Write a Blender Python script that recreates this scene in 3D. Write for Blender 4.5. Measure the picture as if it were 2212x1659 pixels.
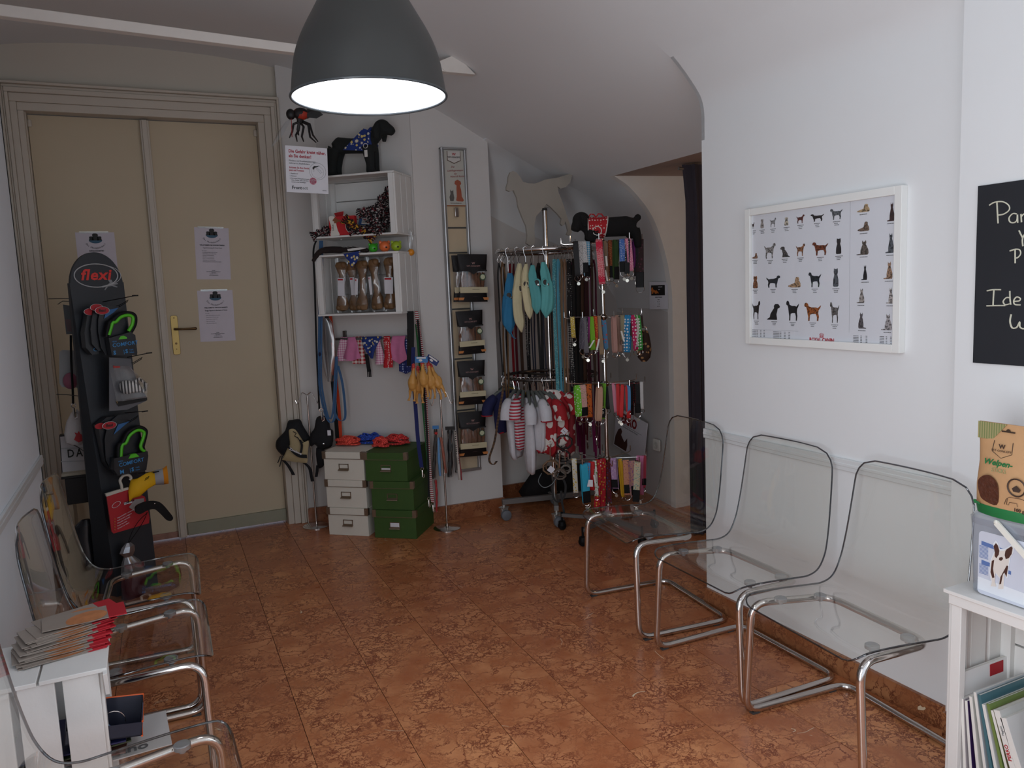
import bpy, math, random
from math import sin, cos, pi, radians, sqrt, atan2
from mathutils import Vector, Matrix, Euler

for o in list(bpy.data.objects):
    bpy.data.objects.remove(o)
C = bpy.context.scene.collection
sc = bpy.context.scene

# ------------------------------------------------------------------ camera
FPX = 1690.0
CAMR = ((0.9030, -0.0882, 0.4205), (-0.4277, -0.0905, 0.8994), (-0.0413, -0.9920, -0.1195))
def _unit(v): return v.normalized()
_d = Vector(((1687 - 1106) / FPX, (14800 - 829.5) / FPX, 1.0)).normalized()
_y = Vector(((300 - 1106) / FPX, (651 - 829.5) / FPX, 1.0)); _y = (_y - _d * _y.dot(_d)).normalized()
_z = -_d; _x = _y.cross(_z)
RW = Matrix((_x, _y, _z))                       # world = RW @ camera(x right, y down, z forward)
EYE = Vector((0, 0, 1.5))
cam = bpy.data.objects.new('camera', bpy.data.cameras.new('camera')); C.objects.link(cam)
cx_, cy_, cz_ = RW.col[0], RW.col[1], RW.col[2]
mw = Matrix(((cx_[0], -cy_[0], -cz_[0], 0), (cx_[1], -cy_[1], -cz_[1], 0), (cx_[2], -cy_[2], -cz_[2], 1.5), (0, 0, 0, 1)))
cam.matrix_world = mw
cam.data.sensor_width = 36; cam.data.lens = FPX / 2212 * 36; cam.data.clip_start = 0.02
sc.camera = cam

# ------------------------------------------------------------------ world, daylight through the shop window, exposure
w = bpy.data.worlds.new('world'); sc.world = w; w.use_nodes = True
w.node_tree.nodes['Background'].inputs[0].default_value = (0.62, 0.74, 0.95, 1)
w.node_tree.nodes['Background'].inputs[1].default_value = 0.6
def area(name, loc, rot, sx, sy, power, col, spread=180):
    l = bpy.data.lights.new(name, 'AREA'); l.shape = 'RECTANGLE'; l.size = sx; l.size_y = sy
    l.energy = power; l.color = col; l.spread = radians(spread)
    o = bpy.data.objects.new(name, l); C.objects.link(o); o.location = loc; o.rotation_euler = rot
    return o
DAY = area('window_daylight', (1.15, -0.62, 1.42), (radians(90), 0, 0), 2.1, 2.3, 13, (0.84, 0.91, 1.0))
# two added lights for the side walls, then the warm lamp behind the curtain
area('added_left_light', (-0.47, 0.40, 1.27), (0, radians(-90), 0), 2.2, 1.3, 42, (0.87, 0.93, 1.0))  # unseen source added on the left to brighten the right wall
area('added_right_light', (2.225, 0.12, 1.45), (0, radians(90), 0), 1.9, 1.0, 13, (0.80, 0.89, 1.0))  # unseen source added on the right to brighten the left wall
l = bpy.data.lights.new('back_room_lamp', 'POINT'); l.energy = 3; l.color = (1.0, 0.72, 0.48); l.shadow_soft_size = 0.08
o = bpy.data.objects.new('back_room_lamp', l); C.objects.link(o); o.location = (3.75, 2.7, 1.9)
sc.view_settings.view_transform = 'Standard'; sc.view_settings.look = 'None'
sc.view_settings.exposure = 0.08; sc.view_settings.gamma = 1.0; sc.view_settings.use_curve_mapping = False
sc.cycles.transparent_max_bounces = 32; sc.cycles.max_bounces = 8
sc.cycles.caustics_reflective = False; sc.cycles.caustics_refractive = False

# ------------------------------------------------------------------ points on real planes seen from the eye
def ray(px, py): return (RW @ Vector(((px - 1106) / FPX, (py - 829.5) / FPX, 1.0))).normalized()
def onZ(px, py, z=0.0):
    r = ray(px, py); return EYE + r * ((z - 1.5) / r.z)
def onY(px, py, y):
    r = ray(px, py); return EYE + r * (y / r.y)
def onX(px, py, x):
    r = ray(px, py); return EYE + r * (x / r.x)
def onP(px, py, p0, n):
    r = ray(px, py); n = Vector(n); return EYE + r * ((Vector(p0) - EYE).dot(n) / r.dot(n))

# ------------------------------------------------------------------ materials
MC = {}
def lin(c):
    c = c / 255.0
    return c / 12.92 if c <= 0.04045 else ((c + 0.055) / 1.055) ** 2.4
def rgb(c): return (lin(c[0]), lin(c[1]), lin(c[2]), 1)
def newmat(name):
    m = bpy.data.materials.new(name); m.use_nodes = True
    nt = m.node_tree; b = nt.nodes['Principled BSDF']
    return m, nt, b
def mat(name, c, rough=0.6, metal=0.0, var=0.06, scale=12.0, bump=0.0, bscale=80.0, spec=0.5, coord='Object'):
    if name in MC: return MC[name]
    m, nt, b = newmat(name)
    tc = nt.nodes.new('ShaderNodeTexCoord'); nz = nt.nodes.new('ShaderNodeTexNoise')
    nz.inputs['Scale'].default_value = scale; nz.inputs['Detail'].default_value = 4
    nt.links.new(tc.outputs[coord], nz.inputs['Vector'])
    mx = nt.nodes.new('ShaderNodeMix'); mx.data_type = 'RGBA'
    L = rgb(c)
    mx.inputs[6].default_value = tuple(max(0, x * (1 - var)) for x in L[:3]) + (1,)
    mx.inputs[7].default_value = tuple(min(1, x * (1 + var)) for x in L[:3]) + (1,)
    nt.links.new(nz.outputs['Fac'], mx.inputs[0]); nt.links.new(mx.outputs[2], b.inputs['Base Color'])
    b.inputs['Roughness'].default_value = rough; b.inputs['Metallic'].default_value = metal
    b.inputs['Specular IOR Level'].default_value = spec
    if bump:
        n2 = nt.nodes.new('ShaderNodeTexNoise'); n2.inputs['Scale'].default_value = bscale; n2.inputs['Detail'].default_value = 3
        nt.links.new(tc.outputs[coord], n2.inputs['Vector'])
        bp = nt.nodes.new('ShaderNodeBump'); bp.inputs['Strength'].default_value = bump; bp.inputs['Distance'].default_value = 0.004
        nt.links.new(n2.outputs['Fac'], bp.inputs['Height']); nt.links.new(bp.outputs[0], b.inputs['Normal'])
    MC[name] = m; return m
def pattern(name, kind, c1, c2, scale=60.0, c3=None, rough=0.8, axis='Z', thr=0.56):
    """printed cloth: dots, check, stripes, floral, zigzag"""
    if name in MC: return MC[name]
    m, nt, b = newmat(name); N = nt.nodes.new; K = nt.links.new
    tc = N('ShaderNodeTexCoord'); src = tc.outputs['Object']
    mx = N('ShaderNodeMix'); mx.data_type = 'RGBA'
    mx.inputs[6].default_value = rgb(c1); mx.inputs[7].default_value = rgb(c2)
    def math_(op, a, bb=None):
        n = N('ShaderNodeMath'); n.operation = op
        for i, q in enumerate((a, bb)):
            if q is None: continue
            if isinstance(q, (int, float)): n.inputs[i].default_value = q
            else: K(q, n.inputs[i])
        return n.outputs[0]
    if kind == 'dots':
        v = N('ShaderNodeTexVoronoi'); v.inputs['Scale'].default_value = scale; v.inputs['Randomness'].default_value = 0.25
        K(src, v.inputs['Vector']); f = math_('LESS_THAN', v.outputs['Distance'], 0.3)
    elif kind == 'floral':
        v = N('ShaderNodeTexVoronoi'); v.inputs['Scale'].default_value = scale
        nz = N('ShaderNodeTexNoise'); nz.inputs['Scale'].default_value = scale * 1.2
        K(src, v.inputs['Vector']); K(src, nz.inputs['Vector'])
        f = math_('LESS_THAN', math_('ADD', v.outputs['Distance'], math_('MULTIPLY', nz.outputs['Fac'], 0.5)), thr)
        if c3:
            m3 = N('ShaderNodeMix'); m3.data_type = 'RGBA'; m3.inputs[6].default_value = rgb(c2); m3.inputs[7].default_value = rgb(c3)
            K(math_('GREATER_THAN', v.outputs['Color'], 0.5), m3.inputs[0]); K(m3.outputs[2], mx.inputs[7])
    elif kind == 'stripes':
        sp = N('ShaderNodeSeparateXYZ'); K(src, sp.inputs[0])
        f = math_('GREATER_THAN', math_('SINE', math_('MULTIPLY', sp.outputs[axis], scale)), 0.0)
    elif kind == 'check':
        sp = N('ShaderNodeSeparateXYZ'); K(src, sp.inputs[0])
        a = math_('GREATER_THAN', math_('SINE', math_('MULTIPLY', sp.outputs['X'], scale)), 0.0)
        c = math_('GREATER_THAN', math_('SINE', math_('MULTIPLY', sp.outputs['Z'], scale)), 0.0)
        f = math_('MULTIPLY', math_('ADD', a, c), 0.5)
    elif kind == 'rope':
        sp = N('ShaderNodeSeparateXYZ'); K(src, sp.inputs[0])
        nz = N('ShaderNodeTexNoise'); nz.inputs['Scale'].default_value = scale; K(src, nz.inputs['Vector'])
        f = math_('GREATER_THAN', nz.outputs['Fac'], 0.52)
        if c3:
            m3 = N('ShaderNodeMix'); m3.data_type = 'RGBA'; m3.inputs[6].default_value = rgb(c2); m3.inputs[7].default_value = rgb(c3)
            n2 = N('ShaderNodeTexNoise'); n2.inputs['Scale'].default_value = scale * 0.7; K(src, n2.inputs['Vector'])
            K(math_('GREATER_THAN', n2.outputs['Fac'], 0.5), m3.inputs[0]); K(m3.outputs[2], mx.inputs[7])
    K(f, mx.inputs[0]); K(mx.outputs[2], b.inputs['Base Color']); b.inputs['Roughness'].default_value = rough
    MC[name] = m; return m
def clear(name, tint, gloss=1.0, rough=0.03, refl=(1, 1, 1), mixdiff=0.0, diff=(200, 200, 200)):
    """clear plastic: straight-through tinted transparency with Fresnel reflection (and a little haze)"""
    if name in MC: return MC[name]
    m = bpy.data.materials.new(name); m.use_nodes = True; nt = m.node_tree; nt.nodes.clear(); N = nt.nodes.new; K = nt.links.new
    out = N('ShaderNodeOutputMaterial'); t = N('ShaderNodeBsdfTransparent'); g = N('ShaderNodeBsdfGlossy'); lw = N('ShaderNodeLayerWeight'); lw.inputs['Blend'].default_value = 0.5; fr = N('ShaderNodeMath'); fr.operation = 'POWER'; fr.inputs[1].default_value = 5.0; K(lw.outputs['Facing'], fr.inputs[0])
    f2 = N('ShaderNodeMath'); f2.operation = 'MULTIPLY_ADD'; f2.inputs[1].default_value = 0.96; f2.inputs[2].default_value = 0.04; K(fr.outputs[0], f2.inputs[0])
    nz = N('ShaderNodeTexNoise'); nz.inputs['Scale'].default_value = 3.0
    rr = N('ShaderNodeMapRange'); rr.inputs['To Min'].default_value = rough * 0.6; rr.inputs['To Max'].default_value = rough * 1.6
    K(nz.outputs['Fac'], rr.inputs['Value']); K(rr.outputs[0], g.inputs['Roughness'])
    t.inputs[0].default_value = (*tint, 1); g.inputs[0].default_value = (*refl, 1)
    mm = N('ShaderNodeMath'); mm.operation = 'MULTIPLY'; mm.inputs[1].default_value = gloss; mm.use_clamp = True
    K(f2.outputs[0], mm.inputs[0])
    base = t.outputs[0]
    if mixdiff:
        d = N('ShaderNodeBsdfDiffuse'); d.inputs[0].default_value = rgb(diff)
        mx = N('ShaderNodeMixShader'); mx.inputs[0].default_value = mixdiff; K(t.outputs[0], mx.inputs[1]); K(d.outputs[0], mx.inputs[2]); base = mx.outputs[0]
    ms = N('ShaderNodeMixShader'); K(mm.outputs[0], ms.inputs[0]); K(base, ms.inputs[1]); K(g.outputs[0], ms.inputs[2])
    K(ms.outputs[0], out.inputs[0]); MC[name] = m; return m
def emit(name, c, s):
    if name in MC: return MC[name]
    m, nt, b = newmat(name); b.inputs['Base Color'].default_value = rgb(c)
    b.inputs['Emission Color'].default_value = rgb(c); b.inputs['Emission Strength'].default_value = s
    MC[name] = m; return m

# ------------------------------------------------------------------ mesh building
class MB:
    def __init__(s): s.v = []; s.f = []; s.mi = []; s.M = None
    def add(s, vs, fs, mi=0):
        b = len(s.v)
        s.v += [tuple(s.M @ Vector(p)) if s.M else tuple(p) for p in vs]
        s.f += [tuple(b + i for i in f) for f in fs]; s.mi += [mi] * len(fs); return s
    def box(s, c, d, rz=0, mi=0, R=None):
        hx, hy, hz = d[0] / 2, d[1] / 2, d[2] / 2; m = R or Matrix.Rotation(rz, 3, 'Z'); vs = []
        for x in (-hx, hx):
            for y in (-hy, hy):
                for z in (-hz, hz): vs.append(Vector(c) + m @ Vector((x, y, z)))
        return s.add(vs, [(0, 1, 3, 2), (4, 6, 7, 5), (0, 4, 5, 1), (2, 3, 7, 6), (0, 2, 6, 4), (1, 5, 7, 3)], mi)
    def span(s, a, b, mi=0):
        return s.box([(a[i] + b[i]) / 2 for i in range(3)], [abs(b[i] - a[i]) for i in range(3)], mi=mi)
    def hexa(s, bot, top, mi=0):
        return s.add(list(bot) + list(top), [(3, 2, 1, 0), (4, 5, 6, 7), (0, 1, 5, 4), (1, 2, 6, 5), (2, 3, 7, 6), (3, 0, 4, 7)], mi)
    def poly(s, pts, t, y=0.0, mi=0):
        """outline in the local xz plane, front face towards -y, thickness t going back"""
        n = len(pts); A = [(p[0], y, p[1]) for p in pts]; B = [(p[0], y + t, p[1]) for p in pts]
        a = sum(pts[i][0] * pts[(i + 1) % n][1] - pts[(i + 1) % n][0] * pts[i][1] for i in range(n))
        fs = [tuple(range(n)), tuple(range(2 * n - 1, n - 1, -1))] + [(i + n, (i + 1) % n + n, (i + 1) % n, i) for i in range(n)]
        if a < 0: fs = [tuple(reversed(f)) for f in fs]
        return s.add(A + B, fs, mi)
    def tube(s, pts, r, seg=8, closed=False, mi=0):
        P = [Vector(p) for p in pts]; n = len(P); vs = []; nrm = None
        rr = r if isinstance(r, (list, tuple)) else [r] * n
        for i in range(n):
            if closed: t = P[(i + 1) % n] - P[i - 1]
            else: t = P[min(i + 1, n - 1)] - P[max(i - 1, 0)]
            if t.length < 1e-9: t = Vector((0, 0, 1))
            t.normalize()
            if nrm is None: nrm = t.orthogonal().normalized()
            else:
                nrm = nrm - t * nrm.dot(t)
                nrm = nrm.normalized() if nrm.length > 1e-6 else t.orthogonal().normalized()
            bn = t.cross(nrm)
            for k in range(seg):
                a = 2 * pi * k / seg; vs.append(P[i] + (nrm * cos(a) + bn * sin(a)) * rr[i])
        fs = []
        for i in range(n if closed else n - 1):
            j = (i + 1) % n
            for k in range(seg): fs.append((i * seg + k, i * seg + (k + 1) % seg, j * seg + (k + 1) % seg, j * seg + k))
        if not closed: fs += [tuple(reversed(range(seg))), tuple((n - 1) * seg + k for k in range(seg))]
        return s.add(vs, fs, mi)
    def lathe(s, prof, seg=24, c=(0, 0, 0), mi=0, axis='Z', caps=True):
        vs = []
        for r, z in prof:
            for k in range(seg):
                a = 2 * pi * k / seg; p = (r * cos(a), r * sin(a), z)
                if axis == 'Y': p = (p[0], -p[2], p[1])
                if axis == 'X': p = (p[2], p[0], p[1])
                vs.append((c[0] + p[0], c[1] + p[1], c[2] + p[2]))
        fs = [(i * seg + k, i * seg + (k + 1) % seg, (i + 1) * seg + (k + 1) % seg, (i + 1) * seg + k) for i in range(len(prof) - 1) for k in range(seg)]
        if caps: fs += [tuple(reversed(range(seg))), tuple((len(prof) - 1) * seg + k for k in range(seg))]
        return s.add(vs, fs, mi)
    def ell(s, c, r, seg=12, ring=8, mi=0, R=None):
        if isinstance(r, (int, float)): r = (r, r, r)
        vs = []; m = R or Matrix.Identity(3)
        for i in range(1, ring):
            t = pi * i / ring
            for k in range(seg):
                a = 2 * pi * k / seg; vs.append(Vector(c) + m @ Vector((r[0] * sin(t) * cos(a), r[1] * sin(t) * sin(a), r[2] * cos(t))))
        top = len(vs); vs += [Vector(c) + m @ Vector((0, 0, r[2])), Vector(c) - m @ Vector((0, 0, r[2]))]
        fs = [(i * seg + k, (i + 1) * seg + k, (i + 1) * seg + (k + 1) % seg, i * seg + (k + 1) % seg) for i in range(ring - 2) for k in range(seg)]
        fs += [(top, k, (k + 1) % seg) for k in range(seg)] + [(top + 1, (ring - 2) * seg + (k + 1) % seg, (ring - 2) * seg + k) for k in range(seg)]
        return s.add(vs, fs, mi)
    def ribbon(s, pts, w, wdir, t, closed=False, mi=0):
        """flat strap along pts, width w along wdir, thickness t"""
        P = [Vector(p) for p in pts]; n = len(P); W = Vector(wdir).normalized(); vs = []
        ww = w if isinstance(w, (list, tuple)) else [w] * n
        for i in range(n):
            tg = (P[(i + 1) % n] - P[i - 1]) if closed else (P[min(i + 1, n - 1)] - P[max(i - 1, 0)])
            nn = tg.cross(W); nn = nn.normalized() if nn.length > 1e-9 else Vector((0, 1, 0))
            for a, b in ((-1, -1), (1, -1), (1, 1), (-1, 1)): vs.append(P[i] + W * (a * ww[i] / 2) + nn * (b * t / 2))
        fs = []
        for i in range(n if closed else n - 1):
            j = (i + 1) % n
            for k in range(4): fs.append((i * 4 + k, i * 4 + (k + 1) % 4, j * 4 + (k + 1) % 4, j * 4 + k))
        if not closed: fs += [(3, 2, 1, 0), ((n - 1) * 4, (n - 1) * 4 + 1, (n - 1) * 4 + 2, (n - 1) * 4 + 3)]
        return s.add(vs, fs, mi)
    def loft(s, rings, cap=True, mi=0):
        k = len(rings[0]); vs = [p for r in rings for p in r]
        fs = [(i * k + j, i * k + (j + 1) % k, (i + 1) * k + (j + 1) % k, (i + 1) * k + j) for i in range(len(rings) - 1) for j in range(k)]
        if cap: fs += [tuple(reversed(range(k))), tuple((len(rings) - 1) * k + j for j in range(k))]
        return s.add(vs, fs, mi)
    def torus(s, c, R, r, seg=16, sg=6, axis='Y', mi=0):
        pts = []
        for k in range(seg):
            a = 2 * pi * k / seg
            q = {'Y': (cos(a), 0, sin(a)), 'Z': (cos(a), sin(a), 0), 'X': (0, cos(a), sin(a))}[axis]
            pts.append([c[i] + R * q[i] for i in range(3)])
        return s.tube(pts, r, sg, True, mi)
    def build(s, name, mats, parent=None, smooth=True, bevel=0.0, ang=38):
        me = bpy.data.meshes.new(name); me.from_pydata([tuple(p) for p in s.v], [], s.f)
        if not isinstance(mats, (list, tuple)): mats = [mats]
        for m in mats: me.materials.append(m)
        if len(mats) > 1:
            for p, i in zip(me.polygons, s.mi): p.material_index = i
        if smooth:
            me.shade_smooth(); me.set_sharp_from_angle(angle=radians(ang))
        me.update()
        o = bpy.data.objects.new(name, me); C.objects.link(o)
        if parent is not None: o.parent = parent
        if bevel:
            b = o.modifiers.new('bevel', 'BEVEL'); b.width = bevel; b.segments = 2; b.limit_method = 'ANGLE'; b.angle_limit = radians(50)
        return o
def toward(o, s):      # move a thing nearer to its true wall and size it to match
    o.location = EYE + (Vector(o.location) - EYE) * s; o.scale = (s, s, s); return o
def place(o, loc=None, rz=None):
    if loc is not None: o.location = loc
    if rz is not None: o.rotation_euler = (0, 0, rz)
    return o
def thing(name, label, cat, loc=(0, 0, 0), rz=0.0, group=None, rot=None):
    o = bpy.data.objects.new(name, None); C.objects.link(o); o.empty_display_size = 0.05
    o.location = loc; o.rotation_euler = rot if rot else (0, 0, rz)
    return tag(o, label, cat, group)
def tag(o, label, cat, group=None, kind=None):
    o['label'] = label; o['category'] = cat
    if group: o['group'] = group
    if kind: o['kind'] = kind
    return o
def struct(o): o['kind'] = 'structure'; return o
def dup(root, label=None, group=None, loc=None, rz=None, rot=None, mats=None):
    """copy a thing with its parts; mats: {old material name: new material}"""
    def cp(a, par):
        c = a.copy(); C.objects.link(c); c.parent = par
        if mats and c.type == 'MESH':
            for i, sl in enumerate(c.material_slots):
                if sl.material and sl.material.name in mats:
                    nm = mats[sl.material.name]; sl.link = 'OBJECT'; sl.material = MC[nm] if isinstance(nm, str) else nm
        for ch in [q for q in a.children]: cp(ch, c)
        return c
    r = cp(root, root.parent)
    if label: r['label'] = label
    if group: r['group'] = group
    if loc is not None: r.location = loc
    if rz is not None: r.rotation_euler = (0, 0, rz)
    if rot is not None: r.rotation_euler = rot
    return r

FONTQ = []
def text(parent, s, size, m, x=0, z=0, y=-0.0008, al='LEFT', shear=0.0, off=0.0, name='lettering', rot=0.0, sx=1.0, R=None, ext=0.0003, spacing=1.0):
    """printed words standing in the local xz plane of parent, read from -y"""
    cu = bpy.data.curves.new(name, 'FONT'); cu.body = s; cu.size = size; cu.align_x = al; cu.align_y = 'CENTER'
    cu.shear = shear; cu.offset = off; cu.extrude = ext; cu.resolution_u = 2; cu.space_character = spacing
    cu.materials.append(m)
    o = bpy.data.objects.new(name, cu); C.objects.link(o); o.parent = parent
    base = Matrix.Translation((x, y, z)) @ Matrix.Rotation(radians(90), 4, 'X') @ Matrix.Rotation(rot, 4, 'Z') @ Matrix.Diagonal((sx, 1, 1, 1))
    o.matrix_local = (R @ base) if R else base
    FONTQ.append(o); return o
def flush_fonts():
    dg = bpy.context.evaluated_depsgraph_get()
    for o in FONTQ:
        me = bpy.data.meshes.new_from_object(o.evaluated_get(dg))
        n = bpy.data.objects.new('lettering', me); C.objects.link(n)
        n.parent = o.parent; n.matrix_local = o.matrix_local.copy()
    for o in FONTQ: bpy.data.objects.remove(o)
    FONTQ.clear()
def arc(c, r, a0, a1, n, r2=None):
    r2 = r2 or r
    return [(c[0] + r * cos(a0 + (a1 - a0) * i / n), c[1] + r2 * sin(a0 + (a1 - a0) * i / n)) for i in range(n + 1)]
def rrect(x0, z0, x1, z1, r, n=4):
    return (arc((x1 - r, z0 + r), r, -pi / 2, 0, n) + arc((x1 - r, z1 - r), r, 0, pi / 2, n) +
            arc((x0 + r, z1 - r), r, pi / 2, pi, n) + arc((x0 + r, z0 + r), r, pi, 1.5 * pi, n))
def spline(P, n=6, closed=False):
    """Catmull-Rom through 2D or 3D points"""
    P = [Vector(p) for p in P]; out = []; m = len(P)
    for i in range(m if closed else m - 1):
        g = (lambda k: P[k % m]) if closed else (lambda k: P[max(0, min(m - 1, k))])
        a, b, c, d = g(i - 1), g(i), g(i + 1), g(i + 2)
        for k in range(n):
            t = k / n
            out.append(0.5 * ((2 * b) + (c - a) * t + (2 * a - 5 * b + 4 * c - d) * t * t + (3 * b - a - 3 * c + d) * t ** 3))
    if not closed: out.append(P[-1])
    return out
# ------------------------------------------------------------------ the room
WALL = mat('white_plaster', (210, 206, 202), 0.85, var=0.03, scale=3, bump=0.15, bscale=25, coord='Object')
CEIL = mat('ceiling_plaster', (226, 227, 227), 0.85, var=0.03, scale=2, bump=0.12, bscale=18)
def marble(name, dark=1.0):   # red brecciated marble, 'dark' lowers the pale ground
    m, nt, b = newmat(name); N = nt.nodes.new; K = nt.links.new
    geo = N('ShaderNodeNewGeometry'); oi = N('ShaderNodeObjectInfo')
    off = N('ShaderNodeVectorMath'); off.operation = 'MULTIPLY_ADD'
    comb = N('ShaderNodeCombineXYZ'); K(oi.outputs['Random'], comb.inputs[0]); K(oi.outputs['Random'], comb.inputs[1]); K(oi.outputs['Random'], comb.inputs[2])
    K(comb.outputs[0], off.inputs[0]); off.inputs[1].default_value = (37, 53, 11); K(geo.outputs['Position'], off.inputs[2])
    nz = N('ShaderNodeTexNoise'); nz.inputs['Scale'].default_value = 7; nz.inputs['Detail'].default_value = 6; nz.inputs['Roughness'].default_value = 0.65; K(off.outputs[0], nz.inputs['Vector'])
    dis = N('ShaderNodeVectorMath'); dis.operation = 'MULTIPLY_ADD'; dis.inputs[1].default_value = (0.22, 0.22, 0.22)
    K(nz.outputs['Color'], dis.inputs[0]); K(off.outputs[0], dis.inputs[2])
    mp = N('ShaderNodeMapping'); mp.inputs['Scale'].default_value = (1, 1.45, 1); K(dis.outputs[0], mp.inputs[0])
    def vor(scale, lo, hi):
        v = N('ShaderNodeTexVoronoi'); v.feature = 'DISTANCE_TO_EDGE'; v.inputs['Scale'].default_value = scale; K(mp.outputs[0], v.inputs['Vector'])
        r = N('ShaderNodeMapRange'); r.inputs['From Min'].default_value = lo; r.inputs['From Max'].default_value = hi
        r.inputs['To Min'].default_value = 1; r.inputs['To Max'].default_value = 0; K(v.outputs['Distance'], r.inputs['Value']); return r.outputs[0]
    v1 = vor(9, 0.0, 0.055); v2 = vor(24, 0.0, 0.12)
    n3 = N('ShaderNodeTexNoise'); n3.inputs['Scale'].default_value = 5; n3.inputs['Detail'].default_value = 2; K(off.outputs[0], n3.inputs['Vector'])
    r3 = N('ShaderNodeMapRange'); r3.inputs['From Min'].default_value = 0.36; r3.inputs['From Max'].default_value = 0.52; K(n3.outputs['Fac'], r3.inputs['Value'])
    mul = N('ShaderNodeMath'); mul.operation = 'MULTIPLY'; K(v2, mul.inputs[0]); K(r3.outputs[0], mul.inputs[1])
    mxm = N('ShaderNodeMath'); mxm.operation = 'MAXIMUM'; K(v1, mxm.inputs[0]); K(mul.outputs[0], mxm.inputs[1])
    n4 = N('ShaderNodeTexNoise'); n4.inputs['Scale'].default_value = 9; n4.inputs['Detail'].default_value = 5; K(off.outputs[0], n4.inputs['Vector'])
    r4 = N('ShaderNodeMapRange'); r4.inputs['From Min'].default_value = 0.33; r4.inputs['From Max'].default_value = 0.55; K(n4.outputs['Fac'], r4.inputs['Value'])
    m5 = N('ShaderNodeMath'); m5.operation = 'MULTIPLY'; K(mxm.outputs[0], m5.inputs[0]); K(r4.outputs[0], m5.inputs[1])
    base = N('ShaderNodeValToRGB'); cr = base.color_ramp
    cr.elements[0].position = 0.3; cr.elements[0].color = rgb((int(178 * dark), int(106 * dark), int(68 * dark))); cr.elements[1].position = 0.7; cr.elements[1].color = rgb((int(220 * dark), int(152 * dark), int(106 * dark)))
    K(n4.outputs['Fac'], base.inputs[0])
    tint = N('ShaderNodeMix'); tint.data_type = 'RGBA'; tint.blend_type = 'MULTIPLY'; tint.inputs[0].default_value = 1
    tr = N('ShaderNodeValToRGB'); t = tr.color_ramp; t.elements[0].color = (0.86, 0.80, 0.78, 1); t.elements[1].color = (1.0, 1.0, 0.92, 1); t.elements[0].position = 0
    K(oi.outputs['Random'], tr.inputs[0]); K(base.outputs[0], tint.inputs[6]); K(tr.outputs[0], tint.inputs[7])
    vein = N('ShaderNodeMix'); vein.data_type = 'RGBA'; vein.inputs[7].default_value = rgb((int(118 * dark), int(54 * dark), int(34 * dark))); K(m5.outputs[0], vein.inputs[0]); K(tint.outputs[2], vein.inputs[6])
    # rare pale calcite lines
    nw = N('ShaderNodeTexNoise'); nw.inputs['Scale'].default_value = 1.7; nw.inputs['Detail'].default_value = 3; nw.inputs['Distortion'].default_value = 1.5; K(off.outputs[0], nw.inputs['Vector'])
    aw = N('ShaderNodeMath'); aw.operation = 'SUBTRACT'; aw.inputs[1].default_value = 0.5; K(nw.outputs['Fac'], aw.inputs[0])
    bw = N('ShaderNodeMath'); bw.operation = 'ABSOLUTE'; K(aw.outputs[0], bw.inputs[0])
    cw = N('ShaderNodeMath'); cw.operation = 'LESS_THAN'; cw.inputs[1].default_value = 0.002; K(bw.outputs[0], cw.inputs[0])
    gw = N('ShaderNodeMath'); gw.operation = 'GREATER_THAN'; gw.inputs[1].default_value = 0.66; K(n3.outputs['Fac'], gw.inputs[0])
    hw = N('ShaderNodeMath'); hw.operation = 'MULTIPLY'; K(cw.outputs[0], hw.inputs[0]); K(gw.outputs[0], hw.inputs[1])
    fin = N('ShaderNodeMix'); fin.data_type = 'RGBA'; fin.inputs[7].default_value = rgb((214, 190, 160)); K(hw.outputs[0], fin.inputs[0]); K(vein.outputs[2], fin.inputs[6])
    K(fin.outputs[2], b.inputs['Base Color'])
    rr = N('ShaderNodeMapRange'); rr.inputs['To Min'].default_value = 0.22; rr.inputs['To Max'].default_value = 0.42; K(n4.outputs['Fac'], rr.inputs['Value']); K(rr.outputs[0], b.inputs['Roughness'])
    b.inputs['Specular IOR Level'].default_value = 0.45
    MC[name] = m; return m
MARB = marble('red_marble'); MARBD = marble('red_marble_base', 0.8)
GROUT = mat('dark_grout', (74, 40, 26), 0.9)

floor = bpy.data.objects.new('floor', None); C.objects.link(floor); struct(floor)
MB().span((-1.0, -1.6, -0.06), (4.6, 5.9, -0.0035)).build('subfloor', GROUT, floor, smooth=False)
TW, TL, ang = 0.3105, 0.61, radians(-1.15)
tm = None
for i in range(-3, 11):
    xc = 0.405 + TW * (i + 0.5)
    st = {0: 2.53, 1: 2.73, 2: 2.33, -1: 2.28, 3: 2.62, 4: 2.95}.get(i, 2.2 + ((i * 37) % 11) * 0.055)
    j0 = int((st + 1.5) // TL)
    for j in range(-j0, 6):
        yc = st + TL * (j + 0.5)
        if yc > 5.75 or yc < -1.4: continue
        x, y = xc * cos(0) - 0.02 * 0, yc
        px = xc + (3.35 - yc) * -0.0205
        if px > 3.55 and yc < 1.2: continue
        if tm is None:
            mb = MB(); h = 0.0012
            mb.span((-TW / 2 + h, -TL / 2 + h, -0.02), (TW / 2 - h, TL / 2 - h, 0.0)); o = mb.build('floor_tile', MARB, floor, smooth=False); tm = o
        else:
            o = tm.copy(); C.objects.link(o); o.parent = floor
        o.location = (px, yc, random.Random(i * 50 + j).uniform(-0.0008, 0)); o.rotation_euler = (0, 0, ang)

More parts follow.
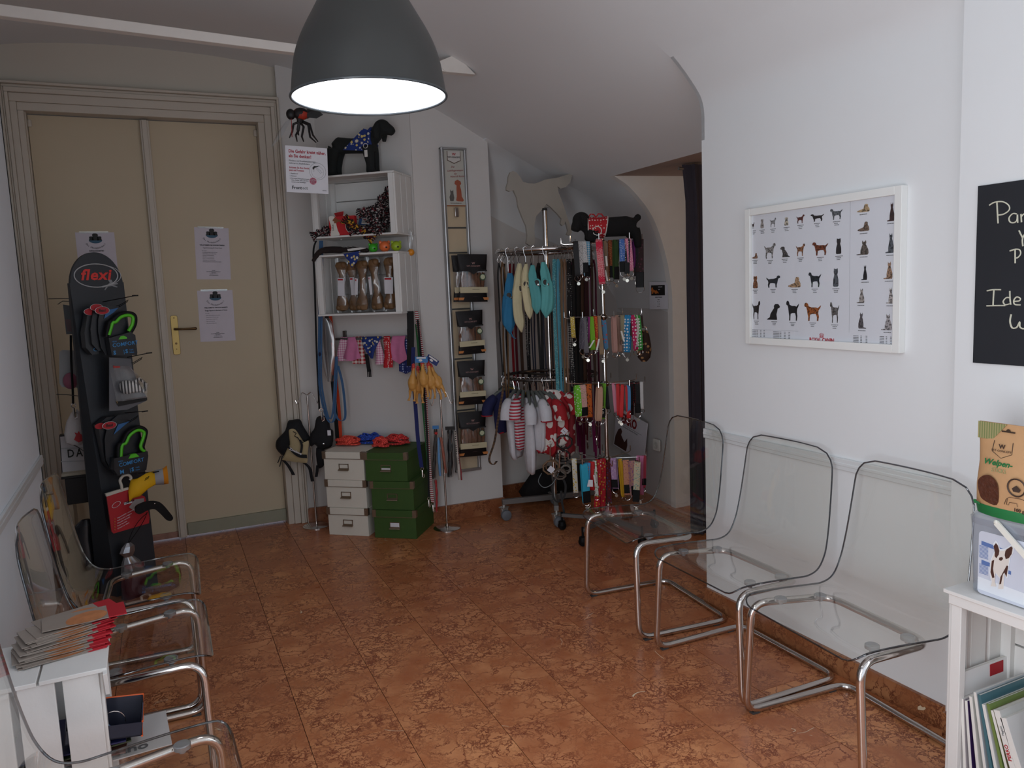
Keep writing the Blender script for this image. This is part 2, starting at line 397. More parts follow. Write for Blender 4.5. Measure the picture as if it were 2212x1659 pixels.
# vault profile (height over x), measured on three cross walls
VP = [(-0.9, 2.90), (-0.6, 2.965), (-0.23, 3.006), (0.13, 3.015), (0.52, 3.002), (0.82, 2.972), (1.03, 2.932), (1.4, 2.81), (1.8, 2.63), (2.16, 2.43),
      (2.42, 2.300), (2.7, 2.166), (2.82, 2.095), (2.95, 1.965), (3.02, 1.845), (3.085, 1.66), (3.12, 1.47), (3.125, 1.30)]
def vz(x):
    for (a, za), (b, zb) in zip(VP, VP[1:]):
        if a <= x <= b: return za + (zb - za) * (x - a) / (b - a)
    return VP[-1][1] if x > 3 else VP[0][1]
VS = [tuple(p) for p in spline([(a, b) for a, b in VP], 5)]
def splay(x, y): return x + (max(0, x - 2.6) / 0.52) * max(0, y - 4.17) * 0.16
mb = MB()
def sweep(prof, ys, th=0.10):
    n = len(prof); vs = []
    for y in ys:
        vs += [(splay(a, y), y, b) for a, b in prof]
    fs = [(i * n + k, i * n + k + 1, (i + 1) * n + k + 1, (i + 1) * n + k) for i in range(len(ys) - 1) for k in range(n - 1)]
    mb.add(vs, fs)
near = [p for p in VS if p[0] <= 2.08] + [tuple(p) for p in spline([(2.12, 2.445), (2.17, 2.398), (2.225, 2.338), (2.262, 2.288), (2.279, 2.23), (2.28, 2.14), (2.28, 2.08)], 5)]
mid = [p for p in VS if p[0] <= 2.69] + [(2.70, 2.166)]
sweep(near, [-1.22, 1.0, 2.0, 2.78, 2.813]); sweep(mid, [2.813, 2.85, 3.6, 4.17]); VL = [p for p in VS if p[0] <= 2.12]; VR = [VL[-1]] + [p for p in VS if p[0] > 2.12]
sweep(VL, [4.17, 4.4, 4.7, 5.06, 5.36]); sweep(VR, [4.17, 4.4, 4.6, 4.70])
RF = 0.34; nR = len(VR); vs = []; rows = 9
for i in range(rows):
    a_ = pi / 2 * i / (rows - 1); y = 4.70 + RF * sin(a_); drop = RF * (1 - cos(a_))
    for j, (px_, pz_) in enumerate(VR):
        q0 = Vector(VR[max(0, j - 1)]); q1 = Vector(VR[min(nR - 1, j + 1)]); tg = (q1 - q0).normalized(); nz__ = tg.x; nx__ = tg.y   # inward normal (tg.y, -tg.x)
        wz = max(0, nz__); vs.append((splay(px_, y) + nx__ * drop * wz, y, pz_ - drop * wz))
mb.add(vs, [(i * nR + k, i * nR + k + 1, (i + 1) * nR + k + 1, (i + 1) * nR + k) for i in range(rows - 1) for k in range(nR - 1)])
ceiling = struct(mb.build('ceiling', CEIL, ang=60))

def wall(name, x0, y0, x1, y1, z0=0.0, zt=None, t=0.1, n=14, m=WALL, holes=None):
    """vertical wall from (x0,y0) to (x1,y1), room on its left side, top following the vault"""
    d = Vector((x1 - x0, y1 - y0)); L = d.length; d.normalize(); nn = Vector((d.y, -d.x)) * t
    vs = []; fs = []
    for i in range(n + 1):
        q = Vector((x0, y0)) + d * (L * i / n); top = zt if zt is not None else vz(min(3.12, q.x)) + 0.02
        vs += [(q.x, q.y, z0), (q.x, q.y, top), (q.x + nn.x, q.y + nn.y, z0), (q.x + nn.x, q.y + nn.y, top)]
    for i in range(n):
        a = i * 4; b = a + 4
        fs += [(a, a + 1, b + 1, b), (a + 2, b + 2, b + 3, a + 3), (a + 1, a + 3, b + 3, b + 1), (a, b, b + 2, a + 2)]
    fs += [(0, 2, 3, 1), (n * 4, n * 4 + 1, n * 4 + 3, n * 4 + 2)]
    k = MB(); k.add(vs, fs); return struct(k.build(name, m, smooth=False))
# back wall with the double door opening
wb = bpy.data.objects.new('wall_back', None); C.objects.link(wb); struct(wb)
k = MB()
def wallpiece(k, xa, xb, z0, y0=5.30, y1=5.42, n=8):
    for i in range(n):
        a = xa + (xb - xa) * i / n; b = xa + (xb - xa) * (i + 1) / n
        k.hexa([(a, y0, z0), (b, y0, z0), (b, y1, z0), (a, y1, z0)], [(a, y0, vz(a) + .02), (b, y0, vz(b) + .02), (b, y1, vz(b) + .02), (a, y1, vz(a) + .02)])
wallpiece(k, -0.70, -0.50, 0.0, n=2); wallpiece(k, -0.50, 0.79, 2.63); wallpiece(k, 0.79, 1.3, 0.0, n=3)
k.build('wall_surface', mat('back_wall_plaster', (204, 196, 182), 0.88, var=0.04, scale=2, bump=0.12, bscale=22), wb, smooth=False)
# short stretch, diagonal corner and pier
wall('wall_back_corner', 1.13, 5.215, 0.90, 5.24)
wd = wall('wall_diagonal', 1.616, 4.78, 1.12, 5.215)
k = MB(); pts = []
for i in range(9):
    x = 1.614 + (2.12 - 1.614) * i / 8; pts.append(x)
for a, b in zip(pts, pts[1:]):
    ya = 4.775 - 0.06 * (a - 1.614); yb = 4.775 - 0.06 * (b - 1.614)
    k.hexa([(a, ya, 0), (b, yb, 0), (b, 5.1, 0), (a, 5.1, 0)], [(a, ya, vz(a) + .02), (b, yb, vz(b) + .02), (b, 5.1, vz(b) + .02), (a, 5.1, vz(a) + .02)])
struct(k.build('wall_pier', WALL, smooth=False))
wall('wall_alcove_back', 3.45, 5.04, 2.05, 5.04, zt=2.75)
# side wall of the alcove, vertical under the vault spring, and the splayed jamb of the doorway
k = MB()
k.hexa([(3.125, 4.17, 0), (3.35, 4.17, 0), (3.45, 5.2, 0), (3.125 + .165, 5.2, 0)], [(3.125, 4.17, 1.33), (3.35, 4.17, 1.33), (3.45, 5.2, 1.33), (3.125 + .165, 5.2, 1.33)])
struct(k.build('wall_alcove_side', WALL, smooth=False))
k = MB()
jp = [(x, z) for x, z in VS if x >= 2.69]
out = [(x, z) for x, z in jp] + [(3.125, 0.0), (3.9, 0.0), (3.9, 2.19), (2.70, 2.168)]
k.poly([(x, z) for x, z in reversed(out)], 0.05, y=4.168)
struct(k.build('wall_doorway_jamb', mat('jamb_plaster', (226, 222, 216), 0.85, bump=0.15, bscale=25), smooth=False))
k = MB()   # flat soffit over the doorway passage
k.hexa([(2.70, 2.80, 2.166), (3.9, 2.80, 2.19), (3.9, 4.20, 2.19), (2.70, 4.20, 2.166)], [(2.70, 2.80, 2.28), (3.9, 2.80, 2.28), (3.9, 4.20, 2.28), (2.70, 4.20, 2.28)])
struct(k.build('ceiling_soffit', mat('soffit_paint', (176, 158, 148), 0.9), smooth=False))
# right wall pier, front panel
k = MB(); k.span((2.28, 1.58, 0), (2.80, 2.813, 2.11)); k.span((2.25, 0.64, 0), (2.80, 1.587, 2.42)); k.span((2.25, -0.74, 0), (2.80, -0.40, 2.42)); k.span((2.25, -0.4, 0), (2.80, 0.64, 0.48)); k.span((2.31, -0.4, 0.48), (2.80, 0.64, 2.42))
fp = [(x, z) for x, z in near if z <= 2.46]; k.poly([(2.8, 2.08), (2.8, 2.46)] + fp, 0.02, y=2.793)
struct(k.build('wall_right', CEIL, smooth=False))
# walls of the back room beyond the doorway
k = MB(); k.span((3.85, 2.0, 0), (3.95, 4.3, 2.3)); k.span((2.8, 1.9, 0), (3.95, 2.0, 2.3)); k.span((2.8, 1.9, 2.28), (3.95, 2.95, 2.34))
struct(k.build('wall_back_room', mat('back_room_paint', (214, 196, 176), 0.9), smooth=False))
# left wall
k = MB(); k.span((-0.72, -0.74, 0), (-0.483, -0.28, 2.985)); k.span((-0.72, 1.08, 0), (-0.483, 4.21, 2.985)); k.span((-0.72, 4.20, 0), (-0.60, 5.42, 2.97)); k.span((-0.72, -0.28, 0), (-0.483, 1.08, 0.14)); k.span((-0.72, -0.28, 2.40), (-0.483, 1.08, 2.985)); k.span((-0.74, -0.28, 0.14), (-0.71, 1.08, 2.4))
struct(k.build('wall_left', mat('left_wall_paint', (228, 234, 240), 0.8, var=0.02, scale=2, bump=0.12, bscale=20), smooth=False))
# street wall behind the viewer, with the shop window
k = MB(); k.span((-0.72, -0.74, 0), (0.08, -0.62, 3.01)); k.span((2.22, -0.74, 0), (2.80, -0.62, 2.66)); k.span((0.08, -0.74, 0), (2.22, -0.62, 0.24)); k.span((0.08, -0.74, 2.60), (2.22, -0.62, 3.01))
struct(k.build('wall_front', WALL, smooth=False))
wn = bpy.data.objects.new('window_1', None); C.objects.link(wn); struct(wn)
FR = mat('window_frame_paint', (70, 70, 72), 0.5)
k = MB()
for x in (0.10, 1.15, 2.20): k.box((x, -0.68, 1.42), (0.05, 0.06, 2.34))
for z in (0.27, 2.0, 2.57): k.box((1.15, -0.68, z), (2.12, 0.06, 0.05))
k.build('window_frame', FR, wn, smooth=False)
MB().box((1.15, -0.69, 1.42), (2.1, 0.006, 2.3)).build('window_pane', clear('window_glass', (0.96, 0.98, 0.97)), wn, smooth=False)

wn = bpy.data.objects.new('added_unseen_door', None); C.objects.link(wn); struct(wn)  # made-up door frame around the added light on the left
for a_, b_ in (((-0.52, -0.28, 0.14), (-0.49, -0.22, 2.4)), ((-0.52, 1.02, 0.14), (-0.49, 1.08, 2.4)), ((-0.52, -0.28, 0.14), (-0.49, 1.08, 0.2)), ((-0.52, -0.28, 2.34), (-0.49, 1.08, 2.4))):
    k = MB(); k.span(a_, b_); k.build('door_frame', FR, wn, smooth=False)
wn = bpy.data.objects.new('added_unseen_window', None); C.objects.link(wn); struct(wn)  # made-up window frame around the added light on the right
k = MB()
for y in (-0.38, 0.62): k.box((2.275, y, 1.45), (0.05, 0.04, 1.94))
for z in (0.50, 2.40): k.box((2.275, 0.12, z), (0.05, 1.04, 0.04))
k.build('window_frame', FR, wn, smooth=False)

# marble baseboards
def base(name, pts, h=0.135, t=0.018):
    k = MB()
    for (a, b) in zip(pts, pts[1:]):
        a = Vector(a); b = Vector(b); d = (b - a).normalized(); n_ = Vector((-d.y, d.x)) * t
        k.hexa([(a.x, a.y, 0), (b.x, b.y, 0), (b.x + n_.x, b.y + n_.y, 0), (a.x + n_.x, a.y + n_.y, 0)], [(a.x, a.y, h), (b.x, b.y, h), (b.x + n_.x, b.y + n_.y, h), (a.x + n_.x, a.y + n_.y, h)])
    return struct(k.build(name, MARBD, smooth=False))
base('baseboard_right', [(2.28, 1.587), (2.28, 2.813)], 0.082, 0.014)
base('baseboard_right_panel', [(2.25, -0.6), (2.25, 1.587)], 0.082, 0.014)
base('baseboard_back', [(2.125, 4.745), (1.614, 4.775), (1.12, 5.21), (0.90, 5.235)], 0.10, 0.02)
base('baseboard_alcove', [(3.27, 5.04), (2.1, 5.04)], 0.10)
base('baseboard_left', [(-0.60, 5.2), (-0.60, 4.21), (-0.483, 4.21), (-0.483, 1.1)], 0.082, 0.014)
# chair rails
RAIL = mat('rail_strip', (216, 218, 218), 0.35, var=0.02)
k = MB(); k.box((2.274, 2.20, 0.815), (0.012, 1.225, 0.043)); k.box((2.269, 2.20, 0.815), (0.006, 1.225, 0.012)); struct(k.build('trim_1', RAIL, bevel=0.002))
k = MB(); k.box((-0.477, 2.66, 0.800), (0.012, 3.1, 0.043)); k.box((-0.472, 2.66, 0.800), (0.006, 3.1, 0.012)); struct(k.build('trim_2', RAIL, bevel=0.002))
# tie beam (boxed cable duct) across the vault
k = MB(); k.hexa([(-0.60, 3.98, 2.725), (1.56, 3.98, 2.645), (1.56, 4.03, 2.645), (-0.60, 4.03, 2.725)], [(-0.60, 3.98, 2.775), (1.50, 3.98, 2.685), (1.50, 4.03, 2.685), (-0.60, 4.03, 2.775)])
k.hexa([(1.56, 3.98, 2.645), (1.73, 3.985, 2.645), (1.73, 4.03, 2.645), (1.56, 4.03, 2.645)], [(1.50, 3.98, 2.685), (1.62, 3.985, 2.74), (1.62, 4.03, 2.74), (1.50, 4.03, 2.685)])
struct(k.build('trim_3', mat('duct_plastic', (228, 222, 214), 0.55), bevel=0.003))

# ------------------------------------------------------------------ double door
CASE = mat('casing_paint', (198, 188, 174), 0.6, var=0.05, scale=5, bump=0.1, bscale=40)
DOOR = mat('door_paint', (196, 180, 152), 0.6, var=0.06, scale=2.5, bump=0.05, bscale=60)
door = bpy.data.objects.new('door_1', None); C.objects.link(door); struct(door)
STEP = ((0, .30, .045), (.30, .62, .055), (.62, .80, .072), (.80, .90, .065), (.90, 1, .088))
for sx, xi, W in ((-1, -0.49, 0.105), (1, 0.775, 0.13)):
    k = MB()
    for f0, f1, d in STEP: k.span((xi + sx * W * f0, 5.305 - d, 0), (xi + sx * W * f1, 5.305, 2.61 + 0.15 * f0))
    k.build('casing_side', CASE, door, bevel=0.003)
k = MB()
for f0, f1, d in STEP: k.span((-0.49 - 0.105 * f1, 5.305 - d - 0.0004, 2.61 + 0.15 * f0), (0.775 + 0.13 * f1, 5.305, 2.61 + 0.15 * f1))
k.build('casing_head', CASE, door, bevel=0.003)
k = MB(); k.span((-0.50, 5.30, 0), (-0.485, 5.42, 2.63)); k.span((0.775, 5.30, 0), (0.79, 5.42, 2.63)); k.span((-0.5, 5.30, 2.61), (0.79, 5.42, 2.63)); k.build('door_lining', CASE, door, smooth=False)
k = MB(); k.span((-0.483, 5.345, 0.012), (0.104, 5.385, 2.605)); dl = k.build('door_leaf', DOOR, door, bevel=0.002)
k = MB(); k.span((0.108, 5.345, 0.012), (0.773, 5.385, 2.605)); dr = k.build('door_leaf', DOOR, door, bevel=0.002)
k = MB(); k.span((0.098, 5.315, 0.012), (0.148, 5.346, 2.60)); k.span((0.108, 5.305, 0.012), (0.138, 5.316, 2.60)); k.build('astragal', CASE, door, bevel=0.003)
k = MB(); k.span((0.155, 5.325, 0.015), (0.773, 5.346, 0.095)); k.build('kick_board', mat('kick_board_paint', (150, 148, 128), 0.7, var=0.1), door, bevel=0.002)
k = MB(); k.span((-0.48, 5.338, 0.012), (0.098, 5.346, 0.05)); k.build('worn_bottom_edge', mat('worn_paint', (160, 120, 104), 0.8, var=0.35, scale=40), door, smooth=False)
for x, z in ((-0.475, 2.555), (0.765, 2.555)):
    k = MB(); k.lathe([(0.009, -0.02), (0.012, -0.015), (0.012, 0.015), (0.009, 0.02)], 10, (x, 5.335, z)); k.build('hinge', CASE, door)
BRASS = mat('brass', (150, 126, 76), 0.35, 0.8)
DBRASS = mat('aged_brass', (92, 70, 44), 0.35, 0.8)
hp = thing('door_handle', None, None) if False else bpy.data.objects.new('door_handle', None); C.objects.link(hp) if hp.name not in C.objects else None
hp.parent = door; hp.location = (0.188, 5.343, 1.305)
k = MB(); k.poly(rrect(-0.021, -0.125, 0.021, 0.12, 0.012), 0.006, y=-0.006); k.build('back_plate', BRASS, hp, bevel=0.0015)
k = MB(); k.tube([(0, -0.006, 0.035), (0, -0.045, 0.035), (0.012, -0.052, 0.035), (0.05, -0.052, 0.034), (0.115, -0.052, 0.033)], [0.008, 0.007, 0.007, 0.0065, 0.0085], 10); k.ell((0.118, -0.052, 0.033), 0.009); k.build('lever', DBRASS, hp)
k = MB(); k.lathe([(0.007, -0.0005), (0.007, 0.002)], 14, (0, -0.007, -0.055), axis='Y'); k.ell((0, -0.008, -0.09), 0.003); k.ell((0, -0.008, 0.105), 0.003); k.build('keyhole', DBRASS, hp)

# curtain gathered at the doorway
k = MB()
cp = onZ(1512, 1155, 0.0); cx0, cy0 = cp.x, cp.y + 0.02
rings = []
nz_ = 22
for i in range(nz_ + 1):
    z = 0.01 + 2.145 * i / nz_; w_ = 0.075 + (0.05 * max(0, (z - 1.95) / 0.2)); t_ = 0.045
    ring = []
    for j in range(28):
        a = 2 * pi * j / 28; f = 1 + 0.22 * sin(a * 6 + z * 0.5) + 0.03 * sin(z * 3 + j)
        ring.append((cx0 + 0.01 + w_ * 0.5 * cos(a) * f * 1.15, cy0 + t_ * sin(a) * f, z))
    rings.append(ring)
k.loft(rings)
cu = k.build('curtain', mat('aubergine_cloth', (54, 48, 56), 0.9, bump=0.2, bscale=150)); tag(cu, 'dark aubergine curtain gathered at the edge of the doorway by the right wall', 'curtain')
cr = MB(); cr.tube([(cx0 - 0.10, cy0, 2.135), (3.80, cy0, 2.135)], 0.009); cr.build('curtain_rod', mat('steel_rod', (150, 150, 150), 0.3, 0.9), None)
tag(bpy.data.objects['curtain_rod'], 'thin steel rod carrying the dark curtain in the doorway', 'curtain rod')

# socket plate on alcove wall
so = thing('socket', 'round white wall socket low beside the alcove corner', 'socket', (3.123, 4.36, 0.40), radians(-90))
k = MB(); k.poly(rrect(-0.04, -0.04, 0.04, 0.04, 0.01), 0.008, y=-0.010); k.build('plate', mat('socket_plastic', (226, 224, 216), 0.4), so, bevel=0.002)
k = MB(); k.lathe([(0.024, 0.0), (0.024, 0.002), (0.018, 0.0025), (0.016, 0.0008)], 16, (0, -0.010, 0), axis='Y'); k.build('socket_insert', mat('socket_plastic_insert', (200, 198, 190), 0.4), so)

# ------------------------------------------------------------------ pendant lamp
LX, LY = 0.560, 1.955
lamp = thing('pendant_lamp', 'large dark green-grey metal pendant lamp with glowing white opening', 'lamp', (LX, LY, 1.985))
k = MB()
prof = spline([(0.190, 0.0), (0.187, 0.02), (0.183, 0.05), (0.177, 0.085), (0.166, 0.12), (0.15, 0.155), (0.129, 0.192), (0.112, 0.222)], 4)
prof = [tuple(p) for p in prof] + [(0.110, 0.226), (0.110, 0.30), (0.104, 0.306), (0.02, 0.31)]
k.lathe(prof, 64, caps=False)
k.build('lamp_shade', mat('lamp_enamel', (40, 40, 38), 0.42, var=0.04, scale=30), lamp)
k = MB(); inn = [(r - 0.003, z + 0.0015) for r, z in prof[:-1]] + [(0.001, 0.304)]; k.lathe(list(reversed(inn)), 64, caps=False)
k.build('shade_lining', mat('lining_white', (245, 245, 245), 0.5), lamp)
k = MB(); k.torus((0, 0, 0.0), 0.1895, 0.0035, 64, 8, 'Z'); k.build('shade_rim', mat('rim_enamel', (50, 54, 56), 0.35), lamp)
k = MB(); k.lathe([(0.001, 0.010), (0.1845, 0.010), (0.1845, 0.013), (0.001, 0.013)], 64, caps=False); k.build('glow_disc', emit('lamp_glow', (236, 244, 255), 4.5), lamp)  # glowing disc stands in for the bulb and the brightly lit lining
k = MB(); k.tube([(0, 0, 0.305), (0, 0, 0.35)], 0.025, 12); k.tube([(0, 0, 0.35), (0, 0, vz(LX) - 1.985 + 0.01)], 0.004, 8); k.build('cord', mat('cord_black', (25, 25, 25), 0.6), lamp)
# ------------------------------------------------------------------ clear plastic cantilever chairs
CLEAR = clear('clear_acrylic', (0.985, 0.985, 0.972), 1.15, 0.02)
EDGE = clear('dark_rim_tint', (0.36, 0.37, 0.40), 2.6, 0.05)  # dark tint imitates internal reflection at the acrylic rim
CHROME = mat('chrome', (205, 200, 196), 0.13, 1.0, var=0.02)
def make_chair(label, loc, rz, group):
    t = thing('cantilever_chair', label, 'chair', loc, rz, group)
    # shell, x forward (0 = front edge), back at -x
    pr = spline([(0.005, 0.418), (-0.012, 0.437), (-0.05, 0.446), (-0.16, 0.443), (-0.28, 0.434), (-0.34, 0.432), (-0.385, 0.450), (-0.415, 0.50), (-0.433, 0.57), (-0.448, 0.66), (-0.464, 0.78), (-0.474, 0.868)], 4)
    n = len(pr); S = [0.0]
    for i in range(1, n): S.append(S[-1] + (pr[i] - pr[i - 1]).length)
    L = S[-1]; nv = 18; top = []; bot = []
    for i in range(n):
        u = S[i] / L
        hw = 0.247 if u < 0.55 else 0.247 - 0.022 * (u - 0.55) / 0.45
        r0 = 0.045; r1 = 0.075
        if S[i] < r0: hw = hw - r0 + sqrt(max(0, r0 ** 2 - (r0 - S[i]) ** 2))
        if L - S[i] < r1: hw = hw - r1 + sqrt(max(0, r1 ** 2 - (r1 - (L - S[i])) ** 2))
        tg = (pr[min(i + 1, n - 1)] - pr[max(i - 1, 0)]).normalized(); nn = Vector((-tg.y, tg.x))   # points down/back side
        bow = 0.015 * min(1, max(0, (u - 0.05) / 0.1)) * (1 if u < 0.45 else 1 + 0.4 * (u - 0.45) / 0.55)
        rt = []; rb = []
        for j in range(nv + 1):
            v = -1 + 2 * j / nv; off = bow * (1 - v * v) 
            p = pr[i] - Vector((-nn.x, -nn.y)) * off * (1 if nn.y < 0 or nn.x < 0 else -1)
            q = p
            rt.append((p.x, v * hw, p.y)); e = 0.007 * (1 if nn.y < 0 or nn.x < 0 else -1)
            q = p + nn * e; rb.append((q.x, v * hw, q.y))
        top.append(rt); bot.append(rb)
    k = MB(); A = [p for r in top for p in r]; B = [p for r in bot for p in r]; m_ = nv + 1; NB = len(A)
    fs = [(i * m_ + j, (i + 1) * m_ + j, (i + 1) * m_ + j + 1, i * m_ + j + 1) for i in range(n - 1) for j in range(nv)]
    k.add(A + B, fs + [tuple(NB + q for q in reversed(f)) for f in fs])
    k.mi = [0] * len(k.f); rim = []
    bl = [i * m_ for i in range(n)] + [(n - 1) * m_ + j for j in range(1, m_)] + [i * m_ + nv for i in range(n - 2, -1, -1)] + [j for j in range(nv - 1, 0, -1)]
    for a, b in zip(bl, bl[1:] + bl[:1]): rim.append((a, b, NB + b, NB + a))
    k.f += rim; k.mi += [1] * len(rim)
    k.build('shell', [CLEAR, EDGE], t)
    k = MB(); k.tube([(Vector(A[q]) + Vector(B[q])) / 2 for q in bl], 0.0030, 8, True); k.build('dark_rim_line', EDGE, t)  # added tube draws the dark reflection line along the shell rim
    # tubular frame, one closed loop
    def rnd(P, r=0.06, m=5):
        out = []
        q = len(P)
        for i in range(q):
            a, b, c = Vector(P[i - 1]), Vector(P[i]), Vector(P[(i + 1) % q])
            d1 = (a - b); d2 = (c - b); rr = min(r, d1.length * .45, d2.length * .45)
            s_ = b + d1.normalized() * rr; e_ = b + d2.normalized() * rr
            for w_ in range(m + 1):
                u = w_ / m; out.append(s_ * (1 - u) ** 2 + b * 2 * u * (1 - u) + e_ * u * u)
        return out
    zt = 0.408
    loop = [(-0.468, 0.262, 0.0125), (-0.022, 0.262, 0.0125), (-0.028, 0.236, zt + 0.006), (-0.33, 0.205, zt - 0.014), (-0.33, -0.205, zt - 0.014), (-0.028, -0.236, zt + 0.006), (-0.022, -0.262, 0.0125), (-0.468, -0.262, 0.0125)]
    k = MB(); k.tube(rnd(loop, 0.062, 7), 0.0125, 12, True); k.build('frame', CHROME, t)
    for x in (-0.06, -0.40):
        for y in (-0.262, 0.262): k = MB(); k.box((x, y, 0.004), (0.03, 0.02, 0.008)); k.build('floor_glide', mat('glide_plastic', (60, 60, 60), 0.6), t)
    for x, y in ((-0.115, 0.195), (-0.115, -0.195), (-0.270, 0.18), (-0.270, -0.18)):
        zz = 0.4435 if x > -0.2 else 0.434
        k = MB(); k.lathe([(0.008, -0.020), (0.008, -0.010), (0.0205, -0.009), (0.0205, 0.001), (0.018, 0.003), (0.001, 0.003)], 24, (x, y, zz - 0.010 - (0.003 if x > -0.2 else 0.006))); k.build('seat_button', mat('button_plastic', (150, 150, 152), 0.25, 0.3), t)
    return t
GR = 'clear plastic chairs along the right wall'; GL = 'clear plastic chairs along the left wall'
ch = make_chair('clear plastic cantilever chair by the curtained doorway, farthest on the right wall', (1.790, 2.912, 0), radians(180) - 0.10, GR)
dup(ch, 'clear plastic cantilever chair in the middle of the three by the right wall', GR, (1.768, 2.278, 0), radians(180) - 0.02)
dup(ch, 'clear plastic cantilever chair nearest the white crate with the magazines', GR, (1.735, 1.730, 0), radians(180) - 0.07)
dup(ch, 'clear plastic cantilever chair beside the black leash display stand', GL, (0.118, 3.27, 0), -0.045)
dup(ch, 'clear plastic cantilever chair behind the brochure crate, second of the left row', GL, (0.112, 2.70, 0), -0.024)
dup(ch, 'clear plastic cantilever chair in the bottom left corner, nearest of the left row', GL, (0.118, 1.79, 0), 0.02)
# ------------------------------------------------------------------ storage boxes in the corner
STEEL = mat('box_steel', (150, 132, 112), 0.4, 0.8)
def make_box(label, c, cname, loc, rz, group, card=False, holder=None):
    t = thing('storage_box', label, 'box', loc, rz, group)
    m = mat(cname, c, 0.7, var=0.04, scale=20, bump=0.1, bscale=300)
    k = MB(); k.span((-0.137, 0.003, 0), (0.137, 0.347, 0.168)); k.build('body', m, t, bevel=0.002)
    k = MB(); k.span((-0.142, -0.003, 0.135), (0.142, 0.353, 0.179)); k.build('lid', m, t, bevel=0.002)
    k = MB(); k.span((-0.142, -0.0045, 0.134), (0.142, -0.002, 0.137)); k.build('lid_edge', STEEL, t, smooth=False)
    for sx in (-1, 1):
        for y, sy in ((-0.003, -1), (0.353, 1)):
            k = MB(); k.box((sx * 0.131, y + sy * 0.0008, 0.158), (0.024, 0.002, 0.043)); k.box((sx * 0.1428, y - sy * 0.011, 0.158), (0.002, 0.024, 0.043)); k.box((sx * 0.131, y - sy * 0.011, 0.1795), (0.024, 0.024, 0.002))
            k.ell((sx * 0.127, y + sy * 0.0016, 0.17), 0.003, 8, 6); k.build('corner_protector', STEEL, t, smooth=False)
    hm = STEEL
    k = MB()
    for (a, b) in (((-0.033, 0.071), (-0.029, 0.103)), ((0.029, 0.071), (0.033, 0.103)), ((-0.033, 0.099), (0.033, 0.103)), ((-0.033, 0.071), (0.033, 0.074))):
        k.span((a[0], -0.0015, a[1]), (b[0], 0.004, b[1]))
    k.hexa([(-0.036, -0.014, 0.062), (0.036, -0.014, 0.062), (0.034, 0.004, 0.064), (-0.034, 0.004, 0.064)], [(-0.034, -0.012, 0.066), (0.034, -0.012, 0.066), (0.033, 0.004, 0.076), (-0.033, 0.004, 0.076)])
    k.build('label_holder', hm, t, smooth=False)
    if card:
        k = MB(); k.span((-0.029, -0.0005, 0.074), (0.029, 0.004, 0.099 if card > 1 else 0.083)); k.build('label_card', mat('label_card', (222, 222, 226), 0.6), t, smooth=False)
    return t
WB, GB = (222, 216, 202), (54, 84, 30)
bw = radians(-40.4); bg = radians(-38.2)
wl = [('bottom white storage box standing on the floor in the corner', 0.000, 0.0, 0), ('middle white storage box of the corner stack', 0.0, 0.3, 0), ('top white storage box of the corner stack', -0.004, -0.4, 0)]
for i, (lb, dx, da, cd) in enumerate(wl):
    make_box(lb, WB, 'box_white', (1.066 + dx, 4.7955 + dx * .8, 0.18 * i), bw + radians(da), 'white storage boxes stacked in the corner', cd)
gl = [('bottom green storage box with a white card in its holder', 0, 0, 2), ('middle green storage box of the stack', -0.004, 0.5, 0), ('top green storage box under the ropes', -0.035, -1.0, 1)]
for i, (lb, dx, da, cd) in enumerate(gl):
    make_box(lb, GB, 'box_green', (1.305 + dx * .79, 4.575 - dx * .4 + i * 0.006, 0.18 * i), bg + radians(da), 'green storage boxes stacked in the corner', cd)

# rope coils lying on the boxes
def rope_pile(label, c, cname, loc, R_, seed, n=16, hz=0.05):
    rr = random.Random(seed); k = MB(); P = []
    for i in range(n * 6):
        a = i * 1.07 + rr.uniform(-.3, .3); r = R_ * (0.35 + 0.65 * abs(sin(i * 0.37 + seed)))
        P.append((r * cos(a), 0.55 * r * sin(a), 0.008 + hz * (0.5 + 0.5 * sin(i * 0.71 + seed)) * (1 - 0.6 * r / R_)))
    k.tube(spline(P, 3), 0.0058, 6)
    o = k.build('rope_leash', pattern(cname, 'rope', c, tuple(min(255, int(x * 1.6) + 20) for x in c), 160, rough=.9)); o.location = loc; o.rotation_euler = (0, 0, bw)
    return tag(o, label, 'rope', 'rope leashes heaped on the storage boxes')
def boxtop(px, py): return onZ(px, py, 0.5405)
for lb, px, py, r, c, cn, sd in (('red rope leash heaped at the left end on the white box', 752, 962, 0.085, (190, 50, 38), 'rope_red', 1),
                                ('blue rope leash heaped between two red ones', 800, 957, 0.095, (28, 52, 128), 'rope_blue', 2),
                                ('red rope leash heaped right of the blue one', 822, 966, 0.055, (196, 48, 40), 'rope_red2', 3),
                                ('dark red rope leash heaped on the green box nearest the navy strap', 858, 960, 0.085, (158, 36, 34), 'rope_dark_red', 4)):
    p = boxtop(px, py); rope_pile(lb, c, cn, (p.x, p.y, 0.5415), r, sd, hz=0.075)

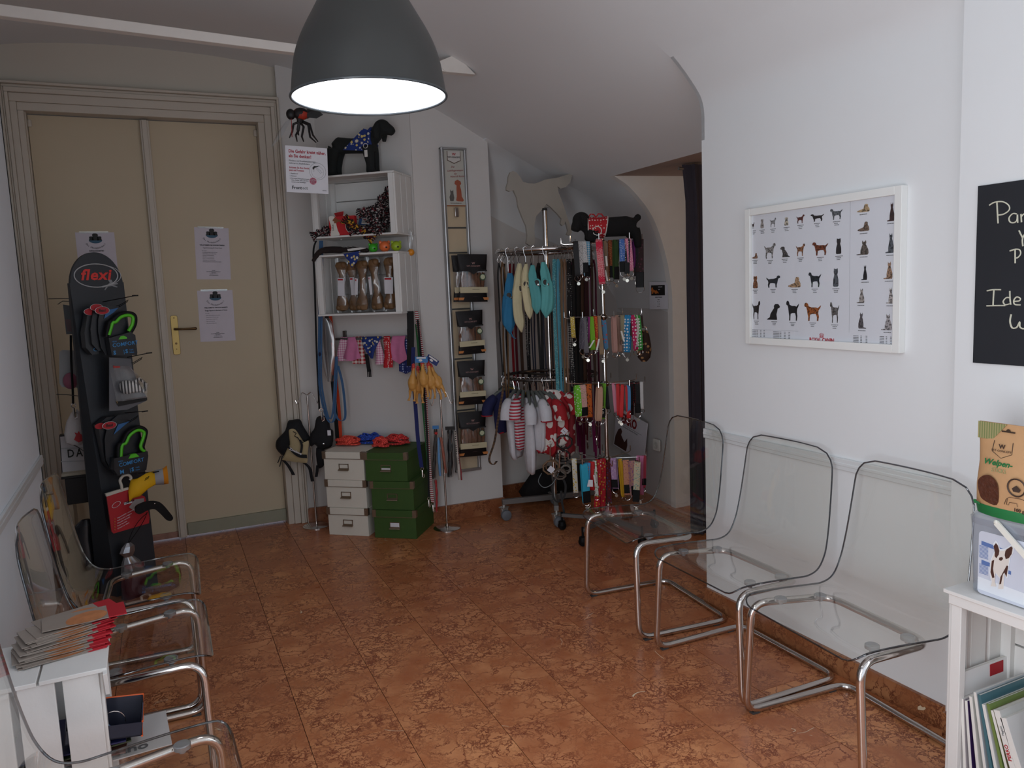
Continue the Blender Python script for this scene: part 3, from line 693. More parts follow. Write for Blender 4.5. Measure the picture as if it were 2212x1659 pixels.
# ------------------------------------------------------------------ white slatted crates
WOOD = mat('crate_white_paint', (226, 224, 220), 0.75, var=0.04, scale=8, bump=0.15, bscale=60)
def make_crate(name, label, W, D, H, loc, rz, rot=None, group=None, topover=0.0, sideboards=3, backgaps=True, cat='crate', basez=0.0):
    """open towards local -y; x across, origin bottom centre of the opening"""
    t = thing(name, label, cat, loc, rz, group, rot)
    T = 0.012; rr = random.Random(int(W * 1000 + H * 77))
    def bd(a, b, nm='board'):
        k = MB(); k.span(a, b); k.build(nm, WOOD, t, bevel=0.0015)
    n = 2
    for z in (0, H - T):
        ov = topover if z > 0 else 0
        for i in range(n):
            y0 = -ov + (D + ov) * i / n; y1 = -ov + (D + ov) * (i + 1) / n - (0.006 if i < n - 1 else 0)
            bd((-W / 2 - ov, y0, z + rr.uniform(0, .0012)), (W / 2 + ov, y1, z + T))
    for sx in (-1, 1):
        for i in range(sideboards):
            gp = .0055 if not topover else .0085; y0 = 0.004 + (D - 0.01) * i / sideboards + gp; y1 = 0.004 + (D - 0.01) * (i + 1) / sideboards - gp
            bd((sx * (W / 2 - T), y0, T), (sx * W / 2, y1, H - T))
        for y in (0.004, D - 0.034):   # corner posts
            bd((sx * (W / 2 - T - 0.030), y + 0.001, T), (sx * (W / 2 - T), y + 0.026, H - T), 'corner_post')
    m = 3
    for i in range(m):
        z0 = T + (H - 2 * T) * i / m + 0.003; z1 = T + (H - 2 * T) * (i + 1) / m - 0.003
        bd((-W / 2 + T, D - T, z0), (W / 2 - T, D, z1))
    return t
u_ = Vector((0.755, -0.656, 0)); nB = Vector((-0.656, -0.755, 0))
cw = radians(-41)
def onB(px, py, d=0.0):          # point on a plane parallel to the diagonal wall, d in front of it
    return onP(px, py, Vector((1.12, 5.215, 0)) + nB * d, nB)
c1 = (Vector((1.002, 4.942, 0)) + Vector((1.427, 4.572, 0))) / 2
make_crate('wall_crate', 'upper white slatted crate on the wall, full of rope toys', 0.560, 0.272, 0.372, (c1.x, c1.y, 1.857), cw + radians(0.5), group='white crates hung on the diagonal wall')
make_crate('wall_crate', 'lower white slatted crate on the wall, filled with bagged bones', 0.566, 0.272, 0.375, (c1.x, c1.y, 1.382), cw, group='white crates hung on the diagonal wall')
def loc_on(local, base, rz):
    return Vector(base) + Matrix.Rotation(rz, 3, 'Z') @ Vector(local)
CB1 = (c1.x, c1.y, 1.857 + 0.012); CB2 = (c1.x, c1.y, 1.382 + 0.012)

# rope toys in the upper crate
ROPE = pattern('toy_rope', 'rope', (18, 12, 16), (104, 18, 28), 70, c3=(176, 170, 166), rough=.95)
def make_rope_toy(label, loc, rot, s=1.0, m=ROPE):
    t = thing('rope_toy', label, 'rope toy', loc, group='knotted rope dog toys in the upper crate', rot=rot)
    k = MB(); L = 0.052 * s
    for ph in (0, 2.09, 4.19):
        k.tube([(0.010 * s * cos(i * .55 + ph), 0.010 * s * sin(i * .55 + ph), -L + 2 * L * i / 24) for i in range(25)], 0.0095 * s, 6)
    k.build('rope', m, t)
    for z in (-L, L):
        k = MB(); k.torus((0, 0, z), 0.017 * s, 0.011 * s, 12, 6, 'Z'); k.torus((0.004, 0, z * 1.05), 0.015 * s, 0.009 * s, 12, 6, 'X'); k.ell((0, 0, z), 0.021 * s, 10, 6); k.build('knot', m, t)
        k = MB(); rr = random.Random(int(z * 1e4))
        for i in range(12):
            a = i * 2 * pi / 12; k.tube([(0.008 * s * cos(a), 0.008 * s * sin(a), z), (0.02 * s * cos(a), 0.02 * s * sin(a), z + (0.03 if z > 0 else -0.03) * s), (0.028 * s * cos(a + .2), 0.028 * s * sin(a + .2), z + (0.045 if z > 0 else -0.045) * s)], 0.0035 * s, 5)
        k.build('fringe', m, t)
    return t
rt = make_rope_toy('dark striped rope toy spilling over the left front edge of the upper crate', loc_on((-0.20, 0.045, 0.045), CB1, cw), (0.5, 1.1, 0.4), 1.12)
ropes = [((0.08, 0.04, 0.03), (0.2, 1.5, 0.2)), ((0.165, 0.05, 0.035), (0.4, 1.35, 1.6)), ((0.13, 0.08, 0.08), (0.1, 1.7, 0.9)), ((0.175, 0.10, 0.07), (1.4, 0.2, 0.5)), ((0.07, 0.11, 0.10), (0.5, 1.2, 2.2)), ((0.16, 0.12, 0.13), (0.9, 1.4, 0.1)),
         ((0.17, 0.05, 0.12), (0.2, 0.5, 1.1)), ((0.11, 0.06, 0.15), (1.3, 0.9, 0.3)), ((0.15, 0.13, 0.185), (0.6, 1.1, 1.9)), ((-0.15, 0.10, 0.04), (0.2, 1.5, 0.8)), ((0.165, 0.16, 0.20), (0.3, 0.7, 1.3)), ((0.06, 0.15, 0.05), (0.1, 1.3, 0.9))]
places = ['in front at the bottom of the heap', 'at the bottom right of the heap', 'in the middle front row of the heap', 'pressed against the right side boards', 'left of the heap centre', 'on the second layer of the heap', 'by the front right corner post',
          'draped on the front of the heap', 'near the top of the heap', 'behind the red carton on the left', 'topmost at the right back', 'at the back left of the heap']
for (p, r), pl in zip(ropes, places):
    p = (min(p[0], .155) - .012, p[1], p[2])
    dup(rt, 'dark striped knotted rope toy ' + pl, loc=loc_on(p, CB1, cw), rot=r)
YR = pattern('toy_rope_yellow', 'rope', (36, 20, 20), (200, 150, 40), 60, c3=(120, 20, 26), rough=.95)
dup(rt, 'rope toy with yellow and orange strands hanging over the front edge of the upper crate', loc=loc_on((0.035, -0.005, 0.03), CB1, cw), rot=(0.2, 2.2, 0.3), mats={'toy_rope': YR})
# cartons
REDC = mat('carton_red', (196, 32, 38), 0.5); CREAM = mat('carton_cream', (228, 222, 212), 0.5); BLUEC = mat('carton_blue', (50, 90, 140), 0.5)
t = thing('toy_carton', 'red and white carton with a dog picture and oval window, front of the upper crate', 'carton', loc_on((-0.085, 0.012, 0.001), CB1, cw), cw + 0.03)
k = MB(); k.span((-0.085, 0, 0), (0.085, 0.035, 0.115)); k.build('box_body', REDC, t, bevel=0.001)
k = MB(); k.poly(spline([(-0.083, 0.113), (-0.045, 0.113), (-0.035, 0.06), (-0.028, 0.03), (-0.02, 0.001), (-0.078, 0.001), (-0.07, 0.05)], 4, True), 0.001, y=-0.001); k.build('printed_panel', CREAM, t, smooth=False)
k = MB(); k.poly(arc((0.048, 0.055), 0.024, 0, 2 * pi, 24, 0.039)[:-1], 0.0006, y=-0.0016); k.build('window_rim', CREAM, t, smooth=False)
k = MB(); k.poly(arc((0.048, 0.055), 0.021, 0, 2 * pi, 24, 0.036)[:-1], 0.0006, y=-0.0022); k.build('oval_window', mat('window_dark', (30, 20, 26), 0.2), t, smooth=False)
DOGP = [(0.0, 0.0), (0.03, 0.28), (0.02, 0.42), (-0.1, 0.36), (-0.14, 0.52), (-0.05, 0.78), (0.08, 0.98), (0.25, 1.0), (0.34, 0.88), (0.30, 0.70), (0.5, 0.62), (0.8, 0.5), (1.0, 0.22), (0.98, 0.0), (0.78, 0.0), (0.66, 0.2), (0.4, 0.24), (0.3, 0.0)]
k = MB(); k.poly([(-0.05 + x * 0.06, 0.075 + z * 0.033) for x, z in DOGP], 0.0006, y=-0.0022); k.build('dog_picture', mat('print_brown', (140, 84, 50), 0.6), t, smooth=False)
text(t, 'KARLIE', 0.012, mat('ink_black', (20, 20, 20), 0.6), -0.058, 0.03, y=-0.0025, rot=pi / 2)
for lb, p, r, w_, h_, m1, m2 in (('tall white header card with a red crescent at the back left of the upper crate', (-0.19, 0.20, 0.10), (0, -0.12, cw), 0.07, 0.13, CREAM, REDC),
                                 ('slanted red and white carton leaning behind the front one', (-0.13, 0.14, 0.06), (0.1, -0.5, cw), 0.14, 0.10, CREAM, REDC),
                                 ('white carton with red top leaning in the middle of the upper crate', (0.0, 0.15, 0.07), (-0.1, 0.1, cw), 0.09, 0.11, CREAM, REDC),
                                 ('blue and white card with barcode lying on the rope toys', (0.035, 0.10, 0.085), (-0.4, 0.1, cw), 0.095, 0.05, BLUEC, CREAM),
                                 ('small blue card with barcode under the left rope toy', (-0.185, 0.045, 0.018), (-0.3, 0.15, cw), 0.07, 0.045, BLUEC, CREAM)):
    t = thing('toy_card', lb, 'card', loc_on(p, CB1, cw), rot=r)
    k = MB(); k.span((-w_ / 2, 0, -h_ / 2), (w_ / 2, 0.004, h_ / 2)); k.build('card', m1, t, smooth=False)
    k = MB()
    if m1 is CREAM: k.poly(arc((0, h_ / 2 - 0.002), w_ * .47, pi, 2 * pi, 12, h_ * .3), 0.0008, y=-0.0008)
    else: k.span((-w_ * .28, -0.0008, -h_ * .4), (w_ * .28, 0, h_ * .4))
    k.build('printed_area', m2, t, smooth=False)
    if m1 is not CREAM:
        k = MB()
        for i in range(11): k.span((-w_ * .24 + i * w_ * .044, -0.0014, -h_ * .3), (-w_ * .24 + i * w_ * .044 + w_ * .02, -0.0008, h_ * .35))
        o = k.build('barcode', MC['ink_black'], t, smooth=False); o['kind'] = 'stuff'

# bagged bones in the lower crate
BAG = clear('thin_film', (0.95, 0.95, 0.95), 1.7, 0.12)
BONE = mat('bone', (122, 88, 54), 0.6, var=0.75, scale=26, bump=0.6, bscale=45)
def make_bone(label, loc, rot, s=1.0, lab=(0.03, 0.07, 0.03), seed=0):
    t = thing('bagged_bone', label, 'chew bone', loc, group='long bones in clear bags in the lower crate', rot=rot)
    k = MB(); H = 0.33 * s
    prof = [(0.010, 0.012), (0.030, 0.02), (0.040, 0.05), (0.034, 0.085), (0.020, 0.12), (0.018, 0.17), (0.022, 0.235), (0.033, 0.27), (0.040, 0.295), (0.030, 0.315), (0.008, 0.322)]
    rings = []
    for r, z in prof:
        rings.append([(r * s * cos(a) * (1 + .14 * sin(3 * a + z * 30 + seed)), 0.75 * r * s * sin(a) * (1 + .1 * cos(2 * a + z * 40)), z * s) for a in [2 * pi * j / 14 for j in range(14)]])
    k.loft(rings); k.ell((0.018 * s, -0.008, 0.30 * s), 0.022 * s, 10, 7); k.ell((-0.02 * s, -0.008, 0.035 * s), 0.02 * s, 10, 7); k.build('bone', BONE, t)
    k = MB(); rings = []
    for i in range(15):
        z = 0.002 + (H + 0.012) * i / 14; w_ = (0.045 if i not in (0, 14) else 0.040) * s; d_ = (0.035 if 1 < i < 12 else 0.012) * s
        rings.append([(w_ * cos(a) * (1 + .06 * sin(5 * a + i * 1.3 + seed)), d_ * sin(a) * (1 + .1 * sin(4 * a - i + seed)), z) for a in [2 * pi * j / 20 for j in range(20)]])
    k.loft(rings); k.build('clear_bag', BAG, t, ang=20)
    w_, h_, x_ = lab
    k = MB(); k.poly([(x_ - w_ / 2, 0.11), (x_ + w_ / 2, 0.11), (x_ + w_ / 2 + .003, 0.11 + h_), (x_ - w_ / 2, 0.11 + h_)], 0.001, y=-0.038 * s); k.build('paper_label', mat('paper_label', (214, 212, 216), 0.6), t, smooth=False)
    k = MB(); k.poly([(x_ - w_ / 2 + .003, 0.105 + h_ - .01), (x_ + w_ / 2 - .008, 0.105 + h_ - .01), (x_ + w_ / 2 - .008, 0.105 + h_), (x_ - w_ / 2 + .003, 0.105 + h_)], 0.0008, y=-0.0395 * s); k.build('red_print', mat('print_red', (170, 24, 36), 0.6), t, smooth=False)
    return t
for lb, x, y, r, s, lab, sd in (('bagged bone with a white label, farthest left in the lower crate', -0.165, 0.10, 0.05, 1.0, (0.045, 0.11, 0.012), 0), ('bagged bone second from the left, its white label narrow', -0.08, 0.12, -0.05, 0.97, (0.028, 0.11, 0.012), 1),
                                ('bagged bone in the middle with pale shaft', -0.015, 0.08, 0.06, 1.0, (0.018, 0.10, -0.025), 2), ('bagged bone right of the middle, dark with slim label', 0.085, 0.10, -0.06, 1.02, (0.016, 0.11, -0.02), 3),
                                ('bagged bone with the largest white label, farthest right', 0.17, 0.09, 0.03, 1.03, (0.055, 0.10, 0.008), 4), ('bagged bone at the back between the left two', -0.12, 0.20, 0.02, 1.0, (0.02, 0.08, 0.0), 5)):
    make_bone(lb, loc_on((x, y, 0.001), CB2, cw), (0, r, cw), s, lab, sd)

# toys on top of the lower crate
TOP2 = 1.382 + 0.375
def ontop(px, py, z): return onB(px, py, 0.235)
for lb, px, py, r, c, cn in (('orange ball-shaped dog toy with a dark nose on the lower crate', 831, 531, 0.034, (226, 112, 60), 'toy_orange'), ('bright green squeaky dog toy left of the orange one', 806, 533, 0.029, (60, 170, 40), 'toy_green'), ('yellow-green squeaky dog toy right of the orange one', 856, 530, 0.032, (150, 176, 40), 'toy_lime')):
    p = ontop(px, py, 0); t = thing('squeaky_toy', lb, 'dog toy', (p.x, p.y, TOP2 + r * 0.98))
    k = MB(); k.ell((0, 0, 0), (r, r, r * .98), 16, 12); k.build('toy_head', mat(cn, c, 0.35), t)
    for s_ in (-1, 1):
        k = MB(); k.ell((s_ * r * .75, 0, r * .7), (r * .3, r * .2, r * .34), 8, 6); k.build('ear', MC[cn], t)
    k = MB(); k.ell((0, -r * .97, -r * .2), (r * .2, r * .14, r * .16), 8, 6); k.build('nose', mat('toy_black', (24, 20, 20), .4), t)
FEA = mat('pheasant_brown', (34, 22, 20), 0.9, var=.3, scale=60, bump=.5, bscale=90)
t = thing('plush_bird', 'dark brown plush bird toy with ragged tail lying along the front of the lower crate', 'dog toy', loc_on((-0.12, 0.03, TOP2 - 1.382 + 0.014), (c1.x, c1.y, 1.382), cw), cw)
k = MB(); k.tube(spline([(0.19, 0.01, 0.0), (0.12, 0, 0.01), (0.03, 0, 0.012), (-0.06, 0, 0.018), (-0.12, -0.02, 0.01), (-0.155, -0.04, -0.035), (-0.16, -0.045, -0.055)], 4), [0.008] + [0.014] * 8 + [0.02] * 6 + [0.017] * 4 + [0.012] * 4 + [0.005, 0.003], 8); k.build('body', FEA, t)
for i in range(7):
    k = MB(); x = 0.13 - i * 0.03; k.ribbon([(x, 0, 0.01), (x - 0.015, -0.005, 0.024), (x - 0.04, -0.01, 0.03)], [0.012, 0.01, 0.002], (0, 1, 0), 0.002); k.build('feather', FEA, t)
k = MB(); k.poly([(0.06, 0.015), (0.15, 0.02), (0.19, 0.014), (0.14, 0.006), (0.065, 0.002)], 0.002, y=-0.018); k.build('card_tag', mat('card_white', (222, 218, 212), .6), t)
EDEL = pattern('edelweiss_blue', 'floral', (26, 50, 120), (206, 202, 190), 42, c3=(214, 190, 110))
o = MB().poly([(-0.055, 0.0), (0.06, 0.012), (0.03, -0.055), (-0.005, -0.085), (-0.03, -0.04)], 0.004, y=-0.012).build('bandana', EDEL, None); o.location = loc_on((-0.02, 0.0, TOP2 - 1.382), (c1.x, c1.y, 1.382), cw); o.rotation_euler = (0, 0, cw)
tag(o, 'blue flower print bandana hanging over the top edge of the lower crate', 'bandana')
t = thing('ball_toy', 'small orange ball on a clear bag hanging from the crate corner', 'ball', onB(888, 545, 0.10))
k = MB(); k.ell((0, 0, 0), 0.021, 16, 12); k.build('ball', mat('ball_orange', (222, 140, 30), .4), t)
k = MB(); rings = [[(w_ * cos(a) * (1 + .15 * sin(3 * a + z * 90)) , w_ * .5 * sin(a), z) for a in [2 * pi * j / 12 for j in range(12)]] for w_, z in ((0.004, 0.015), (0.014, 0.04), (0.02, 0.08), (0.016, 0.12), (0.004, 0.145))]
k.loft(rings); k.build('clear_bag', BAG, t, ang=20)

# black dog figure with blue bandana on the upper crate
def remesh(o, v=0.006, sm=6):
    m = o.modifiers.new('r', 'REMESH'); m.mode = 'VOXEL'; m.voxel_size = v; m.use_smooth_shade = True
    if sm: s_ = o.modifiers.new('s', 'SMOOTH'); s_.iterations = sm; s_.factor = .5
    return o
BLK = mat('black_flock', (24, 27, 27), 0.9, bump=.25, bscale=400)
t = thing('dog_figure', 'black dog figure with a blue flower bandana standing on the upper crate', 'dog figure', loc_on((-0.0, 0.13, 0.3730), (c1.x, c1.y, 1.857), cw), cw)
k = MB()
k.tube([(-0.155, 0, 0.18), (-0.13, 0, 0.195), (-0.04, 0, 0.185), (0.06, 0, 0.182), (0.11, 0, 0.19)], [0.04, 0.052, 0.046, 0.052, 0.048], 14)      # trunk
for y in (-0.035, 0.035):
    k.tube([(-0.15, y, 0.17), (-0.165, y, 0.12), (-0.17, y, 0.06), (-0.172, y, 0.012)], [0.042, 0.036, 0.028, 0.03], 12)
    k.tube([(0.075, y, 0.17), (0.085, y, 0.11), (0.09, y, 0.06), (0.088, y, 0.012)], [0.04, 0.033, 0.026, 0.028], 12)
    k.ell((-0.155, y * 1.0, 0.012), (0.032, 0.022, 0.012)); k.ell((0.108, y * 1.0, 0.012), (0.032, 0.022, 0.012))
k.tube([(0.07, 0, 0.20), (0.12, 0, 0.24), (0.155, 0, 0.27)], [0.05, 0.045, 0.04], 12)
k.ell((0.165, 0, 0.275), (0.055, 0.045, 0.05), 16, 12); k.tube([(0.18, 0, 0.275), (0.225, 0, 0.25), (0.24, 0, 0.237)], [0.04, 0.03, 0.02], 12)
k.tube([(-0.19, 0, 0.195), (-0.20, 0, 0.18)], [0.018, 0.012], 8)
remesh(k.build('figure_body', BLK, t), 0.007, 8)
for s_ in (-1, 1):
    k = MB(); k.tube([(0.158, s_ * 0.045, 0.29), (0.152, s_ * 0.058, 0.25), (0.15, s_ * 0.055, 0.205)], [0.015, 0.022, 0.012], 8); k.build('ear', BLK, t)
k = MB()
rings = []
k.hexa([(-0.075, -0.060, 0.155), (0.095, -0.066, 0.135), (0.10, -0.060, 0.135), (-0.07, -0.054, 0.155)], [(0.065, -0.052, 0.272), (0.105, -0.050, 0.255), (0.105, -0.044, 0.255), (0.065, -0.046, 0.272)])
k.torus((0.10, 0, 0.215), 0.058, 0.012, 18, 6, 'X')
k.build('bandana', EDEL, t)
k = MB()
for (x, z, r) in ((0.04, 0.235, .008), (0.02, 0.20, .014), (-0.015, 0.185, .007), (0.055, 0.185, .010), (-0.055, 0.165, .008)):
    P = []
    for j in range(16): a = 2 * pi * j / 16; q = r if j % 2 == 0 else r * .45; P.append((x + q * cos(a), z + q * sin(a)))
    k.poly(P, 0.001, y=-0.0655 + max(0, (z - .15)) * .09)
o = k.build('printed_flowers', mat('flower_print', (222, 214, 190), .8), t, smooth=False); o['kind'] = 'stuff'
k = MB(); k.torus((0.082, -0.07, 0.165), 0.014, 0.002, 14, 6); k.poly(rrect(0.072, 0.10, 0.092, 0.14, .002), .001, y=-.07); k.build('hang_tag', mat('card_white', (222, 218, 212), .6), t)

# ------------------------------------------------------------------ steel rail on the diagonal wall with bandanas
RS = mat('rail_steel', (120, 118, 114), 0.35, 0.85)
pa = onB(727, 734, 0.07); pb = onB(886, 736, 0.07); zr = 1.225
rl = thing('wall_rail', 'steel towel rail on the diagonal wall holding folded bandanas', 'rail', (pa.x, pa.y, zr), cw)
LR = (pb.xy - pa.xy).length
k = MB(); k.span((-0.005, -0.008, -0.008), (LR + .01, 0.008, 0.008)); k.build('rail_bar', RS, rl, bevel=.001)
for x in (0.03, LR - 0.03):
    k = MB(); k.span((x - .012, 0.055, -0.01), (x + .012, 0.068, 0.05)); k.span((x - .012, 0.0, -0.006), (x + .012, 0.065, 0.006)); k.build('bracket', RS, rl, bevel=.001)
def cloth(name, label, cat, loc, rz, w0, w1, h, m, seed=0, group=None, fold=0.012, point=0.0, parent=None, thick=0.010):
    """hanging folded cloth: two-sided, with soft vertical folds"""
    k = MB(); rings = []; n = 18; rr = random.Random(seed); ph = rr.uniform(0, 6)
    for i in range(n + 1):
        v = i / n; w_ = (w0 + (w1 - w0) * v) / 2; z = -h * v
        th = thick * (0.6 + .4 * v); ring = []
        for j in range(28):
            a = 2 * pi * j / 28; x = w_ * cos(a); zz = z
            if point: zz = z - point * v * (1 - abs(x) / max(1e-6, w_))
            ring.append((x + .004 * sin(6 * v + ph), th * sin(a) + fold * v ** .6 * sin(x * 90 + ph + v * 1.5) - .012 * sin(pi * min(1, v * 4) / 2), zz))
        rings.append(ring)
    k.loft(rings); o = k.build(name, m, parent, ang=80)
    if parent is None: o.location = loc; o.rotation_euler = (0, 0, rz); tag(o, label, cat, group)
    return o
PINK = pattern('pink_check', 'check', (206, 120, 160), (236, 214, 222), 420)
PINKP = mat('pink_cloth', (206, 120, 160), .85, var=.12, scale=40)
REDCH = pattern('red_check', 'check', (176, 26, 36), (226, 214, 206), 260)
REDD = pattern('red_dots', 'dots', (186, 22, 34), (236, 226, 220), 95)
NAVY = pattern('navy_print', 'dots', (30, 44, 108), (170, 180, 210), 60)
gb = 'folded bandanas on the steel wall rail'
for lb, px, w0, w1, h, m, sd, pt, d in (('pink gingham bandana with a small heart tag, farthest left on the rail', 742, 0.05, 0.10, 0.155, PINK, 1, 0.0, 0.0), ('plain pink bandana second from the left on the rail', 762, 0.05, 0.13, 0.135, PINKP, 2, 0.02, -.012),
                                 ('red and white checked bandana below the plain pink one', 772, 0.08, 0.10, 0.175, REDCH, 3, 0.0, .01), ('wide blue flower bandana with a black buckle hanging from it', 803, 0.15, 0.02, 0.14, EDEL, 4, 0.0, -.016),
                                 ('narrow pink gingham bandana right of the blue one', 818, 0.03, 0.07, 0.18, PINK, 5, 0.0, .0), ('red bandana with white dots knotted in the middle', 839, 0.045, 0.065, 0.20, REDD, 6, 0.0, -.014),
                                 ('plain pink bandana right of the red dotted one', 862, 0.09, 0.10, 0.15, PINKP, 7, 0.03, -.01), ('navy printed bandana at the right end of the rail', 872, 0.05, 0.09, 0.225, NAVY, 8, 0.02, .008)):
    p = onB(px, 734, 0.07); o = cloth('bandana', lb, 'bandana', (p.x + nB.x * (-.004 - d), p.y + nB.y * (-.004 - d), zr + 0.012), cw, w0, w1, h, m, sd, gb, .007, pt)
p = onB(790, 740, 0.085)
t = thing('buckle_strap', 'black strap with open plastic buckle below the blue flower bandana', 'strap', (p.x, p.y, zr - 0.01), cw)
k = MB(); k.ribbon([(0, 0, -0.09), (0.006, 0, -.15), (0.01, 0, -.19)], 0.026, (1, 0, 0), .004); k.build('webbing', mat('black_webbing', (14, 14, 16), .8), t)
k = MB(); k.span((-.002, -.004, -.205), (.024, .004, -.19)); [k.span((x, -.003, -.238), (x + .005, .003, -.205)) for x in (-.002, .009, .019)]; k.build('buckle', mat('black_plastic', (12, 12, 14), .6, spec=.25), t)
BWEB = MC['black_webbing']; BPL = MC['black_plastic']

# ------------------------------------------------------------------ long leashes left and right of the crates
def strap(name, label, cat, pts, w, m, parent=None, wd=None, t=0.003, group=None, hook=False):
    k = MB(); k.ribbon(spline(pts, 5), w, wd or u_, t); o = k.build(name, m, parent, ang=60)
    if parent is None: tag(o, label, cat, group)
    return o
CH = CHROME
def snap(parent, p, s=1.0):
    k = MB(); x, y, z = p; k.torus((x, y, z), 0.009 * s, 0.0022 * s, 12, 6); k.tube([(x, y, z - .009 * s), (x, y, z - .02 * s), (x, y, z - .05 * s)], [.0045 * s, .006 * s, .004 * s], 8)
    k.tube([(x, y, z - .028 * s), (x + .011 * s, y, z - .036 * s), (x + .010 * s, y, z - .052 * s), (x, y, z - .056 * s)], .0024 * s, 6); return k.build('snap_hook', CH, parent)
def B(px, py, d=0.2): return onB(px, py, d)
gle = 'leashes hanging at the left side of the crates'
BLU = pattern('leash_blue', 'stripes', (70, 118, 168), (36, 60, 96), 900, axis='X')
BL = mat('leash_blue_plain', (62, 98, 138), .8, var=.15, scale=90)
ORG = mat('leash_orange', (206, 66, 28), .75, var=.1); NAV = mat('leash_navy', (26, 34, 92), .8)
k = MB(); k.torus((0, 0, 0), 0.02, 0.003, 14, 6); o = None
strap('leash', 'long narrow black leash hanging from the left side of the upper crate', 'leash', [B(683, 520), B(677, 545), B(680, 620), B(684, 760), B(690, 885)], 0.012, BWEB, group=gle)
t = thing('leash', 'blue leash looped low beside the left harness stand', 'leash', (0, 0, 0), group=gle)
k = MB(); k.ribbon(spline([B(692, 520), B(690, 600), B(690, 700), B(689, 765), B(690, 830), B(700, 885), B(712, 912), B(722, 905), B(724, 870), B(727, 800), B(727, 770)], 5), 0.016, u_, .003)
k.ribbon(spline([B(696, 520), B(696, 620), B(694, 762, .21), B(695, 830, .21), B(706, 890, .21), B(714, 905, .21), B(720, 880, .21), B(724, 800, .21)], 5), 0.012, u_, .003); k.build('webbing', BL, t, ang=60)
k = MB(); k.ell(B(692, 765, .205), (.012, .012, .014), 8, 6); k.build('binding', mat('binding_navy', (24, 26, 60), .8), t)
t = thing('leash', 'blue leash looped low to the right of the other blue loop', 'leash', (0, 0, 0), group=gle)
k = MB(); k.ribbon(spline([B(726, 770, .19), B(724, 820, .19), B(722, 880, .19), B(730, 905, .19), B(742, 908, .19), B(746, 890, .19), B(740, 830, .19), B(730, 790, .19)], 5), 0.016, u_, .003); k.build('webbing', BL, t, ang=60)
strap('leash', 'wide orange leash hanging behind the blue loops down to the ropes', 'leash', [B(714, 683, .1), B(718, 720, .1), B(724, 800, .1), B(732, 880, .1), B(737, 958, .1)], 0.022, ORG, group=gle)
strap('leash', 'wide black leash hanging left of the orange one', 'leash', [B(706, 683, .09), B(712, 760, .09), B(722, 860, .09), B(730, 962, .09)], 0.028, mat('leash_black_print', (20, 18, 18), .7, var=.4, scale=60), group=gle)
t = thing('bagged_leash', 'clear bag with orange and grey leashes hanging under the lower crate', 'bagged leash', B(705, 700, .16), cw)
k = MB(); rings = [[(w_ * cos(a), .018 * sin(a) * (1 + .2 * sin(3 * a)), z) for a in [2 * pi * j / 16 for j in range(16)]] for w_, z in ((.02, .04), (.045, 0), (.055, -.1), (.05, -.2), (.04, -.3), (.02, -.37))]
k.loft(rings); k.build('clear_bag', clear('bag_grey', (0.72, 0.70, 0.70), 2.4, .12, mixdiff=.12, diff=(150, 145, 145)), t, ang=20)
k = MB(); k.ribbon(spline([(.03, 0, -.12), (.035, 0, -.2), (.02, 0, -.27), (.025, 0, -.33), (.035, 0, -.3), (.04, 0, -.2)], 4), .014, (1, 0, 0), .003); k.build('orange_strap', ORG, t, ang=60)
gr = 'leashes hanging at the right side of the crates'
RW_ = pattern('red_white_stripe', 'stripes', (150, 20, 40), (220, 214, 210), 520, axis='Z')
strap('leash', 'wide black strap hanging from the right corner of the lower crate', 'leash', [B(886, 672, .2), B(887, 720, .2), B(886, 790, .2)], 0.045, BWEB, group=gr)
t = thing('leash', 'navy blue leash with snap hook hanging beside the green boxes', 'leash', (0, 0, 0), group=gr)
k = MB(); k.ribbon(spline([B(893, 750, .22), B(892, 800, .23), B(897, 870, .25), B(903, 950, .28), B(911, 1010, .30)], 5), .024, u_, .004); k.build('webbing', NAV, t, ang=60); q = B(912, 1013, .30); snap(t, q)
t = thing('leash', 'red and white striped leash hanging behind the rubber chickens', 'leash', (0, 0, 0), group=gr)
k = MB(); k.ribbon(spline([B(899, 672, .12), B(906, 720, .12), B(915, 790, .13), B(919, 860, .14), B(924, 950, .16), B(930, 1040, .18), B(935, 1085, .19)], 5), .022, u_, .004); k.build('webbing', RW_, t, ang=60); snap(t, B(935, 1088, .19))
strap('leash', 'thin green leash beside the red and white striped one', 'leash', [B(899, 700, .1), B(905, 770, .1), B(913, 870, .12), B(920, 950, .14), B(930, 1070, .16)], 0.014, mat('leash_green', (44, 110, 60), .8), group=gr)
t = thing('leash', 'thin black leash with snap hook reaching down beside the bottom green box', 'leash', (0, 0, 0), group=gr)
k = MB(); k.ribbon(spline([B(902, 690, .15), B(912, 800, .15), B(920, 900, .17), B(925, 1000, .2), B(926, 1075, .22)], 5), .012, u_, .003); k.build('webbing', BWEB, t, ang=60); snap(t, B(926, 1077, .22))

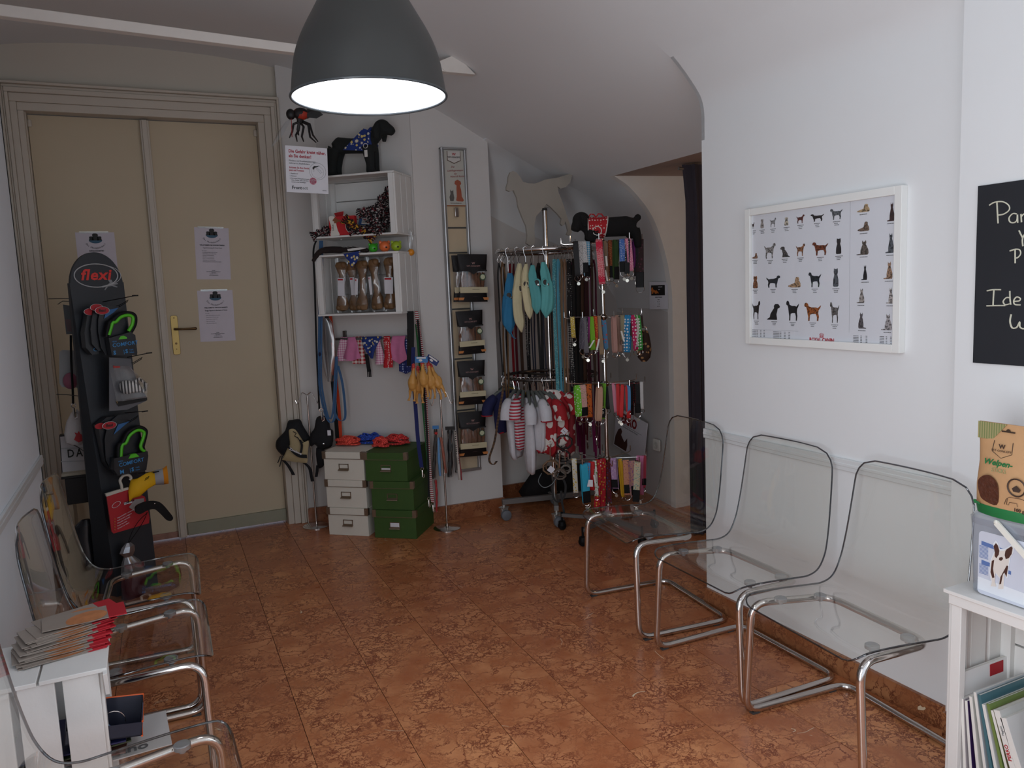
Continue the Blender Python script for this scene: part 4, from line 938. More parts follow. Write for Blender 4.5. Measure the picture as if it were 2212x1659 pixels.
# rubber chickens
RUB = mat('chicken_rubber', (206, 150, 76), .5, var=.12, scale=25); CMB = mat('chicken_comb', (206, 70, 66), .5)
def make_chicken(label, loc, rot, s=1.0):
    t = thing('rubber_chicken', label, 'dog toy', loc, group='rubber chickens hanging in a bunch', rot=rot)
    k = MB()
    k.tube([(0, 0, 0.0), (0, 0, -.03), (0, -.003, -.055), (0, -.006, -.09), (0, -.004, -.12), (0, 0, -.14)], [.012 * s, .011 * s, .02 * s, .029 * s, .024 * s, .01 * s], 12)
    for sx in (-1, 1):
        k.tube([(sx * .008, 0, -.115), (sx * .016, 0, -.145), (sx * .016, 0, -.175), (sx * .018, -.004, -.19)], [.017 * s, .010 * s, .0065 * s, .006 * s], 8)
        for q in (-1, 0, 1): k.tube([(sx * .018, -.004, -.188), (sx * .018 + q * .009, -.012, -.202)], [.005 * s, .003 * s], 6)
        k.ell((sx * .024, 0, -.09), (.009, .012, .026), 8, 6)
    o = k.build('body', RUB, t); remesh(o, .0028, 3)
    k = MB(); k.ell((0, 0, .008), (.012, .012, .014), 10, 8); k.tube([(-.008, 0, .018), (0, 0, .026), (.008, 0, .018)], .005, 6); k.tube([(0, -.008, .008), (0, -.022, .004)], [.005, .002], 6); k.ell((0, -.012, -.006), (.004, .004, .009), 6, 5); k.build('head', CMB, t)
    return t
q = B(905, 785, .30)
ck = make_chicken('rubber chicken hanging farthest left in the bunch', B(893, 795, .30), (0, 0.10, cw))
dup(ck, 'rubber chicken in front in the middle of the bunch', loc=B(912, 786, .33), rot=(0, -.05, cw))
dup(ck, 'rubber chicken behind the middle one, only its legs low in the bunch', loc=B(903, 800, .27), rot=(0, 0, cw + .5))
dup(ck, 'rubber chicken second from the right in the bunch', loc=B(926, 790, .29), rot=(0, -.12, cw - .3))
dup(ck, 'rubber chicken farthest right with one leg splayed out', loc=B(932, 794, .26), rot=(0, -.42, cw - .2))
for lb, px, py, r, c1_, c2_ in (('blue and white header card above the middle rubber chicken', 910, 777, .0, (70, 130, 190), (230, 226, 220)), ('dark blue header card tilted to the right above the rubber chickens', 934, 778, -.6, (40, 56, 110), (214, 212, 210))):
    t = thing('header_card', lb, 'card', B(px, py, .345 if r == 0 else .32), rot=(0, -r, cw))
    k = MB(); k.poly(rrect(-.04, -.018, .04, .018, .003), .002); k.build('card', mat('hdr%s' % ('a' if r == 0 else 'b'), c1_, .5), t, smooth=False)
    k = MB(); k.poly(rrect(-.03, .006, .03, .015, .002), .0008, y=-.0008); k.poly(arc((-.005, -.004), .012, 0, 2 * pi, 12, .007)[:-1], .0008, y=-.0008); k.build('printed_area', mat('hdrp', c2_, .5), t, smooth=False)
# ------------------------------------------------------------------ aluminium display rail with chew bags on the pier
ALU = mat('aluminium', (172, 172, 172), 0.35, 0.85); BEI = mat('beige_panel', (196, 176, 146), .7); DGR = mat('groove_dark', (70, 68, 64), .7)
RC, OC, GC = (176, 30, 44), (206, 112, 44), (34, 96, 52)
INK = mat('ink_black', (20, 20, 20), 0.6); INKR = mat('print_red', (170, 24, 36), 0.6); INKG = mat('ink_grey', (90, 90, 92), .7)
PAPER = mat('paper_white', (222, 220, 226), .6)
dx0, dz0 = 1.788, 0.315
dr_ = thing('display_rail', 'tall narrow aluminium display rail mounted on the white wall pier', 'display rail', (1.876, 4.752, dz0))
Hd = 2.402 - dz0
k = MB(); k.span((-0.078, -0.004, 0.0), (0.078, 0.004, Hd)); k.build('back_panel', BEI, dr_, smooth=False)
k = MB(); k.lathe([(0.012, 0), (0.012, Hd)], 12, (-0.076, -0.012, 0)); k.span((-0.088, -.012, 0), (-0.060, .006, Hd)); k.build('side_profile', ALU, dr_)
k = MB(); k.lathe([(0.010, 0), (0.010, Hd)], 12, (0.080, -0.010, 0)); k.span((0.068, -.010, 0), (0.090, .006, Hd)); k.build('side_profile', ALU, dr_)
k = MB(); k.span((-0.088, -0.02, Hd - 0.012), (0.09, 0.006, Hd)); k.build('top_cap', ALU, dr_, bevel=.002)
k = MB(); k.span((-0.088, -0.02, 0), (0.09, 0.006, 0.018)); k.build('bottom_cap', ALU, dr_, bevel=.002)
for py in (433, 492, 546, 668, 776, 888):
    z = onY(985, py, 4.74).z - dz0
    k = MB(); k.span((-0.060, -0.0065, z - .005), (0.068, -0.004, z + .005)); k.build('slot', DGR, dr_, smooth=False)
sg = MB(); sg.span((-0.060, -0.010, Hd - 0.355), (0.068, -0.005, Hd - 0.013)); sg = sg.build('header_sign', mat('sign_grey', (188, 186, 176), .5), dr_, smooth=False)
k = MB(); k.poly([(-.042, Hd - .02), (.050, Hd - .02), (.050, Hd - .078), (.004, Hd - .098), (-.042, Hd - .078)], .001, y=-.012); k.build('shield_edge', mat('shield_brown', (96, 74, 60), .6), sg, smooth=False)
k = MB(); k.poly([(-.038, Hd - .02), (.046, Hd - .02), (.046, Hd - .075), (.004, Hd - .093), (-.038, Hd - .075)], .001, y=-.0128); k.build('shield', mat('shield_grey', (206, 202, 196), .6), sg, smooth=False)
text(sg, 'W', 0.024, INKR, .004, Hd - .040, y=-.0145, al='CENTER', off=.0004); text(sg, 'VET-CONCEPT', 0.0125, INK, .004, Hd - .058, y=-.0145, al='CENTER', off=.0003)
SCR = mat('script_red', (150, 40, 44), .6)
for s_, x, z in (('Die', -.02, .118), ('Lieblingsrezepte', -.045, .142), ('für', .0, .160), ('Hund & Katze', -.028, .178)): text(sg, s_, 0.0165, SCR, x, Hd - z, y=-.0115, shear=.4, rot=.06)
text(sg, 'www.vet-concept.com', 0.0085, INK, .004, Hd - .342, y=-.0115, al='CENTER')
k = MB(); k.poly([(.015, Hd - .33), (.006, Hd - .325), (.012, Hd - .30), (.012, Hd - .25), (.014, Hd - .232), (.0, Hd - .222), (.004, Hd - .205), (.022, Hd - .196), (.042, Hd - .206), (.046, Hd - .222), (.036, Hd - .232), (.044, Hd - .26), (.046, Hd - .30), (.06, Hd - .325), (.05, Hd - .332)], .001, y=-.0115); k.build('dog_picture', mat('print_rust', (160, 84, 58), .6), sg, smooth=False)
k = MB(); k.poly([(-.034, Hd - .33), (-.038, Hd - .305), (-.03, Hd - .285), (-.032, Hd - .258), (-.026, Hd - .266), (-.016, Hd - .266), (-.010, Hd - .258), (-.010, Hd - .285), (-.006, Hd - .31), (-.012, Hd - .33)], .001, y=-.0115); k.build('cat_picture', mat('print_grey_fur', (92, 88, 84), .7), sg, smooth=False)
k = MB(); k.span((-0.060, -0.014, Hd - 0.362), (0.068, -0.006, Hd - 0.355)); k.build('sign_ledge', mat('ledge_copper', (150, 96, 60), .5), dr_)
hk = MB(); hk.span((-.012, -.03, Hd - .43), (.012, -.006, Hd - .372)); hk.build('empty_hook', CHROME, dr_, bevel=.003)

CHEW = mat('chew_brown', (112, 74, 50), .7, var=.4, scale=60, bump=.4, bscale=80)
BLKF = mat('pack_black', (20, 15, 15), .5, spec=.3); CRM = mat('pack_cream', (196, 184, 150), .5)
def make_chewbag(label, loc, rz, s=1.0, tilt=0.0):
    t = thing('chew_bag', label, 'chew bag', loc, group='black chew bags on the display rail', rot=(0, tilt, rz)); W = .098 * s; Hh = .30 * s
    def pil(z0, z1, w0, w1, d0, d1, n=6):
        rings = []
        for i in range(n + 1):
            f = i / n; w_ = w0 + (w1 - w0) * f; d = d0 + (d1 - d0) * f; z = z0 + (z1 - z0) * f
            rings.append([(w_ * (abs(cos(a)) ** .7) * (1 if cos(a) > 0 else -1), d * sin(a) * (1 + .12 * sin(5 * a + i)), z) for a in [2 * pi * j / 24 for j in range(24)]])
        return rings
    k = MB(); k.loft(pil(-.105 * s, 0, W * .93, W, .02, .004)); k.build('top_film', BLKF, t, ang=60)
    k = MB(); k.loft(pil(-Hh, -.235 * s, W, W * .93, .006, .022)); k.build('bottom_film', BLKF, t, ang=60)
    k = MB(); k.loft(pil(-.237 * s, -.103 * s, W * .93, W * .93, .024, .021)); k.build('clear_window', BAG, t, ang=25)
    k = MB()
    rr = random.Random(int(s * 991) + int(loc[2] * 100))
    for i in range(7):
        x = -W * .7 + i * W * .23; k.tube([(x + rr.uniform(-.006, .006), 0, -.232 * s), (x + rr.uniform(-.008, .008), -.004, -.17 * s), (x + rr.uniform(-.006, .006), 0, -.115 * s)], [.011, .013, .009], 7)
    o = k.build('chew_sticks', CHEW, t); o['kind'] = 'stuff'
    k = MB(); k.poly([(-W * .9, -.098 * s), (W * .9, -.098 * s), (W * .9, -.108 * s), (W * .3, -.108 * s), (0, -.128 * s), (-W * .3, -.108 * s), (-W * .9, -.108 * s)], .0015, y=-.0255); k.build('label_notch', BLKF, t, smooth=False)
    k = MB(); k.span((-W * .93, -.0275, -.244 * s), (W * .93, -.022, -.206 * s)); k.build('cream_band', CRM, t, bevel=.002)
    k = MB(); k.poly(arc((W * .6, -.145 * s), .021 * s, 0, 2 * pi, 18)[:-1], .001, y=-.0275); k.build('round_badge', mat('badge_green', (54, 74, 48), .5), t, smooth=False)
    k = MB(); k.poly(arc((W * .6, -.143 * s), .015 * s, 0, 2 * pi, 18)[:-1], .001, y=-.0285); k.build('badge_centre', mat('badge_pale', (190, 194, 160), .5), t, smooth=False)
    for sx in (-1, 1):
        k = MB(); k.poly([(sx * W, -.288 * s), (sx * W, -.272 * s), (sx * W * .62, -.272 * s), (sx * W * .7, -.288 * s)], .001, y=-.0195); k.build('orange_corner', mat('pack_orange', (196, 120, 56), .5), t, smooth=False)
    text(t, 'W', .020 * s, mat('pack_print', (170, 130, 124), .5), 0, -.058 * s, y=-.0215, al='CENTER', off=.0003); text(t, 'VET-CONCEPT', .0135 * s, MC['pack_print'], 0, -.076 * s, y=-.0225, al='CENTER')
    text(t, 'KAUROLLEN', .008 * s, mat('pack_ink', (96, 84, 60), .5), .012, -.222 * s, y=-.0285, al='CENTER'); text(t, '. . . . .', .012 * s, MC['pack_print'], .01, -.262 * s, y=-.0245, al='CENTER')
    k = MB(); k.torus((0, .006, -.012), .008, .0018, 12, 6, 'X'); k.build('peg_hook', CHROME, t)
    return t
for lb, px, py, s, d, r, tl in (('front top chew bag on the display rail', 1020, 549, 1.0, 4.625, 0.02, .03), ('chew bag half hidden behind the top one at its left', 1006, 551, .98, 4.69, 0.0, 0), ('second chew bag from the top on the display rail', 1013, 671, .93, 4.66, 0.04, -.02),
                            ('third chew bag from the top on the display rail', 1017, 779, .95, 4.65, -.02, .01), ('bottom chew bag on the display rail beside the slim stand', 1019, 889, .98, 4.65, .0, .02)):
    p = onY(px, py, d); make_chewbag(lb, p, r - .12, s, tl)

# ------------------------------------------------------------------ hanging sign and mosquito
SY = 4.62
a_ = onY(614, 314, SY); b_ = onY(705, 321, SY); c_ = onY(711, 418, SY); d_ = onY(621, 415, SY)
ctr = (a_ + b_ + c_ + d_) / 4; Wf = (b_ - a_).length; Hf = (a_ - d_).length; rt_ = atan2((b_ - a_).z, (b_ - a_).x)
sn = thing('hanging_sign', 'white sign with red German headline hanging beside the door casing', 'sign', ctr, rot=(0, -rt_, 0))
hw, hh = Wf / 2, Hf / 2
k = MB(); k.span((-hw, 0, -hh), (hw, .002, hh)); k.build('board', mat('sign_white', (230, 230, 236), .5), sn, smooth=False)
HR = mat('headline_red', (176, 24, 50), .6)
text(sn, 'Die Gefahr kreist näher,', .0245, HR, -hw + .018, hh - .030, off=.0006, sx=.86); text(sn, 'als Sie denken!', .0245, HR, -hw + .018, hh - .056, off=.0006, sx=.86)
text(sn, 'Moskitos sind Krankheitsüberträger –', .0125, INK, -hw + .018, hh - .082, sx=.83); text(sn, 'nicht nur in Urlaubsländern', .0125, INK, -hw + .018, hh - .096, sx=.83)
text(sn, 'Schützen Sie Ihre Hunde', .0135, HR, -hw + .018, hh - .120, off=.0003, sx=.83); text(sn, 'jetzt mit Frontect:', .0135, HR, -hw + .018, hh - .135, off=.0003, sx=.83)
for i, s_ in enumerate(('1. Repellierend', '2. Abtötend', '3. Mit breitem Wirkspektrum gegen', '    Flöhe, Zecken, Sand- und Stech-', '    mücken sowie Stechfliegen')): text(sn, s_, .0088, INK, -hw + .02, hh - (.153, .167, .180, .190, .200)[i], sx=.85)
text(sn, 'Front', .0245, INK, -hw + .030, -hh + .026, off=.0006); text(sn, 'ect', .0245, INKG, -hw + .088, -hh + .026)
text(sn, 'MERIAL', .0075, INKG, hw - .034, -hh + .018)
cx2, cz2 = hw - .058, -.005
k = MB(); k.torus((cx2, -.0004, cz2), .047, .0007, 32, 4); k.torus((cx2, -.0004, cz2 - .004), .034, .0005, 32, 4); k.build('printed_circles', INKG, sn)
k = MB(); k.poly([(cx2 + x, cz2 + z) for x, z in ((-.03, .018), (-.02, .03), (-.005, .03), (.012, .034), (-.002, .024), (-.016, .020), (-.022, .008))], .0006, y=-.0008)
for q in (((-.012, .02), (.004, .004), (.018, -.012)), ((-.02, .016), (-.022, -.002)), ((-.005, .02), (.016, .006), (.026, -.008))): k.tube([(cx2 + x, -.0006, cz2 + z) for x, z in q], .0006, 4)
k.build('mosquito_picture', INK, sn, smooth=False)
k = MB(); k.poly(arc((cx2 - .028, -hh + .068), .020, 0, 2 * pi, 24)[:-1], .0006, y=-.001); k.build('seal_edge', mat('seal_pink', (206, 130, 150), .6), sn, smooth=False)
k = MB(); k.poly(arc((cx2 - .028, -hh + .068), .0165, 0, 2 * pi, 24)[:-1], .0006, y=-.0016); k.build('seal', mat('seal_magenta', (160, 36, 78), .6), sn, smooth=False)
for i in range(4): text(sn, ('GEGEN', 'FLÖHE UND', 'ZECKEN +', 'MÜCKEN')[i], .0062, MC['sign_white'], cx2 - .028, -hh + .078 - i * .007, y=-.002, al='CENTER')
k = MB(); k.torus((0, .001, hh - .006), .003, .0008, 10, 5); k.tube([(0, .001, hh - .003), (0, .001, hh + .075)], .0005, 4); k.build('thread', mat('nylon_thread', (200, 200, 200), .3), sn)
mo = thing('mosquito_model', 'large black and red mosquito model hanging above the white sign', 'insect model', onY(652, 255, SY))
s1 = (onY(653, 255, SY) - onY(652, 255, SY)).length
def mp_(px, py, dy=0.0): v = onY(px, py, SY + dy) - onY(652, 255, SY); return (v.x, dy, v.z)
k = MB(); k.ell(mp_(628, 247), (.026, .024, .030), 14, 10); k.build('head', mat('insect_black', (20, 18, 20), .5), mo); MB_ = MC['insect_black']
k = MB(); k.ell(mp_(650, 246), (.045, .032, .034), 16, 12); k.build('thorax', pattern('insect_red', 'rope', (24, 16, 18), (170, 50, 30), 22, rough=.6), mo)
k = MB(); k.tube([mp_(660, 248), mp_(680, 238), mp_(700, 228), mp_(720, 222)], [.024, .022, .018, .006], 10); k.build('abdomen', MB_, mo)
k = MB(); k.tube([mp_(648, 258), mp_(647, 266)], [.02, .012], 8); k.build('leg_mount', MB_, mo)
for P in (((645, 264), (634, 268), (631, 285), (625, 298)), ((647, 266), (645, 282), (639, 292), (642, 306)), ((650, 266), (656, 274), (652, 295), (656, 306)), ((654, 264), (666, 270), (670, 296), (683, 308)), ((654, 262), (669, 268), (676, 292), (687, 306)), ((646, 264), (643, 280), (645, 292))):
    k = MB(); k.tube([mp_(a, b, .012 * (i % 2)) for i, (a, b) in enumerate(P)], [.007, .007, .006, .003][:len(P)] if len(P) == 4 else [.007, .007, .004], 7); k.build('leg', MB_, mo)
k = MB(); k.tube([mp_(629, 256, -.01), mp_(630, 275, -.012), mp_(631, 296, -.01)], .0022, 6); k.build('proboscis', mat('proboscis_red', (150, 26, 26), .5), mo)
WG = clear('insect_wing', (.72, .72, .74), 1.5, .1)
k = MB(); k.add([mp_(628, 256, .02), mp_(618, 262, .025), mp_(600, 285, .03), mp_(585, 318, .03), mp_(590, 315, .03), mp_(612, 290, .028), mp_(626, 264, .022)], [(0, 1, 2, 3, 4, 5, 6)]); k.build('wing', WG, mo, smooth=False)
k = MB(); k.add([mp_(660, 236, -.02), mp_(690, 240, -.02), mp_(698, 248, -.02), mp_(684, 256, -.02), mp_(664, 254, -.02)], [(0, 1, 2, 3, 4)]); k.build('wing', MB_, mo, smooth=False)
k = MB(); k.add([mp_(662, 232, .02), mp_(700, 235, .02), mp_(716, 244, .02), mp_(700, 246, .02), mp_(668, 240, .02)], [(0, 1, 2, 3, 4)]); k.build('wing', WG, mo, smooth=False)
p = Vector(mp_(652, 240)); k = MB(); k.tube([tuple(p), (p.x, p.y, vz(mo.location.x) - mo.location.z + .004)], .0006, 4); k.build('thread', MC['nylon_thread'], mo)

# ------------------------------------------------------------------ slim chrome hanger stands
def make_stand(label, x, y, ztop, arms):
    t = thing('hanger_stand', label, 'stand', (x, y, 0))
    k = MB(); k.lathe([(0.088, 0), (0.088, .004), (0.07, .010), (0.03, .013), (0.012, .016), (0.010, .03), (.001, .03)], 36, caps=False); k.lathe([(.0875, 0), (.0001, 0)], 36, caps=False); k.build('base', CHROME, t)
    k = MB(); k.tube([(0, 0, .02), (0, 0, ztop)], .0065, 10); k.build('pole', CHROME, t)
    for a in arms: k = MB(); k.tube(spline(a, 4), .003, 7); k.build('hook_arm', CHROME, t)
    return t
Ls = onZ(684, 1136, 0); rgt = Vector((0.903, -0.428, 0))
def arm(side, zt, l=.06, dr=.045, up=.012): return [(0, 0, zt)] + [tuple(rgt * (side * l * f) + Vector((0, 0, zt + dz))) for f, dz in ((.3, up), (.6, up), (1.0, -dr), (1.15, -dr - .01), (1.3, -dr + .012))]
zL = 0.875
make_stand('slim chrome stand left of the white boxes holding dog harnesses', Ls.x, Ls.y + .0, zL, [arm(-1, zL), arm(1, zL, .055)])
zR = 0.865; Rs = Vector((1.655, 4.60, 0))
make_stand('slim chrome stand right of the green boxes holding packed chews', Rs.x, Rs.y, zR, [arm(-1, zR, .05, .06), arm(1, zR, .06, .05)])
def Lp(px, py, d=0.0): return onP(px, py, Ls + Vector((0, 0, 0)) - Vector((.42, .9, 0)) * d, (.42, .9, 0))
def blob(pts2, t_, name, m, parent, f, d=0.0):
    """padded shape: pixel outline f() mapped on the hanging plane, with rounded thickness"""
    c = [f(px, py, d) for px, py in pts2]; n = len(c); cen = sum(c, Vector()) / n; back = Vector((.42, .9, 0)) * t_
    rings = []
    for sc_, q in ((.55, -.5), (.85, -.38), (1.0, 0.0), (.85, .38), (.55, .5)): rings.append([cen + (p - cen) * sc_ + back * q for p in c])
    k = MB(); k.loft(rings); o = k.build(name, m, parent, ang=80); return o
def sm(P, n=3): return [tuple(p) for p in spline([(a, b) for a, b in P], n, True)]
TANC = mat('canvas_tan', (178, 160, 122), .85, bump=.2, bscale=200); HBK = mat('harness_black', (18, 18, 22), .85, bump=.2, bscale=150)
t = thing('dog_harness', 'tan and black padded dog harness with lettered band on the left stand', 'dog harness')
blob(sm([(622, 910), (632, 907), (648, 906), (655, 920), (668, 942), (668, 950), (650, 960), (624, 985), (612, 985), (597, 970), (596, 955), (602, 945), (616, 930)]), .075, 'padding', HBK, t, Lp)
blob(sm([(625, 928), (638, 928), (650, 945), (657, 955), (667, 953), (664, 985), (664, 998), (655, 1000), (612, 994), (611, 990), (620, 970), (626, 960), (624, 940)]), .03, 'canvas_panel', TANC, t, Lp, .045)
k = MB(); k.ribbon(spline([Lp(621, 963, .075), Lp(632, 975, .08), Lp(645, 984, .08), Lp(663, 986, .075)], 4), .022, (0, 0, 1), .003); bd_ = k.build('lettered_band', HBK, t, ang=60)
q0 = Lp(624, 967, .084); tt = thing('x', 'x', 'x'); bpy.data.objects.remove(tt)
text(t, 'Zoolove', .020, PAPER, 0, 0, y=0, off=.0006, R=Matrix.Translation(Lp(625, 969, .087)) @ Matrix.Rotation(radians(-25), 4, 'Z') @ Matrix.Rotation(radians(28), 4, 'Y'), sx=1.25)
for P in (((612, 994), (622, 1005), (630, 1018), (634, 1026)), ((655, 998), (668, 1010), (672, 1025), (675, 1040)), ((606, 985), (600, 1000)), ((610, 985), (604, 1008))):
    k = MB(); k.ribbon(spline([Lp(a, b, .03) for a, b in P], 3), .020 if P[0][0] in (612, 655) else .006, rgt, .005); k.build('strap', HBK, t, ang=60)
k = MB()
for P in (((633, 932), (640, 936), (636, 942), (644, 946)), ((642, 944), (648, 952), (655, 956))): k.tube([Lp(a, b, .072) for a, b in P], .003, 5)
k.build('zigzag_stitch', HBK, t)
k = MB(); k.ribbon(spline([Lp(648, 950, .078), Lp(652, 962, .08), Lp(650, 978, .08)], 3), .014, rgt, .004); k.build('strap', HBK, t, ang=60)
t = thing('dog_harness', 'black dog harness with a white price tag on the left stand', 'dog harness')
blob(sm([(684, 902), (700, 898), (710, 905), (714, 925), (720, 932), (718, 962), (704, 970), (692, 972), (680, 960), (672, 965), (668, 950), (672, 935), (679, 925)]), .07, 'padding', HBK, t, Lp, .01)
blob(sm([(683, 968), (700, 968), (701, 1000), (695, 1010), (686, 1008)]), .04, 'lower_strap_bundle', HBK, t, Lp, .01)
k = MB(); k.ribbon([Lp(686, 1005, .02), Lp(685, 1018, .02), Lp(683, 1030, .02)], .018, rgt, .005); k.build('strap', HBK, t, ang=60)
k = MB(); q = Lp(711, 935, .06); k.box(q, (.022, .001, .034), radians(-25)); k.build('price_tag', PAPER, t, smooth=False)
k = MB(); k.lathe([(.006, 0), (.006, .004), (.001, .005)], 12, Lp(699, 959, .055), axis='Y'); k.build('stud', CHROME, t)
t = thing('snap_clip', 'steel trigger clip of the long black leash above the black harness', 'clip'); snap(t, Lp(694, 886, .05), 1.3)

def Rp(px, py, d=0.0): return onP(px, py, Rs - Vector((.42, .9, 0)) * d, (.42, .9, 0))
def pack(label, P, colr, nm, w, header=None, clearw=None, dots=None, d=.0, cat='chew pack'):
    t = thing('chew_pack', label, cat, group='chew packs on the right chrome stand')
    pts = spline([Rp(a, b, d) for a, b in P], 4)
    k = MB(); n = len(pts); k.tube(pts, [w * (.5 if i in (0, n - 1) else .62 + .08 * sin(i * 1.7)) for i in range(n)], 8); k.build('contents', dots or mat(nm, colr, .5, var=.2, scale=60), t)
    k = MB()
    rings = []
    for i, p in enumerate(pts):
        rings.append([p + rgt * (w * .9 * cos(a)) + Vector((.42, .9, 0)) * (w * .55 * sin(a) * (1 + .2 * sin(3 * a + i))) for a in [2 * pi * j / 12 for j in range(12)]])
    k.loft(rings); k.build('clear_sleeve', BAG, t, ang=20)
    if header: k = MB(); k.box(Rp(P[0][0], P[0][1] - 1, d + w * .5), (w * 2.2, .003, .022), radians(-25)); k.build('header', header, t, smooth=False)
    return t
BLH = mat('header_blue', (46, 116, 176), .5)
pack('chew pack with blue header and red ball, farthest left on the right stand', [(941, 924), (940, 960), (938, 1000), (937, 1034)], (36, 30, 28), 'chew_dark', .018, BLH, d=.02)
k = MB(); k.ell(Rp(942, 936, .05), .010, 12, 8); o = k.build('red_ball', mat('ball_red', (190, 40, 36), .4)); o.name = 'ball_toy'; tag(o, 'tiny red ball in the blue headed pack on the right stand', 'ball')
pack('slim light blue chew pack on the right stand', [(948, 945), (948, 985), (951, 1028)], (96, 150, 200), 'chew_blue', .014, d=.04)
pack('slim red-brown chew pack on the right stand', [(952, 944), (957, 975), (963, 1022)], (150, 80, 58), 'chew_redbrown', .014, d=.05)
pack('wide black glossy chew pack on the right stand', [(972, 926), (972, 960), (973, 1000), (971, 1030)], (18, 18, 20), 'chew_black', .027, BLKF, d=.0)
pack('cream chew pack with black paw marks on the right stand', [(983, 930), (987, 970), (991, 1010), (993, 1036)], (0, 0, 0), 'x', .013, dots=pattern('paw_marks', 'dots', (196, 186, 176), (30, 26, 26), 70), d=.03)
pack('narrow red chew pack behind the paw marked one', [(985, 935), (990, 980), (995, 1015), (997, 1037)], (168, 34, 44), 'chew_red', .008, d=.01)
pack('long clear sleeve ending in a red pack near the wall base', [(941, 1036), (943, 1060), (943, 1085), (943, 1106)], (176, 30, 36), 'chew_red2', .012, d=-.02)

# ------------------------------------------------------------------ alcove: cut-out dog, notice, board, dark shape on the floor
DY = 4.50
D4 = [(205, 240), (205, 265), (230, 278), (262, 268), (290, 330), (300, 400), (330, 480), (365, 560), (375, 640), (366, 700), (400, 722), (437, 700), (435, 640), (430, 560), (445, 480), (500, 420), (530, 380), (560, 400), (620, 460), (652, 500), (645, 540), (660, 558), (677, 546), (685, 520), (697, 560), (707, 600), (695, 630), (720, 635), (737, 610), (725, 560), (700, 490), (672, 400), (650, 340), (628, 285), (620, 235), (645, 255), (690, 240), (722, 208), (745, 130), (700, 140), (620, 165), (520, 180), (480, 198), (430, 214), (380, 210), (340, 200), (315, 160), (285, 122), (260, 110), (235, 122), (220, 160), (218, 200)]
P_ = [onY(1040 + x / 3.77, 340 + y / 3.77, DY) for x, y in D4]; org = Vector((2.40, DY, 1.8))
t = thing('dog_cutout', 'pale grey wooden dog silhouette mounted on top of the round rack pole', 'wall decoration', org)
k = MB(); k.poly([(p.x - org.x, p.z - org.z) for p in P_], .018); k.build('silhouette', mat('cutout_grey', (166, 160, 150), .8), t, smooth=False)
zb = onY(1181, 445, DY)
k = MB(); k.span((zb.x - org.x - .03, .016, zb.z - org.z - .005), (zb.x - org.x + .03, .034, zb.z - org.z + .05)); k.build('mounting_block', mat('cutout_grey', (166, 160, 150)), t, smooth=False)
rm = radians(-90)
t = thing('notice', 'small white notice with a black panel and orange figure taped in the alcove', 'notice', (3.117, 4.305, 1.42), rm)
k = MB(); k.poly([(-.103, -.092), (.103, -.09), (.10, .085), (.02, .089), (-.10, .09)], .001); k.build('paper', PAPER, t, smooth=False)
k = MB(); k.span((-.082, -.001, .0), (.07, 0, .068)); k.build('black_panel', INK, t, smooth=False)
k = MB(); k.poly([(-.075 + x * .05, .012 + z * .042) for x, z in DOGP], .0006, y=-.0018); k.poly([(-.028 + x * .03, .012 + z * .025) for x, z in DOGP], .0006, y=-.0018); k.build('orange_figure', mat('print_orange', (206, 116, 46), .6), t, smooth=False)
for i, (s_, x) in enumerate((('hundesalon', .02), ('wien', .02))): text(t, s_, .010, PAPER, -.0, .056 - i * .016, y=-.002)
for i, s_ in enumerate(('UNSERE ÖFFNUNG', 'Zeiten', 'Mo - Fr', '9 - 18', 'Sa 9 - 12')): text(t, s_, .009, INK, 0, -.012 - i * .015, al='CENTER')
t = thing('poster_board', 'white board with dark red PERRO lettering leaning in the alcove behind the collars', 'poster', (3.112, 4.66, .475), rot=(0, radians(11), rm))
k = MB(); k.span((-.20, -.004, -.20), (.19, .004, .10)); k.build('board', PAPER, t, smooth=False)
text(t, 'PERRO', .095, mat('perro_red', (134, 22, 30), .6), -.045, .040, y=-.0045, al='CENTER', off=.004, sx=.82)
k = MB(); k.span((-.15, -.0048, -.005), (.14, -.004, -.003)); k.build('line', INKG, t, smooth=False)
text(t, 'die besten Stücke für Hunde', .016, INKG, 0, -.018, y=-.0045, al='CENTER')
k = MB(); k.poly([(-.19, -.19), (-.18, -.12), (-.15, -.06), (-.12, -.04), (-.10, -.06), (-.11, -.09), (-.06, -.13), (-.03, -.09), (-.02, -.14), (-.03, -.19)], .001, y=-.005); k.build('person_picture', mat('print_dark_brown', (70, 34, 28), .6), t, smooth=False)
BB = mat('dark_rough_matte', (16, 15, 17), .9, bump=.3, bscale=60)  # near-black, rough and bumpy, for the bulky shape below
o = blob([(1120, 1062), (1135, 1040), (1150, 1018), (1180, 1008), (1240, 1000), (1300, 1005), (1345, 1030), (1350, 1072), (1240, 1076), (1130, 1078)], .24, 'floor_dark_shape', BB, None, lambda px, py, d=0: onY(px, py, 4.86), 0); tag(o, 'black bulky shape lying on the floor at the back of the alcove', 'bag')
